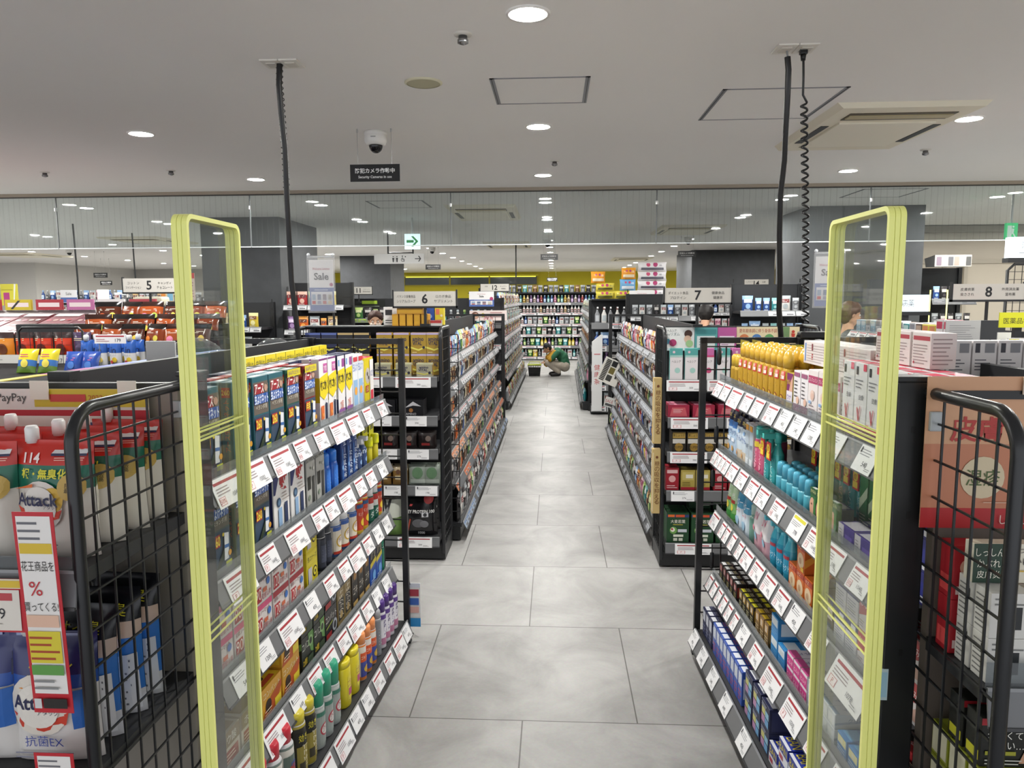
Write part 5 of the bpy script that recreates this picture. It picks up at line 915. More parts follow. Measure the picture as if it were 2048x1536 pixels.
def upright(R, x, y, H, w=.045, d=.05, label=None):
    q = MB(); q.box(x - w / 2, y, 0, x + w / 2, y + d, H, BLK, .003); q.box(x - w / 2 - .004, y - .003, H, x + w / 2 + .004, y + d + .003, H + .012, BLK, .003)
    for z in (.55, .9, 1.2, 1.38): q.box(x - .004, y - .0006, z, x + .004, y, z + .015, '050505')
    q.box(x - w / 2 - .0006, y + .01, .82, x - w / 2, y + .03, .85, 'c8d4dc') if False else None
    R.part('upright', q)
ER = Rack('detergent_end_display', 'black end display of detergent refill pouches with wire side panel', 'store rack', 'detergent end display', -1.85, 1.30, 0, .95, 1.46, .42, 'from the left')
ER.body(posts=False, backm=M('8d867c', .6)); upright(ER, .965, .43, 1.475, .05); upright(ER, -.02, .43, 1.475)
side_mesh(ER, .95, .01, .43, 1.455)
ER.shelf('1', 1.145, .0, 'upper shelf', tilt=10, lip=.03); ER.shelf('2', .735, .0, 'lower shelf', tilt=10); ER.shelf('3', .33, .0, 'bottom shelf', tilt=10)
q = MB(); q.box(-.02, .405, 1.445, .95, .43, 1.462, BLK); ER.part('top_bar', q)
def attack(c1, c2, top, word, sub, desc, num, seed):
    its = [('T', '*' + num, .3, .86, .085, 'f2e4e0', .4), ('R', .55, .90, .96, .935, 'e4e4e4'), ('R', .55, .88, .96, .9, '23264a'), ('L', .6, .84, .95, .875, 2, 'f0c8b8'), ('T', '*' + word, .5, .735, .085, 'd8cf2e', .94),
           ('C', .46, .47, .28, 'd8d0c8'), ('C', .62, .52, .14, 'd0a83a'), ('Q', [(.12, .46), (.2, .36), (.45, .31), (.68, .36), (.74, .44), (.6, .40), (.42, .38), (.26, .42)], 'cc3a22'), ('C', .45, .47, .22, 'e0dad2'), ('C', .84, .63, .15, 'c0a050'), ('T', '除去', .84, .645, .04, '2a241a', .24), ('T', '最高', .84, .605, .04, '2a241a', .24),
           ('Q', [(.1, .6), (.4, .66), (.4, .63)], 'd86a2a'), ('T', '*Attack', .44, .525, .11, '23244a', .84), ('T', 'アタック', .62, .46, .035, '23244a', .3), ('T', sub[0], .42, .325, .075, '2a2a30', .6), ('R', .08, .2, .5, .255, c2), ('T', sub[1], .29, .228, .045, 'f0f0ee', .38), ('L', .1, .06, .7, .16, 3, '8a8a8a')]
    return pouchp('detergent_refill_pouch', desc, .175, .07, .235, [(.62, c1), (.16, c2), (.22, top)], its, spout=('e8e6e4', -.28), seed=seed, rough=.28, nx=12, nz=20)
PA = attack('dcd6cc', '1f6a54', 'c02c22', '根・無臭化!', ('ZERO', '部屋干し'), 'red-topped green-white detergent pouch', '114', 2)
def blue_attack(desc, seed):
    its = [('T', '1000', .5, .9, .10, 'e4e4ee', .8), ('R', .1, .97, .8, .99, '9aa4c8'), ('Q', [(.0, .8), (1, .86), (1, .62), (0, .68)], '20243f'), ('T', 'ニオイ', .55, .74, .1, 'd8cf2e', .8), ('C', .42, .48, .36, 'dcd4c8'), ('Q', [(.08, .42), (.2, .31), (.45, .27), (.74, .34), (.78, .44), (.6, .38), (.42, .35), (.22, .4)], 'c83c26'), ('Q', [(.2, .62), (.5, .66), (.8, .6), (.7, .56), (.4, .6)], 'd88a2a'), ('C', .42, .48, .26, 'e4ded4'),
           ('T', '*Attack', .43, .52, .11, '23244a', .86), ('T', 'アタック', .55, .44, .04, '23244a', .4), ('T', '抗菌EX', .46, .2, .09, '3a4a9a', .84), ('R', .82, .3, .98, .6, '2a62b0'), ('L', .1, .05, .8, .12, 2, '8a8a98')]
    return pouchp('detergent_refill_pouch', desc, .18, .075, .265, [(.6, 'd8d4d0'), (.12, '2a52a0'), (.28, '2c3066')], its, spout=('e8e6e4', -.28), seed=seed, nx=12, nz=20)
PB = blue_attack('blue-white detergent pouch', 4)
PB2 = pouchp('detergent_refill_pouch', 'black-blue detergent pouch with person', .17, .07, .29, [(.16, 'c8c8cc'), (.44, '2f6cb8'), (.15, 'c8b0a0'), (.25, '15161c')], [('T', 'ニオイ臭', .5, .84, .1, 'd8cf2e', .85), ('C', .5, .70, .15, 'c49a80', .075), ('C', .5, .755, .15, '3a2a22', .045), ('Q', [(.25, .6), (.75, .6), (.7, .3), (.3, .3)], '2f74c4'), ('R', .6, .05, .98, .5, 'd0d0d4'), ('L', .62, .08, .96, .48, 8, '6a6a74'), ('T', '抗菌', .35, .12, .08, '5a5a9a', .5)], seed=6, nx=12, nz=16)
for c, x in enumerate((.12, .31, .50, .69, .845)):
    for r in range(3 if c < 4 else 4):
        ER.put(PA, '1', x, .03 + r * .085 + (.02 if c == 4 else 0), 0, (.0, .06, -.05, .08, -.1)[(c + r) % 5] * .8, ('front', 'second-row', 'third-row', 'rear')[r])
        ER.put(PB if (c < 4 or r == 0) else PB2, '2', x, .0 + r * .085, 0, (.04, -.06, .05, -.03)[(c + r) % 4], ('front', 'second-row', 'third-row', 'rear')[r])
q = MB(); w, h = .40, .36; q.box(0, 0, 0, w, .002, h, M('ddd8d0', .5)); q.decal(front_fn(0, 0, 0), w, h, [('R', 0, .0, 1, .86, 'b52430'), ('R', .0, .02, .9, .82, 'e4dcd2'), ('R', .30, .88, 1, 1, 'c8b428'), ('R', .02, .885, .06, .985, 'd83040'), ('T', 'PayPay', .16, .935, .07, '3a3836', .2), ('R', .4, .915, .62, .965, 'c0392f'), ('T', '2022.6.1(木)-6.30', .8, .94, .055, 'b0481e', .36), ('T', 'を', .12, .68, .09, '2a2624', .1), ('T', 'PayPayにてお支払いで', .40, .70, .045, 'b83038', .44), ('T', 'PayPayポイントが', .38, .63, .045, 'b83038', .4), ('T', '%', .14, .48, .18, 'c02a34', .2), ('R', .3, .42, .48, .55, 'f0ece6'), ('T', 'PayPay', .39, .49, .05, 'c02a34', .14)]
    + [('R', .6 + k * .045, .62, .632 + k * .045, .78, c) for k, c in enumerate(('6a8a9a', '4a5a8a', 'c8a0a8', '8aa89a', '2a2a34', 'b86a3a'))] + [('R', .55 + k * .06, .44, .59 + k * .06, .56, c) for k, c in enumerate(('a8a49c', 'b8a088', '9a9088', 'c8c0a8', 'a84a3a'))])
o = link('promotion_poster', q.mesh('poster'), None, TR(-1.36, 1.685, 1.09)); tag(o, 'payment campaign poster with red border behind the detergent pouches', 'poster')
for i, x in enumerate((-1.245, -1.03)):
    q = MB(); q.box(0, 0, 0, .045, .003, .045, M('d8d4c4', .2)); o = link('poster_clip', q.mesh('clip'), None, TR(x, 1.678, 1.425)); tag(o, ('clear clip on the upper middle of the payment poster', 'clear clip near the top corner of the payment poster')[i], 'clip')
def pop_strip(w, h, its, X, Y, Z, label, rx=0, rz=0, base='c02a34', name='hanging_promotion_strip', cat='sign', rz_=0, ry=0):
    q = MB(); q.box(-w / 2, 0, 0, w / 2, .0015, h, M(base, .4)); q.decal(front_fn(-w / 2, 0, 0), w, h, its)
    o = link(name, q.mesh('strip'), None, TR(X, Y, Z, rz, rx, ry)); tag(o, label, cat); return o
sale = [('R', .08, .1, .92, .98, 'e8e4e0'), ('L', .1, .86, .9, .97, 3, '6a6a70'), ('R', .1, .80, .9, .85, 'd8b838'), ('T', '花王商品を', .5, .74, .05, '2a2624', .8), ('T', '%', .4, .63, .07, 'c02a34', .5), ('T', '買ってくる!', .5, .54, .045, '2a2624', .85), ('R', .1, .44, .9, .5, 'e0b8a0'), ('R', .1, .26, .9, .42, 'd8c83a'), ('L', .12, .27, .88, .41, 4, 'a84a2a'), ('R', .1, .2, .9, .25, '5f9a4a'), ('L', .12, .12, .88, .19, 2, '8a8a8a'), ('R', .3, .03, .9, .08, '26221f'), ('R', .08, .03, .26, .08, 'd0d0d0')]
pop_strip(.078, .40, sale, -.955, 1.283, .875, 'long red hanging sale strip in front of the detergent pouches', rx=.04)
pop_strip(.078, .30, sale, -.955, 1.283, .50, 'second red sale strip below the long one, in front of the blue pouches', rx=.04)
pop_strip(.14, .105, [('R', .0, .82, 1, 1, 'e0d6c0'), ('T', '買ってくる', .25, .91, .1, '3a3432', .45), ('R', .6, .84, .98, .97, 'd8b838'), ('R', 0, .04, .9, .8, 'ddd6cc'), ('R', .05, .6, .8, .74, 'b8444a'), ('T', '1119', .5, .36, .2, '2a2a2e', .4), ('L', .2, .1, .7, .2, 2, '9a948c')], -1.06, 1.283, 1.035, 'red-edged price board reading 1119 on the detergent shelf', name='price_board', cat='price sign')
pop_strip(.11, .09, [('R', .06, .1, .94, .9, 'e4ded6'), ('R', .1, .7, .9, .84, 'b8444a'), ('T', '978', .6, .36, .3, '2a2a2e', .5)], -1.3, 1.283, 1.045, 'red-edged price board on the detergent shelf rail, left of the 1119 board', name='price_board', cat='price sign')

EL = Rack('itch_cream_end_display', 'black end display of itch cream boxes with wire side panel', 'store rack', 'itch cream end display', .775, 1.11, 0, .95, 1.47, .42, 'from the left')
EL.body(posts=False, backm=M('6a6058', .6)); upright(EL, -.04, .43, 1.485, .068); upright(EL, .97, .43, 1.485)
side_mesh(EL, -.012, .13, .43, 1.465)
EL.shelf('1', .955, .19, 'upper shelf', tilt=10, lip=.05); EL.shelf('2', .65, .16, 'middle shelf', tilt=10, lip=.03); EL.shelf('3', .3, .0, 'bottom shelf', tilt=10)
q = MB(); q.box(.0, .40, 1.455, .95, .43, 1.472, BLK); EL.part('top_bar', q)
q = MB(); w, h = .60, .31; q.box(0, 0, 0, w, .002, h, M('cf9f7c', .55))
q.decal(front_fn(0, 0, 0), w, h, [('R', 0, .12, 1, .56, 'bd7a5a'), ('R', 0, .0, 1, .135, 'b02428'), ('T', '*気になる', .47, .85, .14, '2a1a16', .42), ('T', '*皮膚トラブル', .345, .66, .17, 'b0302a', .58), ('C', .195, .34, .072, 'd0c0a0'), ('C', .40, .34, .072, 'd0c0a0'), ('C', .605, .34, .072, 'd0c0a0'), ('C', .81, .34, .072, 'd0c0a0'), ('T', '湿疹', .195, .34, .11, '3f5a22', .11), ('T', 'あせも', .40, .34, .09, '3f5a22', .12), ('T', 'かぶれ', .605, .34, .09, '3f5a22', .12), ('T', 'かゆみ', .81, .34, .09, '3f5a22', .12), ('L', .2, .17, .9, .19, 1, 'd0a890'), ('T', 'しっしん、かぶれ、皮膚炎、かゆみに', .56, .065, .065, 'e4cfc4', .8)])
o = link('skin_trouble_poster', q.mesh('poster'), None, TR(.745, 1.513, 1.19)); tag(o, 'orange-brown skin trouble poster above the itch cream boxes', 'poster')
q = MB(); q.box(0, 0, 0, .045, .003, .035, M('d8c8b4', .2)); o = link('poster_clip', q.mesh('clip'), None, TR(.925, 1.505, 1.465)); tag(o, 'clear clip on top of the orange-brown skin poster', 'clip')
P_med = boxp('skin_medicine_box', 'cream-green itch box', .13, .05, .072, 'd8d2c0', [('R', .02, .42, .16, .95, '26241f'), ('R', .78, .5, .99, .9, '2a5a3a'), ('L', .2, .5, .7, .85, 3, '7a7468'), ('T', '6種の有効成分', .52, .18, .2, '3a3630', .8)], [('L', .1, .1, .9, .9, 4, '8a8478'), ('R', .6, .5, .85, .8, '26241f')], [('L', .1, .2, .9, .8, 3, 'a09a8c'), ('C', .8, .6, .05, '2a2a2a')])
P_card = boxp('skin_medicine_box', 'green-carded cream box', .14, .03, .075, 'd8d2c0', [('Q', [(0, 0), (.42, 0), (.5, 1), (0, 1)], '1f3a2a'), ('T', 'しっしん', .21, .78, .2, 'e8e4d4', .36), ('T', 'かぶれ', .2, .5, .2, 'e8e4d4', .3), ('T', '皮膚炎', .2, .22, .2, 'e8e4d4', .3), ('T', 'かゆみ', .68, .55, .24, '2a2622', .36), ('T', 'つらい', .7, .84, .14, '3a3632', .26), ('Q', [(.8, 1), (1, 1), (1, .1), (.88, .3)], 'd8a888'), ('R', .5, .3, 1, .34, 'c8a84a')])
P_tall = boxp('skin_medicine_box', 'white fine-printed medicine box', .075, .05, .085, 'd4d2cc', [('R', .3, .2, .75, .7, '26282a'), ('L', .1, .72, .9, .95, 2, '7a7a78')], [('L', .1, .1, .9, .9, 7, '7a7a78'), ('R', .6, .6, .8, .8, '26282a')])
P_redm = boxp('skin_medicine_box', 'red skin medicine box', .06, .05, .11, 'a8202a', [('C', .5, .6, .3, 'd8a890'), ('R', .1, .1, .9, .25, 'e0c8c0')], [('R', .1, .1, .9, .4, 'd84a4a')])
P_kyb = boxp('itch_cream_box', 'black itch cream box', .125, .05, .095, '191a16', [('R', 0, .86, .36, 1, 'b82a34'), ('R', .36, .86, .6, 1, 'c8c42e'), ('T', 'かゆくて', .34, .66, .16, 'eceae0', .5), ('T', 'つらい…', .36, .46, .16, 'eceae0', .5), ('Q', [(.55, .1), (1, .1), (1, .8), (.7, .6)], 'c09478'), ('R', .06, .26, .5, .34, '9a9a2e'), ('L', .06, .06, .6, .2, 2, 'c8c8c0')], [('R', .1, .1, .9, .3, 'c8c42e')])
P_kyg = boxp('itch_cream_box', 'yellow-green cream box', .13, .06, .07, '8a9028', [('C', .78, .75, .1, 'e0dcc8', .16), ('R', .06, .1, .9, .5, 'a0a63a'), ('T', '虫さされ', .4, .3, .3, '3a4018', .5), ('T', 'MOCO', .6, .78, .24, 'd8d8b8', .5)], [('R', .05, .1, .95, .9, 'd0ccb0')], [('R', .1, .1, .9, .9, '9aa032')])
EL.fill(P_tall, '1', [.05], 2, 2, desc='white fine-printed medicine box'); EL.fill(P_redm, '1', [.035], 1, 2, dy=.114); EL.fill(P_med, '1', [.17, .305, .44, .575], 3, 2)
EL.put(P_card, '1', .075, .05, .1715, 0, '', 'top-stacked')
for i, x in enumerate((.225, .37, .515)): EL.put(P_card, '1', x, .10, .146, 0, '', 'top-stacked')
EL.fill(P_kyg, '2', [.075, .215, .355, .495], 3, 2); 
for i, x in enumerate((.075, .215, .355, .495)): EL.put(P_kyb, '2', x, .03, .1415, 0, 'front', 'stacked'); EL.put(P_kyb, '2', x, .09, .1415, 0, 'rear', 'stacked')
pop_strip(.02, .07, [('R', .1, .1, .9, .9, 'a8d0e8')], .7025, 1.539, .80, 'small blue sticker on the upright beside the itch cream display', base='c8dce8', name='sticker')

# ================================================================ generic goods for the aisle beyond
rg = random.Random(11)
def mixpouch(name, desc, w, h, c, seed, d=.045):
    its = [('R', .12, .55, .88, .78, c[2]), ('L', .2, .58, .8, .75, 2, c[3]), ('C', .5, .32, .24, c[1]), ('L', .15, .05, .85, .15, 2, c[3])]
    return pouchp(name, desc, w, d, h, [(.15, c[0]), (.65, c[0]), (.2, c[1])], its, seed=seed, nx=6, nz=8)
CW = {'black': ('1c1b1d', '3a3638', 'b8b4b0', 'e0dcd8'), 'white': ('d4d2ce', 'a8b0b4', '7a3a3a', 'f0eeea'), 'orange': ('c8602a', 'e09a4a', '5a2a1a', 'f4e8d8'), 'brown': ('5a3826', '8a6a4a', 'c8a878', 'f0e4d0'), 'green': ('3a6a38', 'a8c070', 'd8dca8', '2a3a20'), 'red': ('a02c30', 'd8b0a0', '5a1a1e', 'f4e8e0'),
      'blue': ('2a4a8a', '8fb0d8', 'd4dce8', 'f0f4fa'), 'yellow': ('c8b03a', 'e4dca0', '7a4a2a', 'f8f4e0'), 'purple': ('5a3a6a', 'a888b8', 'd8c8e0', 'f0e8f4'), 'cream': ('d4c8a8', 'b89a6a', '6a4a3a', 'f8f0e0'), 'pink': ('c88aa0', 'e8c8d0', '8a3a5a', 'fbeff4'), 'grey': ('7a7c80', 'b0b4b8', '3a3c40', 'eceef0'), 'teal': ('2a7a80', '88c0c0', 'd0e4e0', 'f0fafa')}
POU = {k: mixpouch('food_pouch', k + ' food pouch', .12, .17, v, i + 20) for i, (k, v) in enumerate(CW.items())}
SLIM = {k: mixpouch('snack_bar_pack', 'slim ' + k + ' snack pack', .07, .145, v, i + 40, .025) for i, (k, v) in enumerate(CW.items())}
BOX = {k: boxp('supplement_box', k + ' supplement box', .085, .05, .125, v[0], [('R', .1, .55, .9, .85, v[2]), ('L', .18, .6, .82, .8, 2, v[3]), ('C', .5, .3, .24, v[1]), ('L', .15, .05, .85, .13, 2, v[3])], [('R', .1, .1, .9, .9, v[1])]) for k, v in CW.items()}
BOT = {k: bottlep('cleaner_bottle', k + ' cleaner bottle', [(.032, 0), (.036, .006), (.036, .11), (.015, .15), (.014, .16)], [v[0], v[0], v[0], v[0]], [(.017, .158), (.017, .19), (.012, .196)], capcol=v[1], sy=.7, seg=12, zr=(.01, .11), items=[('R', .15, .15, .85, .9, v[2]), ('C', .5, .5, .22, v[1])]) for k, v in CW.items()}
TRG = {k: bottlep('trigger_cleaner', k + ' trigger cleaner', [(.034, 0), (.038, .006), (.036, .12), (.014, .17), (.013, .19)], [v[0]] * 4, [(.016, .188), (.017, .205), (.014, .225)], capcol=v[2], sy=.65, seg=12, zr=(.01, .12), items=[('R', .15, .15, .85, .9, v[1])], extra=lambda c: c.box(-.01, -.06, .205, .01, .0, .228, 'e8e8e8')) for k, v in CW.items()}
REF = {k: mixpouch('cleaner_refill_pouch', k + ' cleaner refill', .11, .19, v, i + 60, .05) for i, (k, v) in enumerate(CW.items())}
def stock(R, key, table, seq, x0, x1, rows=1, gap=.006, stack=1, hang=None, dy=0.0, seed=1):
    rn = random.Random(seed); x = x0; i = 0
    while True:
        p = table[seq[i % len(seq)]]
        if x + p.w > x1: break
        for r in range(rows):
            for t in range(stack): R.put(p, key, x + p.w / 2, dy + r * (p.d + .006), t * p.h, rn.uniform(-.12, .12), '' if rows == 1 else ('front', 'rear')[r], '' if stack == 1 else ('lower', 'upper')[t], parts=True)
        x += p.w + gap + rn.uniform(0, .01); i += 1
# ================================================================ second pair of racks with their end displays
AL = Rack('amino_end_display', 'black end display with gold amino boxes on its top shelf', 'store rack', 'amino end display', -1.62, 4.50, 0, .93, 1.475, .36, 'from the left')
AL.body(base=.10, posts=False); upright(AL, .905, .33, 1.475, .04, .04); upright(AL, .02, .33, 1.475, .04, .04); side_mesh(AL, .92, .02, .34, 1.475, clip=False); side_mesh(AL, .01, .02, .34, 1.475, clip=False)
for k, z, ph in (('1', 1.175, 'top shelf'), ('2', .93, 'second shelf'), ('3', .72, 'third shelf'), ('4', .487, 'fourth shelf'), ('5', .155, 'bottom shelf')): AL.shelf(k, z, .0, ph, tilt=5, rh=.065, x1=.90, x0=.02)
def amino(body, band, desc, h, dark=False):
    return boxp('amino_supplement_box', desc, .098, .05, h, body, [('R', 0, .90, 1, 1, band), ('T', '*amino', .48, .70, .19, '2a2a4a', .72), ('T', '*VITAL', .42, .50, .19, '2a2a4a', .6), ('Q', [(.0, .34), (.5, .22), (1, .36), (1, .28), (.5, .14), (0, .26)], 'd8d060'), ('C', .84, .3, .09, '2c2a3a'), ('L', .1, .05, .4, .12, 1, 'f0e0b0')], [('R', .1, .1, .9, .85, '8a6a2c')])
P_am = amino('a98a34', 'b8a8c8', 'gold amino box', .134); P_as = amino('a8a48c', 'c8c8a0', 'silver amino box', .085); P_an = amino('232a4c', '5a6aa8', 'navy amino box', .134); P_ab = amino('1f1e22', 'b8a070', 'black amino box', .134)
AL.fill(P_an, '1', [.08, .185], 1, 2, dy=.12); AL.fill(P_ab, '1', [.29, .395], 1, 2, dy=.12); AL.fill(P_am, '1', [.54, .65, .76, .86], 1, 2, dy=.12); AL.fill(P_as, '1', [.12, .26, .40, .555, .685, .815], 1, 1)
P_blk = boxp('protein_box', 'black wave-print protein box', .13, .06, .10, '16161a', [('Q', [(.1, .5), (.5, .9), (.9, .6), (.5, .65)], 'c4c4c8'), ('C', .4, .35, .1, '9a6a3a'), ('T', 'AMINO', .4, .12, .14, 'c8c8cc', .5)])
P_dkp = pouchp('protein_pouch', 'dark jerky pouch', .11, .04, .11, [(.8, '211a1a'), (.2, '2c2626')], [('R', .2, .2, .7, .35, '8a2a2a'), ('C', .6, .6, .16, '6a5a52')], seed=4, nx=6, nz=8)
P_amb = pouchp('snack_pouch', 'amber nut pouch', .10, .05, .12, [(.7, '8a6a3a'), (.3, 'b8a888')], [('R', .2, .3, .8, .5, 'd8c8a0'), ('C', .4, .7, .15, '5a3a22')], seed=9, nx=6, nz=8)
P_cle = pouchp('snack_pouch', 'clear green-flecked pouch', .12, .05, .13, [(1, '8a948a')], [('C', .5, .6, .3, '5a7a5a'), ('R', .1, .1, .9, .3, 'a8b0a8')], seed=10, nx=6, nz=8)
P_whey = pouchp('protein_bag', 'black whey protein bag', .24, .10, .285, [(.45, '141316'), (.12, '1a191c'), (.43, '141316')], [('T', '*WHEY PROTEIN 100', .5, .56, .075, 'd8d6d4', .92), ('Q', [(.42, .98), (.5, .98), (.34, .68), (.27, .68)], 'a83030'), ('C', .8, .84, .13, 'b03838'), ('C', .52, .3, .17, '5a5a5e', .1), ('C', .68, .28, .12, '707074', .08), ('Q', [(.2, .1), (.24, .1), (.32, .4), (.28, .4)], 'b04a38'), ('R', .62, .44, .8, .54, 'c8c8cc'), ('C', .71, .49, .05, '2a2a2e'), ('T', '1000', .6, .08, .06, 'b8b8bc', .3)], seed=12, nx=10, nz=16, rough=.18)
P_grw = pouchp('protein_bag', 'green-white protein bag', .17, .09, .28, [(.4, '6a8a4a'), (.4, 'c8ccc0'), (.2, '2a2a2c')], [('Q', [(.3, .9), (.4, .9), (.5, .7), (.6, .9), (.7, .9), (.55, .55), (.45, .55)], '26262a')], seed=13, nx=8, nz=12)
AL.fill(P_blk, '2', [.10, .25, .40, .56, .74], 2); AL.fill(P_dkp, '3', span(.05, .88, 7), 2); AL.fill(P_amb, '4', span(.05, .70, 6), 2); AL.fill(P_cle, '4', [.76, .85], 2, desc='clear green-flecked pouch'); AL.fill(P_grw, '5', [.13, .36, .56], 2); AL.fill(P_whey, '5', [.755], 2)
AG = {p: tagp(.14, .062, p, 'plain') for p in (780, 390, 276, 585, 118, 198)}; AGR = tagp(.22, .066, 500, 'red')
AL.tags('1', [(.15, AGR), (.45, AGR), (.75, AGR)]); AL.tags('2', [(.3, AG[780]), (.54, AG[390]), (.76, AG[390])]); AL.tags('3', [(.35, AG[276]), (.57, AG[585]), (.77, AG[276])]); AL.tags('4', [(.42, AG[118]), (.62, AG[198]), (.82, AG[198])]); AL.tags('5', [(.42, AGR), (.74, AGR)])
q = MB(); q.box(.02, .19, 1.476, .90, .392, 1.484, BLK); AL.shelves['t'] = (1.484, .17, 'roof'); AL.part('roof_board', q)
P_ybox = boxp('energy_bar_carton', 'yellow energy bar carton', .04, .12, .075, 'c8902a', [('R', .1, .1, .9, .9, 'd8a42c')], [('R', .05, .2, .95, .5, '8a5a1a')], [('R', .1, .1, .9, .9, 'e0ac30')])
for i, x in enumerate(span(.58, .815, 5)): AL.put(P_ybox, 't', x, .0)
P_ybox2 = boxp('energy_bar_carton', 'flat yellow energy carton', .17, .12, .035, 'c8902a', [('R', .05, .2, .95, .8, 'd8a42c')], top=[('R', .1, .1, .9, .9, 'e0ac30')]); AL.put(P_ybox2, 't', .70, .0, .076); AL.put(P_ybox2, 't', .70, .0, .112, 0, '', 'upper')
P_red = boxp('supplement_box', 'red-topped supplement box', .10, .06, .05, 'd4d0cc', [('R', 0, .5, 1, 1, 'b83a38')]); AL.put(P_red, 't', .866, .0, sc=.7)
for nm, x, w_, h_, cb, a_, b_ in (('white pen-print supplement carton', .555, .115, .12, 'dcdcda', '2a2a2c', '8a8a8a'), ('white leaf-print supplement carton', .675, .115, .12, 'd8dcd4', '2a2c2a', '3f7a4a'), ('blue-white supplement carton', .785, .095, .115, '2450a8', 'd8dce8', '8fb0e0'), ('yellow-pink supplement carton', .868, .06, .125, 'd8c83a', 'd87a5a', 'e8e0c0')):
    AL.put(boxp('supplement_carton', nm, w_, .05, h_, cb, [('R', .1, .55, .5, .85, a_), ('C', .72, .5, .14, b_), ('L', .1, .1, .9, .35, 2, a_)]), 't', x, .138)

def gondola(name, label, place, x, y, yaw, L, H, way, zs, tables, strips, cat='store rack', y0s=None, D=.42, base=.10, rh=.06, gap=.004):
    R = Rack(name, label, cat, place, x, y, yaw, L, H, D, way); R.body(base=base, dbl=.38)
    for i, (z, (tb, seq, rows, sd)) in enumerate(zip(zs, tables)):
        k = str(i); last = i == len(zs) - 1
        ph = (('top', 'second', 'third', 'fourth', 'fifth', 'sixth', 'seventh')[i] if not last else 'bottom') + ' shelf'
        R.shelf(k, z, (y0s or [.12, .11, .10, .08, .05, 0])[i], ph, tilt=28, rh=rh, railm=M('56585b', .35), strip=(int(L / .11), *strips[i % len(strips)]))
        stock(R, k, tb, seq, .02, L - .02, rows, gap, seed=sd)
    return R
mix = lambda d, *ks: d
ALLF = dict(POU); 
POU2 = {k: mixpouch('diet_food_pouch', k + ' diet pouch', .115, .165, v, i + 80) for i, (k, v) in enumerate(CW.items())}
SLIM2 = {k: mixpouch('diet_bar_pack', 'slim ' + k + ' diet pack', .07, .14, v, i + 95, .025) for i, (k, v) in enumerate(CW.items())}
REF2 = {k: mixpouch('bath_refill_pouch', k + ' bath refill', .12, .19, v, i + 110, .05) for i, (k, v) in enumerate(CW.items())}
REF3 = {k: mixpouch('detergent_pouch', k + ' detergent pouch', .12, .19, v, i + 130, .05) for i, (k, v) in enumerate(CW.items())}
T1 = {**{k: POU[k] for k in POU}, **{'s' + k: SLIM[k] for k in SLIM}, **{'b' + k: BOX[k] for k in BOX}}
T1R = {**{k: POU2[k] for k in POU2}, **{'s' + k: SLIM2[k] for k in SLIM2}}
GL = gondola('snack_and_supplement_rack', 'long black rack of diet snacks beyond the gold amino display', 'left snack rack', -.62, 4.9, PI / 2, 4.5, 1.45, 'from near end', [1.23, 1.03, .82, .61, .39, .13],
    [(T1, ['white', 'cream', 'sorange', 'sorange', 'white', 'sred', 'sblue', 'sgrey', 'sblue', 'steal', 'sred', 'blue', 'green'], 1, 1), (T1, ['white', 'brown', 'black', 'cream', 'brown', 'sbrown', 'black', 'black', 'white', 'sblue'], 1, 2), (T1, ['black', 'cream', 'sbrown', 'brown', 'sorange', 'black', 'black', 'white', 'sgrey', 'grey'], 1, 3),
     (T1, ['cream', 'black', 'black', 'brown', 'sorange', 'brown', 'sbrown', 'black', 'sblue'], 1, 4), (T1, ['black', 'grey', 'black', 'brown', 'sorange', 'black', 'brown', 'black', 'sgreen', 'grey'], 1, 5), (T1, ['black', 'white', 'black', 'grey', 'black', 'red', 'green', 'white', 'black'], 1, 6)],
    [('c4c6c8', '9a8a8c'), ('c8cacc', '8a6a6c'), ('c0c2c4', 'a84a4a'), ('d09a7a', 'a8502a'), ('c87a54', '9a3a1a'), ('a8b8cc', '3a62a0')])
q = MB(); wire_panel(q, 0, .12, .8, 1.42, 8, 14); q.xf(TR(-.01, .02, 0, PI / 2)); GL.part('wire_end_panel', q)
q = MB(); wire_panel(q, 0, .12, .8, 1.42, 8, 14); q.box(-.02, -.02, 0, .02, .02, 1.46, BLK); q.box(-.02, -.015, 1.43, .8, .015, 1.46, BLK); q.xf(TR(4.515, .03, 0, PI / 2)); GL.part('wire_end_panel', q)
AR = Rack('diet_end_display', 'black end display of diet drinks with white header boards', 'store rack', 'diet end display', .65, 4.44, 0, .93, 1.475, .36, 'from the left')
AR.body(base=.10, posts=False); upright(AR, .02, .33, 1.475, .04, .04); upright(AR, .905, .33, 1.475, .04, .04); side_mesh(AR, .01, .02, .34, 1.475, clip=False); side_mesh(AR, .92, .02, .34, 1.475, clip=False)
for k, z, ph in (('1', 1.165, 'top shelf'), ('2', .937, 'second shelf'), ('3', .727, 'third shelf'), ('4', .487, 'fourth shelf'), ('5', .157, 'bottom shelf')): AR.shelf(k, z, .0, ph, tilt=5, rh=.065, x0=.03, x1=.90)
def stick(desc, a, b): return boxp('diet_stick_pack', desc, .075, .03, .19, a, [('R', 0, 0, 1, .72, 'e6e0e2'), ('T', 'ヘルシア', .5, .58, .08, '4a4048', .7), ('C', .6, .3, .22, b), ('R', 0, .72, 1, .78, b), ('C', .3, .88, .1, 'e8c8d4')])
P_st1, P_st2 = stick('teal diet stick pack', '5aa8a4', 'a8d0c8'), stick('pink diet stick pack', 'c870a8', 'c84a7a')
AR.fill(P_st1, '1', [.08, .17], 1); AR.fill(P_st2, '1', [.265], 1); AR.fill(P_st1, '1', [.36], 1, desc='teal diet stick pack'); AR.fill(P_st2, '1', [.45, .54, .63, .72, .81], 1)
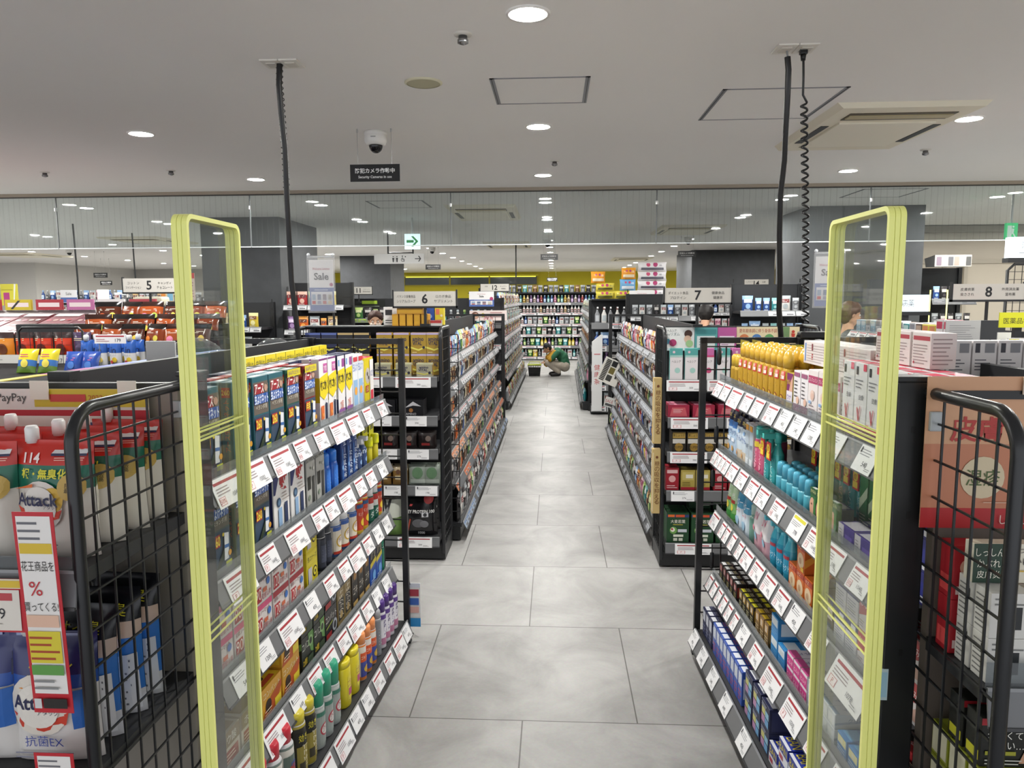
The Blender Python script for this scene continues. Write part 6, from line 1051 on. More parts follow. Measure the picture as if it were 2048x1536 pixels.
P_pkb = boxp('diet_tea_box', 'red-pink diet tea box', .13, .08, .075, 'a02c44', [('Q', [(.1, .1), (.9, .1), (.8, .8), (.2, .8)], 'c85a64'), ('L', .25, .35, .75, .7, 4, 'e8c8c8')], [('R', .1, .1, .9, .9, '8a2438')], [('R', .1, .1, .9, .9, 'd88aa0')])
P_gbx = boxp('diet_supplement_box', 'gold-black supplement box', .085, .05, .125, '2a2620', [('R', .06, .66, .94, .94, 'a88a44'), ('T', '黒しょうが', .5, .8, .14, '1a1814', .8), ('R', .06, .4, .94, .62, 'c8c4bc'), ('C', .5, .22, .3, '9a7a34'), ('T', 'SUPER', .5, .22, .12, '2a2218', .6)])
P_rg = boxp('diet_supplement_box', 'gold square supplement box', .085, .05, .125, 'a8954a', [('R', .1, .5, .9, .9, 'b8a862'), ('R', .35, .6, .85, .78, 'dcd8cc'), ('R', 0, .02, 1, .16, '9a2030'), ('L', .1, .2, .8, .45, 3, '6a5a22')])
P_rr = boxp('diet_supplement_box', 'red supplement box', .08, .05, .14, '96222e', [('C', .5, .5, .26, 'd8a0a0'), ('R', .1, .75, .9, .9, 'd8b0b0'), ('L', .1, .08, .9, .25, 2, 'e8c8c8')])
P_grn2 = boxp('green_juice_box', 'dark green juice box', .135, .09, .185, '1f4428', [('R', 0, .86, 1, .95, '2a3a6a'), ('R', .05, .87, .35, .95, 'd86a2a'), ('R', .4, .87, .8, .95, 'c8502a'), ('T', '大麦若葉', .5, .72, .12, 'ece8dc', .66), ('R', .28, .6, .72, .62, 'c8b84a'), ('C', .3, .42, .17, '6a9a4a'), ('C', .27, .44, .1, 'e8e4d8'), ('C', .24, .46, .05, 'a83a3a'), ('R', .5, .36, .9, .46, 'c8ccd4'), ('R', .3, .2, .75, .28, 'd8dccc'), ('R', .3, .06, .48, .16, 'c8ccbc'), ('R', .54, .06, .72, .16, 'c8ccbc')], [('R', .1, .1, .9, .9, '2a5a34')], [('R', .1, .1, .9, .9, '16301c')])
AR.fill(P_pkb, '2', [.10, .25, .40, .55, .70, .84], 2, 1); AR.fill(P_gbx, '3', span(.06, .88, 9), 2); AR.fill(P_rr, '4', [.07], 2); AR.fill(P_rg, '4', [.165, .255], 2); AR.fill(P_rr, '4', [.36, .45], 2, desc='red supplement box'); AR.fill(P_rg, '4', [.55, .64, .73, .82], 2); AR.fill(P_grn2, '5', [.11, .26, .41, .56, .71, .84], 2, 1)
P_grn3 = boxp('green_juice_box', 'flat dark green juice box', .135, .09, .10, '1f4428', [('C', .35, .6, .14, 'c87a4a'), ('R', .6, .2, .95, .3, 'd8dccc'), ('R', .6, .45, .95, .55, 'd8dccc')]); AR.put(P_grn3, '5', .26, .10, .187, 0, '', 'stacked'); AR.put(P_grn3, '5', .41, .10, .187, 0, '', 'stacked')
AR.tags('1', [(.13, AGR), (.37, AGR), (.62, AGR)]); AR.tags('2', [(.16, AGR), (.45, AG[780])]); AR.tags('3', [(.16, AGR), (.46, AGR)]); AR.tags('4', [(.13, AG[276]), (.5, AG[585])]); AR.tags('5', [(.2, AGR), (.52, AGR)])
def board(x0, y0, x1, y1, Y, base, its, label, th=.006, cat='header board', name='header_board', rz=0):
    a, c = at(x0, y0, Y), at(x1, y1, Y); w, h = c.x - a.x, a.z - c.z
    q = MB(); q.box(0, 0, 0, w, th, h, M(base, .4)); q.decal(front_fn(0, 0, 0), w, h, its)
    o = link(name, q.mesh(name), None, TR(a.x, Y, c.z, rz)); tag(o, label, cat); return o
board(1328, 655, 1388, 701, 4.7, 'e4e6e4', [('T', 'ヘルシア', .26, .86, .12, '3a3a40', .3), ('T', 'myリズム', .3, .7, .16, '5a6a6a', .44), ('C', .12, .4, .09, '4a8aa0'), ('C', .3, .34, .12, 'a83a6a'), ('C', .8, .72, .13, '4a3026'), ('C', .78, .5, .12, 'd8b8a0'), ('R', .1, .0, .9, .1, 'cfe0e4'), ('C', .84, .3, .12, '9ac08a')], 'white rhythm header board above the teal stick packs')
board(1390, 655, 1434, 700, 4.71, '5aa4a4', [('R', .1, .1, .9, .62, 'dfe8e6'), ('L', .2, .2, .8, .55, 3, '7a9a9a'), ('R', .05, .7, .95, .92, '3f8a8c')], 'teal header board beside the white rhythm board')
board(1436, 655, 1472, 700, 4.72, 'b85a98', [('R', .1, .1, .9, .62, 'eadfe8'), ('L', .2, .2, .8, .55, 3, 'a88aa0')], 'pink header board between the teal and the cream boards')
board(1474, 654, 1598, 688, 4.73, 'ddd0a8', [('T', '更年期体調に伴う身体不調', .34, .78, .24, 'a02c28', .6), ('C', .12, .3, .08, 'c87a4a'), ('C', .32, .3, .08, '4a7ab0'), ('C', .52, .3, .08, '5a9a5a'), ('R', .66, .0, .84, 1, '6a8a5a'), ('C', .9, .72, .025, 'b83a2a'), ('Q', [(.87, .62), (.93, .62), (.92, .3), (.88, .3)], 'b83a2a'), ('Q', [(.88, .3), (.9, .3), (.86, .05), (.84, .05)], 'b83a2a')], 'cream header board with red writing behind the gold bottles')
for i in range(2):
    q = MB(); q.box(-.024, 0, -.40, .024, .05, 0, M('c2a870', .5)); q.decal(front_fn(-.024, 0, -.40), .048, .40, [('T', '糖', .55, .72, .5, '5a3418', .7), ('T', 'の吸収', .55, .62, .4, '5a3418', .1)] and [('T', c, .58, .78 - k * .085, .075, '6a3a1c', .6) for k, c in enumerate('糖の吸収を抑える')] + [('R', 0, .03, .14, .95, 'd8c8a0'), ('C', .55, .88, .16, '6a3a1c')])
    p = (at(1318, 757, 4.44), at(1318, 900, 4.44))[i]
    o = link('hanging_product_strip', q.mesh('product_strip'), None, TR(.622, 4.46, p.z)); tag(o, ('beige hanging strip of tea boxes on the side of the diet display, upper', 'beige hanging strip of tea boxes on the side of the diet display, lower')[i], 'product strip', None)
GR = gondola('diet_food_rack', 'long black rack of mixed pouches beyond the diet display', 'right food rack', .645, 8.95, -PI / 2, 4.1, 1.45, 'from far end', [1.22, 1.0, .79, .58, .37, .13],
    [(T1R, ['black', 'white', 'sblue', 'sred', 'pink', 'white', 'orange', 'red', 'sgreen', 'syellow'], 1, 11), (T1R, ['sblue', 'brown', 'black', 'black', 'grey', 'brown', 'white', 'black', 'sred', 'grey'], 1, 12), (T1R, ['black', 'grey', 'black', 'black', 'brown', 'green', 'sgrey', 'white', 'black'], 1, 13), (T1R, ['brown', 'black', 'red', 'blue', 'black', 'grey', 'black', 'white', 'sblue'], 1, 14), (T1R, ['grey', 'black', 'white', 'brown', 'black', 'sred', 'blue', 'yellow', 'pink'], 1, 15), (T1R, ['green', 'white', 'black', 'blue', 'orange', 'cream', 'pink', 'green', 'teal', 'brown'], 1, 16)],
    [('b4b8be', '8a8e98'), ('a8acb4', '80848e'), ('b8bcc2', '8a8e98')])
q = MB(); wire_panel(q, 0, .12, .8, 1.42, 8, 14); q.xf(TR(4.11, .02, 0, PI / 2)); GR.part('wire_end_panel', q)
q = MB(); wire_panel(q, 0, .12, .8, 1.42, 8, 14); q.box(-.02, -.02, 0, .02, .02, 1.46, BLK); q.box(-.02, -.015, 1.43, .8, .015, 1.46, BLK); q.xf(TR(-.015, .03, 0, PI / 2)); GR.part('wire_end_panel', q)
# things hanging at the far end of that rack
q = MB(); q.box(0, 0, 0, .25, .004, .30, M('dcdad2', .4)); f = front_fn(0, 0, 0); its = [('R', .40, .72, .66, .95, '1a1a1a'), ('R', .40, .42, .66, .68, '6a5f2a'), ('R', .40, .12, .66, .36, '3a3a36'), ('R', .78, .3, .86, .9, '3a3a3a')]
for k in range(14): its += [('R', .1, .06 + k * .064, .34, .10 + k * .064, '1c1c1c')]
q.decal(f, .25, .30, its); a = at(1192, 755, 8.8); o = link('colour_swatch_card', q.mesh('swatch_card'), None, TR(a.x, 8.82, a.z - .02, 0, 0, .42)); tag(o, 'tilted white swatch card hanging at the far end of the right food rack', 'card')
q = MB(); q.box(0, 0, 0, .13, .004, .12, M('cfd0cc', .4)); q.decal(front_fn(0, 0, 0), .13, .12, [('T', 'SALE', .4, .6, .3, 'a83038', .7), ('R', .1, .1, .9, .35, '4a4a4a')]); a = at(1207, 812, 8.8); o = link('shelf_pop_card', q.mesh('pop_card'), None, TR(a.x, 8.83, a.z, 0, 0, .3)); tag(o, 'small white card with red letters below the tilted swatch card', 'card')

# ================================================================ third pair and the back wall
T2 = {**{k: REF[k] for k in REF}, **{'b' + k: BOT[k] for k in BOT}, **{'t' + k: TRG[k] for k in TRG}}
HL = gondola('household_goods_rack', 'tall black household goods rack before the crouching person', 'left household rack', -.66, 10.9, PI / 2 - .008, 5.3, 1.80, 'from near end', [1.55, 1.30, 1.05, .80, .48, .13],
    [(T2, ['blue', 'white', 'yellow', 'bgreen', 'red', 'teal', 'bwhite', 'orange'], 1, 21), (T2, ['white', 'green', 'blue', 'cream', 'bred', 'white', 'teal'], 1, 22), (T2, ['red', 'white', 'bpink', 'green', 'bwhite', 'orange', 'grey'], 1, 23), (T2, ['grey', 'white', 'green', 'blue', 'black', 'pink'], 1, 24), (T2, ['white', 'brown', 'red', 'green', 'grey'], 1, 25), (T2, ['grey', 'white', 'red', 'brown', 'cream', 'green'], 1, 26)], [('c8cacc', 'a83a3a'), ('cfd1d3', '8a8a8e')])
T2B = {**T2, **REF2}; T2W = {**T2, **REF3}
HR = gondola('bath_goods_rack', 'tall black bath goods rack facing the crouching person', 'right bath rack', .465, 16.0, -PI / 2 - .012, 5.1, 1.66, 'from far end', [1.42, 1.18, .94, .70, .44, .13],
    [(T2B, ['white', 'grey', 'bgrey', 'green', 'bwhite', 'black'], 1, 31), (T2B, ['grey', 'white', 'green', 'black', 'blue'], 1, 32), (T2B, ['brown', 'red', 'cream', 'orange', 'brown', 'cream'], 1, 33), (T2B, ['white', 'grey', 'blue', 'green', 'pink'], 1, 34), (T2B, ['teal', 'white', 'grey', 'pink', 'green'], 1, 35), (T2B, ['grey', 'white', 'blue', 'teal', 'green'], 1, 36)], [('c8cacc', '9a9a9e')])
EH = Rack('household_end_display', 'black end display in front of the household rack under the number twelve sign', 'store rack', 'household end display', -1.75, 10.45, 0, 1.0, 1.66, .36, 'from the left'); EH.body(base=.1)
for k, z, ph in (('1', 1.30, 'top shelf'), ('2', 1.0, 'second shelf'), ('3', .7, 'third shelf'), ('4', .4, 'fourth shelf'), ('5', .13, 'bottom shelf')):
    EH.shelf(k, z, 0, ph, tilt=8, strip=(7, 'd4d4d6', 'a83a3a')); stock(EH, k, T2, (['bblue', 'bteal', 'bgrey', 'bwhite', 'bgreen'], ['red', 'white', 'bgrey', 'blue'], ['white', 'bgrey', 'green'], ['twhite', 'bgreen'], ['grey', 'white'])[int(k) - 1], .05, .95, 1, .02, seed=int(k) + 50)
EB = Rack('bath_end_display', 'black end display of white bottles under the stacked tissue packs', 'store rack', 'bath end display', .52, 10.5, 0, 1.15, 1.62, .36, 'from the left'); EB.body(base=.08)
for k, z, ph, seq in (('1', 1.30, 'top shelf', ['tgrey', 'twhite', 'tgrey', 'twhite', 'tgrey', 'tblue', 'tblue', 'tteal', 'torange', 'tyellow']), ('2', .98, 'second shelf', ['bblue', 'blue', 'bgrey', 'grey', 'bblue']), ('3', .70, 'third shelf', ['blue', 'bpurple', 'black', 'grey']), ('4', .42, 'fourth shelf', ['teal', 'grey', 'bwhite', 'black']), ('5', .12, 'bottom shelf', ['grey', 'white', 'bwhite', 'teal'])):
    EB.shelf(k, z, 0, ph, tilt=8, rh=.09, strip=(5, 'e2e2e4', 'b83a3a')); stock(EB, k, T2B, seq, .05, 1.1, 1, .012, seed=int(k) + 60)
q = MB(); q.box(.0, .0, 1.62, 1.15, .36, 1.64, BLK); EB.part('roof_board', q); EB.shelves['t'] = (1.64, 0, 'roof')
q = MB(); q.prism([(-.07, 0), (.075, 0), (.075, 1.08), (.05, 1.08), (-.07, .98)], 0, .05, M('d8d8d8', .4)); q.decal(front_fn(-.07, 0, 0), .145, 1.0, [('T', c, .5, .62 - k * .1, .08, 'b83a34', .6) for k, c in enumerate('健康茶')] + [('R', .2, .80, .8, .815, 'c87a80')]); o = link('health_tea_panel', q.mesh('panel'), None, TR(.60, 10.44, .06)); tag(o, 'white upright panel with red characters beside the bath end display', 'panel')
def tissue(desc, c, lab, w=.24, h=.115, d=.12): 
    return pouchp('tissue_pack', desc, w, d, h, [(1, c)], [('R', .1, .15, .9, .4, lab), ('C', .35, .72, .07, 'b84a6a'), ('C', .6, .72, .08, 'a83a6a'), ('T', '5箱', .78, .65, .2, lab, .2)], notch=1, seed=int(h * 1000) + len(desc), nx=8, nz=6, cat='pack')
TSW, TSO, TSY, TSB = tissue('white tissue pack', 'd8d6d8', '6a6a74', .40, .125), tissue('orange diaper pack', 'e0962c', 'f0e0c0', .2, .16), tissue('yellow wipes pack', 'd0c04a', '6a6a3a', .26, .11), tissue('blue diaper pack', '6aa4d0', 'e0e8f0', .22, .16)
for x, z, p, lv in ((.20, 0, TSY, 'lower'), (.20, .112, TSY, 'upper'), (.46, 0, TSY, 'middle'), (.86, 0, TSW, 'bottom'), (.86, .128, TSW, 'lower'), (.86, .256, TSW, 'middle'), (.86, .384, TSW, 'upper'), (.52, .114, TSB, 'stacked'), (.53, .276, TSO, 'stacked'), (.1, .224, TSO, 'small')): EB.put(p, 't', x, .1, z, 0, '', lv)
q = MB(); q.prism([(-.08, -.10), (.08, .0), (.06, .14), (-.06, .06)], 0, .01, M('a8286a', .4)); a = at(1299, 562, 10.4); o = link('magenta_pop_card', q.mesh('pop'), None, TR(a.x, 10.7, a.z)); tag(o, 'magenta card sticking out beside the tissue packs', 'card')
TB = {**T2W, **{'y' + k: TRG[k] for k in TRG}}
WB = Rack('cleaning_wall_rack', 'wide black wall rack of cleaning bottles behind the crouching person', 'store rack', 'rear cleaning rack', -2.3, 19.8, 0, 4.6, 1.82, .45, 'from the left'); WB.body(base=.08)
for i, (z, seq) in enumerate(((1.80, ['black', 'grey', 'grey', 'black', 'teal', 'grey', 'brown', 'grey']), (1.53, ['bblue', 'bteal', 'bblue', 'bpink', 'bgreen', 'bteal', 'byellow', 'bcream', 'bpurple', 'bwhite', 'bpurple', 'bred']), (1.26, ['bwhite', 'bwhite', 'bgrey', 'bwhite', 'bcream', 'bblack', 'bwhite']), (.965, ['grey', 'white', 'green', 'bwhite', 'bwhite', 'bblue', 'white']), (.685, ['grey', 'green', 'white', 'black', 'bwhite', 'teal']), (.385, ['green', 'teal', 'tyellow', 'tyellow', 'bpurple', 'bgreen', 'bgrey']), (.09, ['green', 'yellow', 'bgrey', 'white', 'bteal', 'bgrey']))):
    WB.shelf(str(i), z, 0, ('top', 'second', 'third', 'fourth', 'fifth', 'sixth', 'bottom')[i] + ' shelf', tilt=6, rh=.075, strip=(10, 'd4d4d6', ('c04a50', '9a9a9e')[i in (0, 1)]), rail=i > 0)
    stock(WB, str(i), TB, seq, .9, 3.9, 1, .015, seed=70 + i)
# ================================================================ number signs on poles
def aisle_sign(x0, y0, x1, y1, Y, num, left, right, zfoot, label, rz=0, blk=True, px=.5):
    a, c = at(x0, y0, Y), at(x1, y1, Y); w, h = c.x - a.x, a.z - c.z
    q = MB(); q.box(0, 0, 0, w, .02, h, M('c4c0b8', .5)); its = [('T', '*' + num, .5, .5, .66, '1a1a1c', .3)]
    for side, u in ((left, .2), (right, .8)):
        for k, t in enumerate(side): its.append(('T', t, u, .66 - k * .32, .20, '3a3836', .3))
    q.decal(front_fn(0, 0, 0), w, h, its)
    o = link('aisle_number_sign', q.mesh('sign_board'), None, TR(a.x, Y, c.z, rz)); tag(o, label, 'sign')
    q = MB(); q.box(-.008, -.002, -.012, w + .008, .022, 0, BLK); q.box(-.008, -.002, -.012, 0, .022, h + .01, BLK); q.box(w, -.002, -.012, w + .008, .022, h + .01, BLK); link('sign_frame', q.mesh('sign_frame'), o)
    q = MB(); q.tube([(w * px, .01, zfoot - c.z), (w * px, .01, -.01)], .009, BLK); q.box(w * px - .03, -.02, zfoot - c.z, w * px + .03, .04, zfoot - c.z + .015, BLK); link('sign_pole', q.mesh('pole'), o)
aisle_sign(787, 583, 912, 612, 4.68, '6', ('バランス栄養食品', 'シリアル/スープ'), ('ロカボ食品', 'サプリメント'), 1.484, 'number six aisle sign above the gold amino display')
aisle_sign(1330, 576, 1462, 605, 4.66, '7', ('ダイエット食品', 'プロテイン'), ('健康食品', '健康茶'), 1.476, 'number seven aisle sign above the diet display')
aisle_sign(245, 557, 351, 584, 5.35, '5', ('コットン', 'ファンデーション'), ('キャンディ', 'チョコレート'), 1.40, 'number five aisle sign above the candy bags')
aisle_sign(1907, 568, 2048, 599, 4.3, '8', ('皮膚病薬', '虫さされ'), ('外用消炎薬', '湿布薬'), 1.4015, 'number eight aisle sign before the beige wall')
aisle_sign(690, 574, 744, 588, 11.0, '11', ('整髪料',), ('カミソリ', '男性化粧品'), 1.6, 'small number eleven sign above the black and lime display')
aisle_sign(961, 568, 1018, 582, 10.6, '12', ('洗剤',), ('キッチン', '消臭剤'), 1.67, 'small number twelve sign above the household end display')
aisle_sign(1489, 559, 1537, 574, 11.2, '14', ('ヘアケア',), ('石鹸',), 0, 'small number fourteen sign right of the rear pillar')
def sale_poster(x0, y0, x1, y1, Y, label, zfoot, rz=0.0, sleeve=True):
    a, c = at(x0, y0, Y), at(x1, y1, Y); w, h = c.x - a.x, a.z - c.z
    q = MB(); q.box(0, 0, 0, w, .003, h, M('e2e0e0', .5)); q.decal(front_fn(0, 0, 0), w, h, [('R', 0, 0, 1, .46, '4a62a0'), ('R', .06, .12, .94, .38, 'd8d8dc'), ('T', 'Welcome Summer', .5, .83, .05, 'b8485a', .72), ('T', '*Sale', .5, .68, .14, '2a2628', .6), ('C', .9, .52, .07, 'a83a6a'), ('L', .2, .40, .8, .44, 1, 'c8d0e8')] + [('R', .1 + k * .22, .22, .24 + k * .22, .33, t) for k, t in enumerate(('8aa0b8', '5a6a8a', '7a6a78', 'b8b4a8'))] + [('R', .1 + k * .22, .14, .24 + k * .22, .2, t) for k, t in enumerate(('a84a4a', '8a8a9a', 'a86a6a', 'b8a890'))])
    o = link('sale_poster', q.mesh('poster'), None, TR(a.x, Y, c.z, rz)); tag(o, label, 'poster')
    if sleeve:
        q = MB(); q.box(-.012, -.006, -.012, w + .012, -.004, h + .03, BAG); link('clear_sleeve', q.mesh('sleeve'), o)
        q = MB(); q.tube([(-.01, 0, h + .02), (w + .01, 0, h + .02)], .004, M('c8ccd0', .1), 6)
        for s in (0, w): q.sphere((s, 0, h + .035), .012, M('d8dce0', .1), seg=8, rings=6)
        link('sleeve_holder', q.mesh('holder'), o)
    q = MB(); q.tube([(w * .95, .012, zfoot - c.z), (w * .95, .012, h * .7)], .008, BLK); q.box(w * .95 - .03, -.015, zfoot - c.z, w * .95 + .03, .04, zfoot - c.z + .012, BLK); link('poster_pole', q.mesh('pole'), o)
sale_poster(617, 520, 668, 622, 5.0, 'summer sale poster in a shiny sleeve left of the number six sign', 0, .1)
sale_poster(1632, 513, 1680, 612, 4.9, 'summer sale poster in a sleeve seen through the right gate', 0, -.15)
sale_poster(938, 583, 988, 613, 10.4, 'white and blue sale poster on the household end display', 0, 0, False)
sale_poster(1259, 581, 1309, 616, 10.4, 'white and blue sale poster on the bath end display', 0, 0, False)
board(939, 621, 1014, 641, 10.35, 'd8c8c4', [('C', .15, .5, .1, '6a4438'), ('C', .17, .46, .07, 'd8a890'), ('T', '30%', .5, .35, .5, 'a83040', .25), ('L', .55, .3, .95, .9, 3, '9a5a5a'), ('C', .36, .55, .05, 'b8a83a')], 'pale pink thirty percent banner on the household end display', name='promotion_banner', cat='banner')
# ================================================================ top of the left insect rack and the snack corner behind it
def lshelf(x, y, z=1.4256): return LR.mw @ TR(x, y, z)
for i, (px, py, Y, r, lb) in enumerate(((549, 700, 3.24, .078, 'clear plastic dome cover behind the yellow card boxes'), (390, 712, 2.92, .10, 'larger clear plastic dome cover seen through the left gate'))):
    a = at(px, py, Y); q = MB(); q.sphere((0, 0, 0), r, clear('dome_%d' % i, 'eef2f4', haze=.05, fres=1.6), (1.15, 1, .85), 28, 10, True); o = link('dome_cover', q.mesh('dome_cover'), None, TR(a.x, Y, 1.421)); tag(o, lb, 'dome cover')
    q = MB(); q.tube([(1.15 * r * math.cos(t * PI / 12), r * math.sin(t * PI / 12), .003) for t in range(25)], .004, M('c8ccce', .15), 6); link('dome_rim', q.mesh('rim'), o)
a, c = at(290, 682, 2.55), at(352, 722, 2.55); q = MB(); q.box(a.x, 2.55, 1.421, c.x, 2.556, a.z, M('d8d8d8', .5), .003); q.box(a.x + .02, 2.545, 1.421, a.x + .05, 2.57, 1.435, CLEARG); o = link('blank_shelf_card', q.mesh('blank_card')); tag(o, 'blank white card standing behind the wire side panel', 'card')
SI = Rack('snack_island', 'low black snack island behind the detergent end display', 'store rack', 'snack island', -3.6, 2.95, 0, 1.50, 1.33, 2.0, 'from the left')
q = MB(); q.box(0, 0, .0, 1.50, 2.0, 1.30, BLK2); q.box(-.01, -.01, 1.30, 1.51, 2.01, 1.33, MATTE); SI.part('cabinet', q)
q = MB()
for i, cc in enumerate(('9a2a7a', '9a2a7a', '33508f', '33508f', '4a62a8', '9a2a7a')): q.box(1.511, .0 + i * .33, 1.26, 1.517, .33 + i * .33, 1.325, cc)
for i in range(6): q.box(.0 + i * .23, -.016, 1.27, .23 + i * .23, -.011, 1.325, ('9a2a7a', 'b8b048', '9a2a7a', '3a3a8a', '9a2a7a', 'a83a8a')[i])
SI.part('promotion_edge_strip', q); SI.shelves['t'] = (1.331, 0, 'top')
P_chip = pouchp('chips_bag', 'yellow-green chips bag', .15, .07, .19, [(.25, '5a7a2a'), (.2, '3a6aa8'), (.55, 'c8b82c')], [('L', .2, .6, .8, .78, 2, 'b83a6a'), ('C', .5, .35, .2, 'd8c850')], notch=1, seed=3, nx=8, nz=8); P_chip2 = pouchp('chips_bag', 'blue chips bag', .15, .07, .18, [(1, '2a4a9a')], [('L', .2, .5, .8, .7, 2, 'c85a8a'), ('C', .5, .3, .2, '4a7ac8')], notch=1, seed=4, nx=8, nz=8)
for i, x in enumerate((1.20, 1.30)): SI.put(P_chip, 't', x, .22, rx=-.35, sc=.6)
for i, x in enumerate((1.40, 1.48)): SI.put(P_chip2, 't', x, .25, rx=-.35, sc=.55)
P_jel = pouchp('jelly_pouch', 'blue-white jelly drink pouch', .066, .04, .125, [(.5, 'd4d4d4'), (.5, '2a58a8')], [('T', 'in', .5, .62, .24, '1a2a5a', .6), ('C', .6, .22, .2, 'd8b83a'), ('C', .35, .14, .12, 'c84a4a'), ('T', 'ゼリー', .5, .42, .09, '2a3a6a', .7)], spout=('d8d8dc', 0), seed=5, nx=8, nz=10)
for r in range(2):
    for i, x in enumerate((1.235, 1.31, 1.385, 1.46)): SI.put(P_jel, 't', x, .62 + r * .08, 0, -.1, ('front', 'rear')[r])
a, c = at(188, 669, 3.5), at(252, 687, 3.5); q = MB(); q.box(a.x, 3.5, c.z, c.x, 3.503, a.z, M('dcdadc', .4)); q.decal(front_fn(a.x, 3.5, c.z), c.x - a.x, a.z - c.z, [('R', .05, .72, .95, .88, 'a83a44'), ('T', '179', .75, .36, .36, '3a3a40', .2), ('L', .06, .2, .5, .6, 2, 'b88a90')]); q.tube([(a.x + .02, 3.506, 1.332), (a.x + .02, 3.506, a.z)], .004, CLEARG, 6); o = link('price_board', q.mesh('price_board')); tag(o, 'white price board reading 179 above the jelly drink pouches', 'price sign')
ST = Rack('coffee_pouch_tier', 'black tier of coffee pouches with white price strip on the snack island', 'display tier', 'coffee tier', -3.42, 3.75, 0, 1.0, 1.52, .22, 'from the left'); pass
q = MB(); q.box(0, .0, 1.331, 1.0, .22, 1.365, BLK); q.box(0, .21, 1.365, 1.0, .22, 1.47, BLK); ST.part('tier_body', q)
q = MB(); q.box(.25, -.012, 1.325, 1.0, -.006, 1.375, M('d4d2cc', .4)); q.decal(front_fn(.25, -.012, 1.325), .75, .05, [('L', .05, .4, .35, .8, 2, '8a8a8a'), ('T', '118', .55, .45, .55, '2a2a2c', .14), ('T', '127', .76, .4, .42, '6a6a6c', .14), ('R', .9, .55, .98, .9, '9a9a9a')]); ST.part('price_strip', q); ST.shelves['t'] = (1.366, -.02, 'tier')
COF = [pouchp('coffee_pouch', n, .10, .05, .125, [(.72, c), (.28, '3a2a2a' if i else '4a3a5a')], [('L', .15, .64, .85, .78, 2, 'e8d8b0'), ('C', .5, .3, .28, c2)], seed=i, nx=6, nz=8) for i, (n, c, c2) in enumerate((('purple coffee pouch', '4a3a5a', '6a5a7a'), ('orange coffee pouch', 'd8862a', '6a3a22'), ('red coffee pouch', 'c83a20', '6a2018')))]
for i, x in enumerate(span(.02, .98, 9)): ST.put(COF[(0, 0, 1, 1, 1, 2, 2, 2, 0)[i]], 't', x)
q = MB(); q.tube([(0, 0, 0), (0, 0, .17), (.02, 0, .19), (.32, 0, .19), (.34, 0, .17), (.34, 0, 0)], .006, BLK)
for k in range(1, 6): q.box(k * .057 - .001, -.001, 0, k * .057 + .001, .001, .19, BLK)
for k in range(1, 4): q.box(0, -.001, k * .05 - .001, .34, .001, k * .05 + .001, BLK)
o = link('wire_fence', q.mesh('wire_fence'), None, TR(-2.75, 3.66, 1.331)); tag(o, 'small rounded black wire fence in front of the coffee pouches', 'wire fence')
# candy bags
CT = Rack('candy_tier', 'stepped black tier heaped with candy bags', 'display tier', 'candy tier', -3.6, 4.53, 0, 1.45, 1.6, .4, 'from the left'); q = MB(); q.box(0, 0, 1.331, 1.45, .12, 1.36, BLK); q.box(0, .12, 1.331, 1.45, .24, 1.42, BLK); q.box(0, .24, 1.331, 1.45, .38, 1.50, BLK); CT.part('steps', q)
CAN = [pouchp('candy_bag', n, .16, .05, .15, [(.3, a), (.4, b), (.3, a)], [('L', .2, .55, .8, .66, 2, 'e8e0d0'), ('C', .3, .3, .13, d), ('C', .7, .34, .12, e)], notch=1, seed=i + 5, nx=8, nz=8, rough=.15) for i, (n, a, b, d, e) in enumerate((('black-orange candy bag', '1c1816', '7a3418', 'e0802a', 'c8b83a'), ('brown-pink candy bag', '2a1814', '9a4a24', 'd87a9a', 'a8b84a'), ('dark candy bag', '161414', '4a2418', 'c85a2a', 'e0c04a')))]
for st_ in range(3):
    for i, x in enumerate(span(.55, 1.42, 6)):
        CT.shelves['s'] = ((1.361, 1.421, 1.501)[st_], -.02 + st_ * .12, ('front step', 'middle step', 'back step')[st_]); CT.put(CAN[(i + st_) % 3], 's', x, 0, 0, (.3, -.25, .15, -.35, .2, -.1)[i], rx=-.25)
# cosmetics
CD = Rack('cosmetic_display', 'low cosmetic display with slanted pink trays', 'store rack', 'cosmetic display', -4.9, 5.02, 0, 1.75, 1.45, .8, 'from the left'); q = MB(); q.box(0, 0, 0, 1.75, .8, 1.36, BLK2); q.prismx([(0, 1.36), (.8, 1.36), (.8, 1.58)], 0, 1.75, M('5a5254', .6)); CD.part('cabinet', q)
for i in range(7):
    x = .04 + i * .245; q = MB(); cc = ('b88a90', '6a2430', '94606a', '621c28', '9a6a70', '7c4a54', '6a8ea4')[i]; w, d = .23, .5
    q.box(0, 0, 0, w, d, .025, M(cc, .3), .004); f = planar((0, 0, .025), (1, 0, 0), (0, 1, 0), (0, 0, 1)); its = []
    for a in range(4):
        for b in range(3): its.append(('C', .15 + a * .23, .18 + b * .24, .08, ('e8c8cc', 'c86a78', 'd8b0a8', 'f0e0dc', 'a8404e')[(a + b + i) % 5]))
    q.decal(f, w, d, its + [('R', .05, .84, .95, .98, 'e0d0d0')]); t = math.atan2(.22, .8)
    o = link('cosmetic_tray', q.mesh('tray'), None, CD.mw @ TR(x, .12, 1.36 + .12 * .275 + .003, 0, t)); reg(o, ('pale pink', 'dark red', 'rose', 'crimson', 'dusty pink', 'mauve', 'light blue')[i] + ' tray of small cosmetics', 'tray', 'slanted cosmetic display behind the coffee pouches', i, 'from the left')
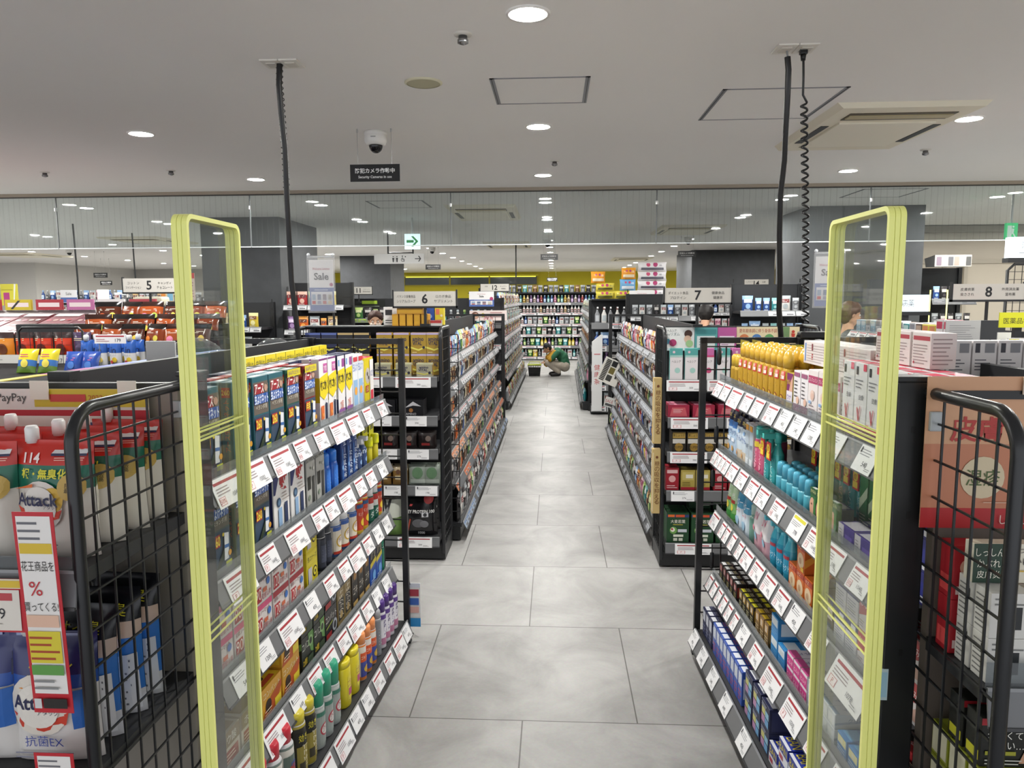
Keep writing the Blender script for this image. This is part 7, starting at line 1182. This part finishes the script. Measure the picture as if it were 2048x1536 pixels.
for i in range(6):
    q = MB(); q.box(-.11, 0, 0, .11, .02, .085, M(('b83040', 'c8b428', 'a82c38', 'b86a9a', 'e0dcdc', 'a83a44')[i], .4)); q.decal(front_fn(-.11, 0, 0), .22, .085, [('R', .1, .3, .9, .7, 'e8d8d8'), ('Q', [(.2, .1), (.3, .1), (.6, .9), (.5, .9)], '2a2a2a')][:1 + (i == 1)])
    o = link('cosmetic_header', q.mesh('header'), None, CD.mw @ TR(.3 + i * .26, .775, 1.581)); reg(o, ('red', 'yellow striped', 'crimson', 'lilac', 'white', 'dark red')[i] + ' header card', 'header card', 'behind the slanted cosmetic trays', i, 'from the left')
# racks farther away on the left
def simple_rack(name, label, place, x0, x1, Y, H, zs, tb, seqs, rails=('cfd0d2', '9a9a9e'), D=.38, sd=90, hang=False, way='from the left'):
    R = Rack(name, label, 'store rack', place, x0, Y, 0, x1 - x0, H, D, way); R.body(base=.08)
    for i, z in enumerate(zs):
        R.shelf(str(i), z, 0, ('top', 'second', 'third', 'fourth', 'fifth')[i] + ' shelf', tilt=24, rh=.07, strip=(max(3, int((x1 - x0) / .14)), *rails)); stock(R, str(i), tb, seqs[i % len(seqs)], .03, x1 - x0 - .03, 1, .012, seed=sd + i)
    return R
WS = ['white', 'blue', 'grey', 'bblue', 'bwhite', 'teal', 'white']
simple_rack('pillar_hanging_rack', 'rack of hanging pouches on the front of the left pillar', 'left pillar rack', -4.4, -3.42, 8.5, 1.62, [1.33, 1.05, .75, .45], T1, [['blue', 'white', 'blue', 'cream', 'yellow', 'sblue', 'yellow'], ['white', 'green', 'yellow', 'red', 'white'], ['red', 'white', 'pink']], sd=101)
simple_rack('pillar_side_rack', 'rack of red and green pouches right of the left pillar', 'pillar-side rack', -3.3, -2.55, 8.9, 1.86, [1.58, 1.28, 1.0, .7, .4], T1, [['red', 'red', 'green', 'sgreen', 'yellow'], ['purple', 'orange', 'white', 'sorange', 'cream', 'sgreen'], ['cream', 'yellow', 'red', 'blue', 'red'], ['red', 'blue', 'white']], sd=111)
simple_rack('far_left_rack', 'far rack with white bottles under the grey wall', 'far left rack', -10.2, -8.3, 14.2, 1.72, [1.66, 1.38, 1.05, .75], T2, [['bblue', 'bgrey', 'blue', 'white', 'pink', 'red'], ['red', 'black', 'cream', 'white', 'bwhite'], ['white', 'grey', 'red']], sd=121)
simple_rack('far_left_rack', 'far rack of mixed bottles right of the blank white notice', 'far notice rack', -8.1, -6.3, 13.2, 1.70, [1.60, 1.35, 1.05, .75], T2, [['white', 'grey', 'bgrey', 'cream'], ['bpurple', 'white', 'byellow', 'bcream', 'grey'], ['green', 'bwhite']], sd=131)
simple_rack('lime_label_rack', 'black rack with lime labels behind the sale poster', 'lime rack', -3.35, -2.35, 10.9, 1.66, [1.36, 1.1, .8, .5], T1, [['black', 'sgreen', 'black', 'green', 'black', 'sgreen'], ['black', 'green', 'black', 'sgreen', 'green'], ['red', 'black', 'grey']], ('6f8a2a', 'b8d83a'), sd=141)
board(668, 600, 770, 618, 11.26, '1c1e1a', [('R', .1, .55, .3, .9, 'a8c83a'), ('R', .55, .55, .85, .9, 'a8c83a'), ('L', .3, .1, .9, .4, 2, 'a8b0a0')], 'black header with lime labels above the lime label rack')
simple_rack('shampoo_rack', 'rack of light blue packs left of the right pillar', 'shampoo rack', 2.05, 2.80, 8.35, 1.80, [1.50, 1.22, .95, .65], T1, [['blue', 'sblue', 'sblue', 'steal', 'white', 'sgrey', 'sblue'], ['sblue', 'blue', 'swhite', 'steal', 'sgrey', 'sblue'], ['white', 'grey', 'swhite', 'pink']], sd=151)
simple_rack('toothbrush_rack', 'rack of slim packs behind the number seven sign', 'toothbrush rack', .95, 1.85, 9.4, 1.70, [1.42, 1.15, .85, .5], T1, [['sgrey', 'swhite', 'sgrey', 'sblack', 'swhite', 'sblue'], ['swhite', 'sred', 'sgrey', 'swhite', 'spink'], ['sblue', 'white', 'sgrey']], sd=161)
simple_rack('rear_right_rack', 'far rack of white packs before the rear right pillar', 'rear right rack', 2.5, 4.6, 14.8, 1.7, [1.62, 1.35, 1.05, .7], T2, [['white', 'bwhite', 'yellow', 'byellow', 'blue', 'white'], ['white', 'grey', 'bblue'], ['white', 'pink']], sd=171)
for x0, y0, x1, y1, Y, b, its, lb in ((194, 579, 220, 614, 12.6, 'dcdcdc', [], 'blank white notice hanging over the far left racks'), (120, 580, 155, 605, 13.4, 'dcdce0', [('R', 0, 0, 1, .4, '4a62a0'), ('T', 'Sale', .5, .7, .22, '2a2628', .5)], 'small white and blue sale poster at the far left'), (0, 568, 38, 611, 12, 'c8c03a', [('R', .15, 0, .5, .6, 'a83a7a'), ('Q', [(.8, 1), (.9, 1), (.75, 0), (.68, 0)], 'e0e0d0'), ('R', .05, .7, .7, .75, 'a8a030')], 'yellow poster with magenta block at the far left edge'), (373, 546, 391, 600, 5.6, 'b8a8a0', [('R', 0, .8, 1, 1, 'a83a3a'), ('L', .1, .1, .9, .7, 6, '8a5a5a')], 'narrow red-topped poster seen through the left gate'), (322, 584, 348, 606, 7.4, 'd8c8a0', [('R', .0, .2, .35, .9, 'd88a3a'), ('R', .5, .2, .95, .9, '7ab0d0')], 'small orange and blue card right of the number five sign')):
    a, c = at(x0, y0, Y), at(x1, y1, Y); w, h = c.x - a.x, a.z - c.z
    q = MB(); q.box(0, 0, 0, w, .004, h, M(b, .5)); q.decal(front_fn(0, 0, 0), w, h, its); o = link('notice_poster', q.mesh('poster'), None, TR(a.x, Y, c.z)); tag(o, lb, 'poster')
    q = MB(); q.tube([(w / 2, .01, -c.z), (w / 2, .01, h * .8)], .008, BLK); link('poster_pole', q.mesh('pole'), o)
a = at(295, 603, 6.0); q = MB(); q.box(-.12, 0, 0, .12, .14, .075, M('c8c4b0', .5), .02); o = link('label_printer', q.mesh('printer_body'), None, TR(a.x, 6.0, a.z - .035)); tag(o, 'cream rounded device below the number five sign', 'printer')
q = MB(); q.box(-.17, -.1, -a.z + .035, .17, .26, -.002, BLK2); link('printer_stand', q.mesh('stand'), o); q = MB(); q.lathe([(.008, 0), (.008, .004)], BLK, 10); q.xf(TR(-.02, -.001, .035, 0, PI / 2)); link('printer_button', q.mesh('button'), o)
# thin ceiling cords over the left
for i, (pts, lb) in enumerate((([(149, 498), (152, 520), (155, 555), (158, 610)], 'thin dark cord hanging over the far left racks'), ([(268, 530), (270, 545), (271, 557)], 'short thin cord above the number five sign'), ([(1032, 536), (1032, 560), (1032, 590)], 'thin dark cord hanging by the number twelve sign'))):
    Y = (9.6, 11, 13.5)[i]; P = [at(x, y, Y) for x, y in pts]; P[0].z = CEIL; q = MB(); q.tube(P, .012, BLK, 6); o = link('hanging_power_cable', q.mesh('cord')); tag(o, lb, 'cord')

# ================================================================ top of the skincare rack and the pharmacy corner
for k, (px, py0, py1, Y, w, base, its, lb, nm, ct) in enumerate(((1625, 690, 730, 3.0, .16, 'b8b01c', [('R', .3, .0, .36, .3, '7a2a6a'), ('L', .1, .5, .6, .8, 2, '8a8410')], 'yellow board behind the gold spray bottles', 'yellow_board', 'board'),)):
    a, c = at(px, py0, Y), at(px, py1, Y); q = MB(); q.box(-w / 2, 0, 0, w / 2, .006, a.z - 1.4256, M(base, .4)); q.decal(front_fn(-w / 2, 0, 0), w, a.z - 1.4256, its); o = link(nm, q.mesh(nm), None, TR(a.x, Y, 1.4256)); tag(o, lb, ct)
a = at(1628, 668, 3.12); q = MB(); q.box(-.06, -.02, .06, .06, .03, .09, M('141416', .3), .006); q.box(-.05, -.03, .0, .05, .05, .012, BLK); q.tube([(0, 0, .01), (0, .01, .06)], .008, BLK); q.tube([(-.07, 0, .075), (.02, -.01, .05), (.08, 0, .07)], .004, BLK, 6); o = link('tablet_stand', q.mesh('tablet_stand'), None, TR(a.x, 3.12, 1.4256)); tag(o, 'black device stand behind the yellow board', 'device stand')
P_wrd = boxp('medicine_display_box', 'white-red medicine box', .062, .04, .115, 'e4e0e0', [('R', .1, .72, .3, .94, '3a3a44'), ('R', .5, .72, .9, .94, '8a8a90'), ('L', .1, .3, .8, .6, 4, '5a5a62'), ('R', .1, .06, .4, .16, '4a7ab0')], [('L', .1, .1, .9, .9, 5, '9a9aa0')])
P_rds = boxp('medicine_display_box', 'red-topped white box', .075, .04, .10, 'e0dcdc', [('R', 0, .62, 1, 1, 'b83a48'), ('T', 'かゆみ', .5, .8, .2, 'f0dcdc', .7), ('R', .1, .1, .3, .5, '3a3a44')], top=[('R', 0, 0, 1, 1, 'c04a58')])
RR.shelves['t'] = (1.4256, .5, 'roof')
for i in range(5): o = P_wrd.put(TR(1.01 + i * .068, 2.05 + i * .004, 1.4256), 'roof, right skincare rack', i, 'from the left')
for i in range(5): o = P_rds.put(TR(1.362 + i * .079, 2.07, 1.4256), 'roof, right skincare rack', i, 'from the left')
PH = Rack('pharmacy_rack', 'black pharmacy rack of small boxes left of the grey notice', 'store rack', 'pharmacy rack', 2.2, 5.75, -PI / 2, 1.8, 1.46, .4, 'from far end'); PH.body()
for k, z, ph in (('1', 1.40, 'top shelf'), ('2', 1.20, 'second shelf'), ('3', .9, 'third shelf'), ('4', .55, 'fourth shelf'), ('5', .12, 'bottom shelf')): PH.shelf(k, z, .04, ph, tilt=35, rh=.06, strip=(11, 'dcdcde', 'b83a44'))
MBX = [boxp('pharmacy_box', n, .075, .05, h, a, [('R', .08, .55, .92, .9, b), ('L', .1, .1, .9, .45, 3, '8a8a92'), ('C', .7, .35, .1, b)], [('R', .1, .1, .9, .9, b)], [('R', .1, .1, .9, .9, b)]) for n, h, a, b in (('light blue pharmacy box', .085, 'a8c8dc', 'd8e4ec'), ('white-grey pharmacy box', .09, 'd4d4d8', '8a8a94'), ('teal pharmacy box', .08, '3a8a90', 'b8d8d8'), ('brown pharmacy box', .085, '5a4a44', 'b8a090'), ('yellow-pink pharmacy box', .085, 'd8d05a', 'd88a5a'), ('white-pink pharmacy box', .12, 'e6e0e2', 'c83a5a'), ('red pharmacy box', .08, 'b83040', 'e0c0c0'))]
for i, x in enumerate(span(.03, 1.78, 21)): PH.put(MBX[(0, 0, 1, 0, 1, 1, 0, 1, 1, 2, 1, 3, 4, 4, 5, 5, 5, 5, 5, 6, 6)[i]], '1', x)
for i, x in enumerate(span(.25, 1.6, 12)): PH.put(MBX[(3, 0, 1, 3, 3, 1, 6, 1, 3, 1, 6, 6)[i]], '1', x, .10, .06 if False else .0, 0, 'rear')
MBO = [bottlep('tonic_bottle', n, [(.018, 0), (.02, .004), (.02, .06), (.01, .085)], [a] * 3, [(.012, .083), (.012, .1)], capcol=b, seg=12, items=[('R', .1, .1, .9, .6, b)]) for n, a, b in (('orange tonic bottle', 'c8702a', '2a3a8a'), ('blue tonic bottle', '2a4aa0', 'c8d0e0'), ('brown tonic bottle', '4a2a1c', 'd8b84a'))]
for i, x in enumerate(span(.1, 1.7, 22)): PH.put(MBO[(i // 3) % 3], '2', x)
for i, x in enumerate(span(.1, 1.7, 14)): PH.put(MBX[(1, 6, 5, 0)[i % 4]], '3', x)
def standing(x0, y0, x1, y1, Y, base, its, label, name, cat, foot=True, th=.006):
    o = board(x0, y0, x1, y1, Y, base, its, label, th, cat, name); h = at(x0, y0, Y).z
    if foot:
        w = at(x1, y1, Y).x - at(x0, y0, Y).x; z0 = at(x1, y1, Y).z; q = MB(); q.box(w / 2 - .015, .007, -z0, w / 2 + .015, .03, .04, BLK); link('stand_post', q.mesh('post'), o)
    return o
o = standing(1893, 641, 1957, 716, 3.45, 'a8a8a8', [('L', .1, .08, .85, .9, 14, '8a8a8c')], 'grey printed notice in a clip beside the pharmacy rack', 'printed_notice', 'notice'); q = MB(); q.box(.05, -.02, -.02, .11, .01, .012, BLK); link('notice_clip', q.mesh('clip'), o)
standing(1959, 641, 2004, 752, 3.7, '2a2b2e', [], 'dark grey upright panel behind the grey notice', 'dark_panel', 'panel', th=.03)
standing(2000, 625, 2080, 655, 3.4, 'c8c81e', [('T', '医薬品相談', .5, .45, .4, '3a3a18', .8)], 'yellow medicine advice sign at the right edge', 'advice_sign', 'sign')
standing(1996, 665, 2020, 711, 3.5, 'd8d8d4', [('R', 0, 0, 1, .25, 'c8c81e'), ('R', .2, .6, .6, .7, '4a4a5a'), ('R', .2, .36, .6, .44, '4a4a5a')], 'white and yellow card below the yellow medicine advice sign', 'advice_card', 'card')
standing(2016, 676, 2060, 696, 3.2, 'dcdcdc', [('R', .05, .7, .5, .9, 'c8c81e'), ('T', '925', .55, .4, .4, '4a4a4a', .4)], 'white price board right of the advice card', 'price_board', 'price sign')
P_gin = boxp('health_tonic_box', 'amber tonic box', .10, .06, .13, 'b8802a', [('C', .4, .6, .2, 'a84a2a'), ('R', .1, .3, .9, .42, '2a2018')], [('R', .1, .1, .9, .9, '8a5a1a')])
TB_ = thing('tonic_table', 'small black table under the amber tonic boxes', 'table', TR(1.87, 2.85, 0)); q = MB(); q.box(-.2, -.12, 1.35, .5, .2, 1.37, BLK); link('table_top', q.mesh('table_top'), TB_)
for i, x in enumerate((-.18, .48)):
    for y in (-.1, .18): q = MB(); q.box(x - .012, y - .012, 0, x + .012, y + .012, 1.35, BLK); link('leg', q.mesh('leg'), TB_)
for i in range(3): P_gin.put(TR(1.92 + i * .115, 2.9, 1.3708), 'black table at the right edge', i, 'from the left')
P_clb = boxp('clear_sample_box', 'white clear-lidded sample box', .09, .05, .035, 'd8dadc', [('L', .1, .2, .9, .8, 2, '9a9aa4')]); 
for i in range(2): P_clb.put(TR(1.72 + i * .095, 2.76, 1.3708), 'black table at the right edge', i, 'from the left')
BC = simple_rack('black_column_display', 'tall black column display left of the beige doors', 'black column display', 4.22, 4.70, 8.6, 1.98, [1.62, 1.32, 1.0, .7, .4], T1, [['sblue', 'sblack', 'sblack', 'sgrey'], ['sgrey', 'sblack', 'sblack']], ('5a5c60', '8a8c90'), sd=181)
q = MB(); q.prismx([(0, 0), (.2, 0), (.24, .1), (.0, .13)], -.2, .2, M('b8b4b0', .5)); q.decal(front_fn(-.2, -.001, .0), .4, .12, [('R', .05 + k * .16, .1, .18 + k * .16, .9, t) for k, t in enumerate(('8a7a88', 'c8c4c0', '6a6a70', 'b89a90', 'd8d4cc', '5a5a5a'))]); o = link('leaflet_holder', q.mesh('leaflet_holder'), None, TR(4.46, 8.66, 1.985)); tag(o, 'grey leaflet holder on top of the black column display', 'leaflet holder')
q = MB(); a = at(1861, 580, 8.3); q.tube([(a.x, 8.3, 0), (a.x, 8.3, a.z), (a.x + .18, 8.3, a.z), (a.x + .18, 8.3, 0)], .008, EDGE, 6); o = link('slim_gate_frame', q.mesh('gate_frame')); tag(o, 'slim yellow-green gate frame in front of the black column display', 'gate')
q = MB(); a = at(2016, 528, 6.0); q.tube([(a.x, 6, .05), (a.x, 6, a.z - .05), (a.x + .05, 6, a.z), (a.x + .55, 6, a.z), (a.x + .6, 6, a.z - .05), (a.x + .6, 6, .05)], .012, BLK)
for k in range(1, 11): q.box(a.x + k * .055 - .002, 5.998, .05, a.x + k * .055 + .002, 6.002, a.z, BLK)
for k in range(0, 30): q.box(a.x, 5.996, .1 + k * .06, a.x + .6, 6.0, .104 + k * .06, BLK)
o = link('wire_screen', q.mesh('wire_screen')); tag(o, 'tall rounded black wire screen at the right edge behind the number eight sign', 'wire screen')

# leaflet board at the foot of the left rack's end
q = MB(); q.box(0, 0, 0, .07, .004, .22, M('d8d8d8', .4)); q.decal(front_fn(0, 0, 0), .07, .22, [('R', .0, .9, 1, 1, 'd0d4e0'), ('R', .1, .7, .9, .86, 'a83a4a'), ('R', .1, .5, .9, .66, '3a62b0'), ('R', .1, .32, .9, .46, 'd8a8a0'), ('R', 0, 0, 1, .2, '2f8ac8')]); a = at(787, 1252, 3.43)
o = link('leaflet_board', q.mesh('leaflet_board'), None, TR(-.72, 3.43, a.z)); tag(o, 'narrow leaflet board at the lower end of the left insect rack', 'board')
q = MB(); q.tube([(.02, .004, .21), (.02, -.02, .24)], .003, BLK, 5); link('hook', q.mesh('hook'), o)
finish_labels()
for o in bpy.data.objects:
    if 'label' in o and len(o['label'].split()) > 16: print('LONG', o['label'])
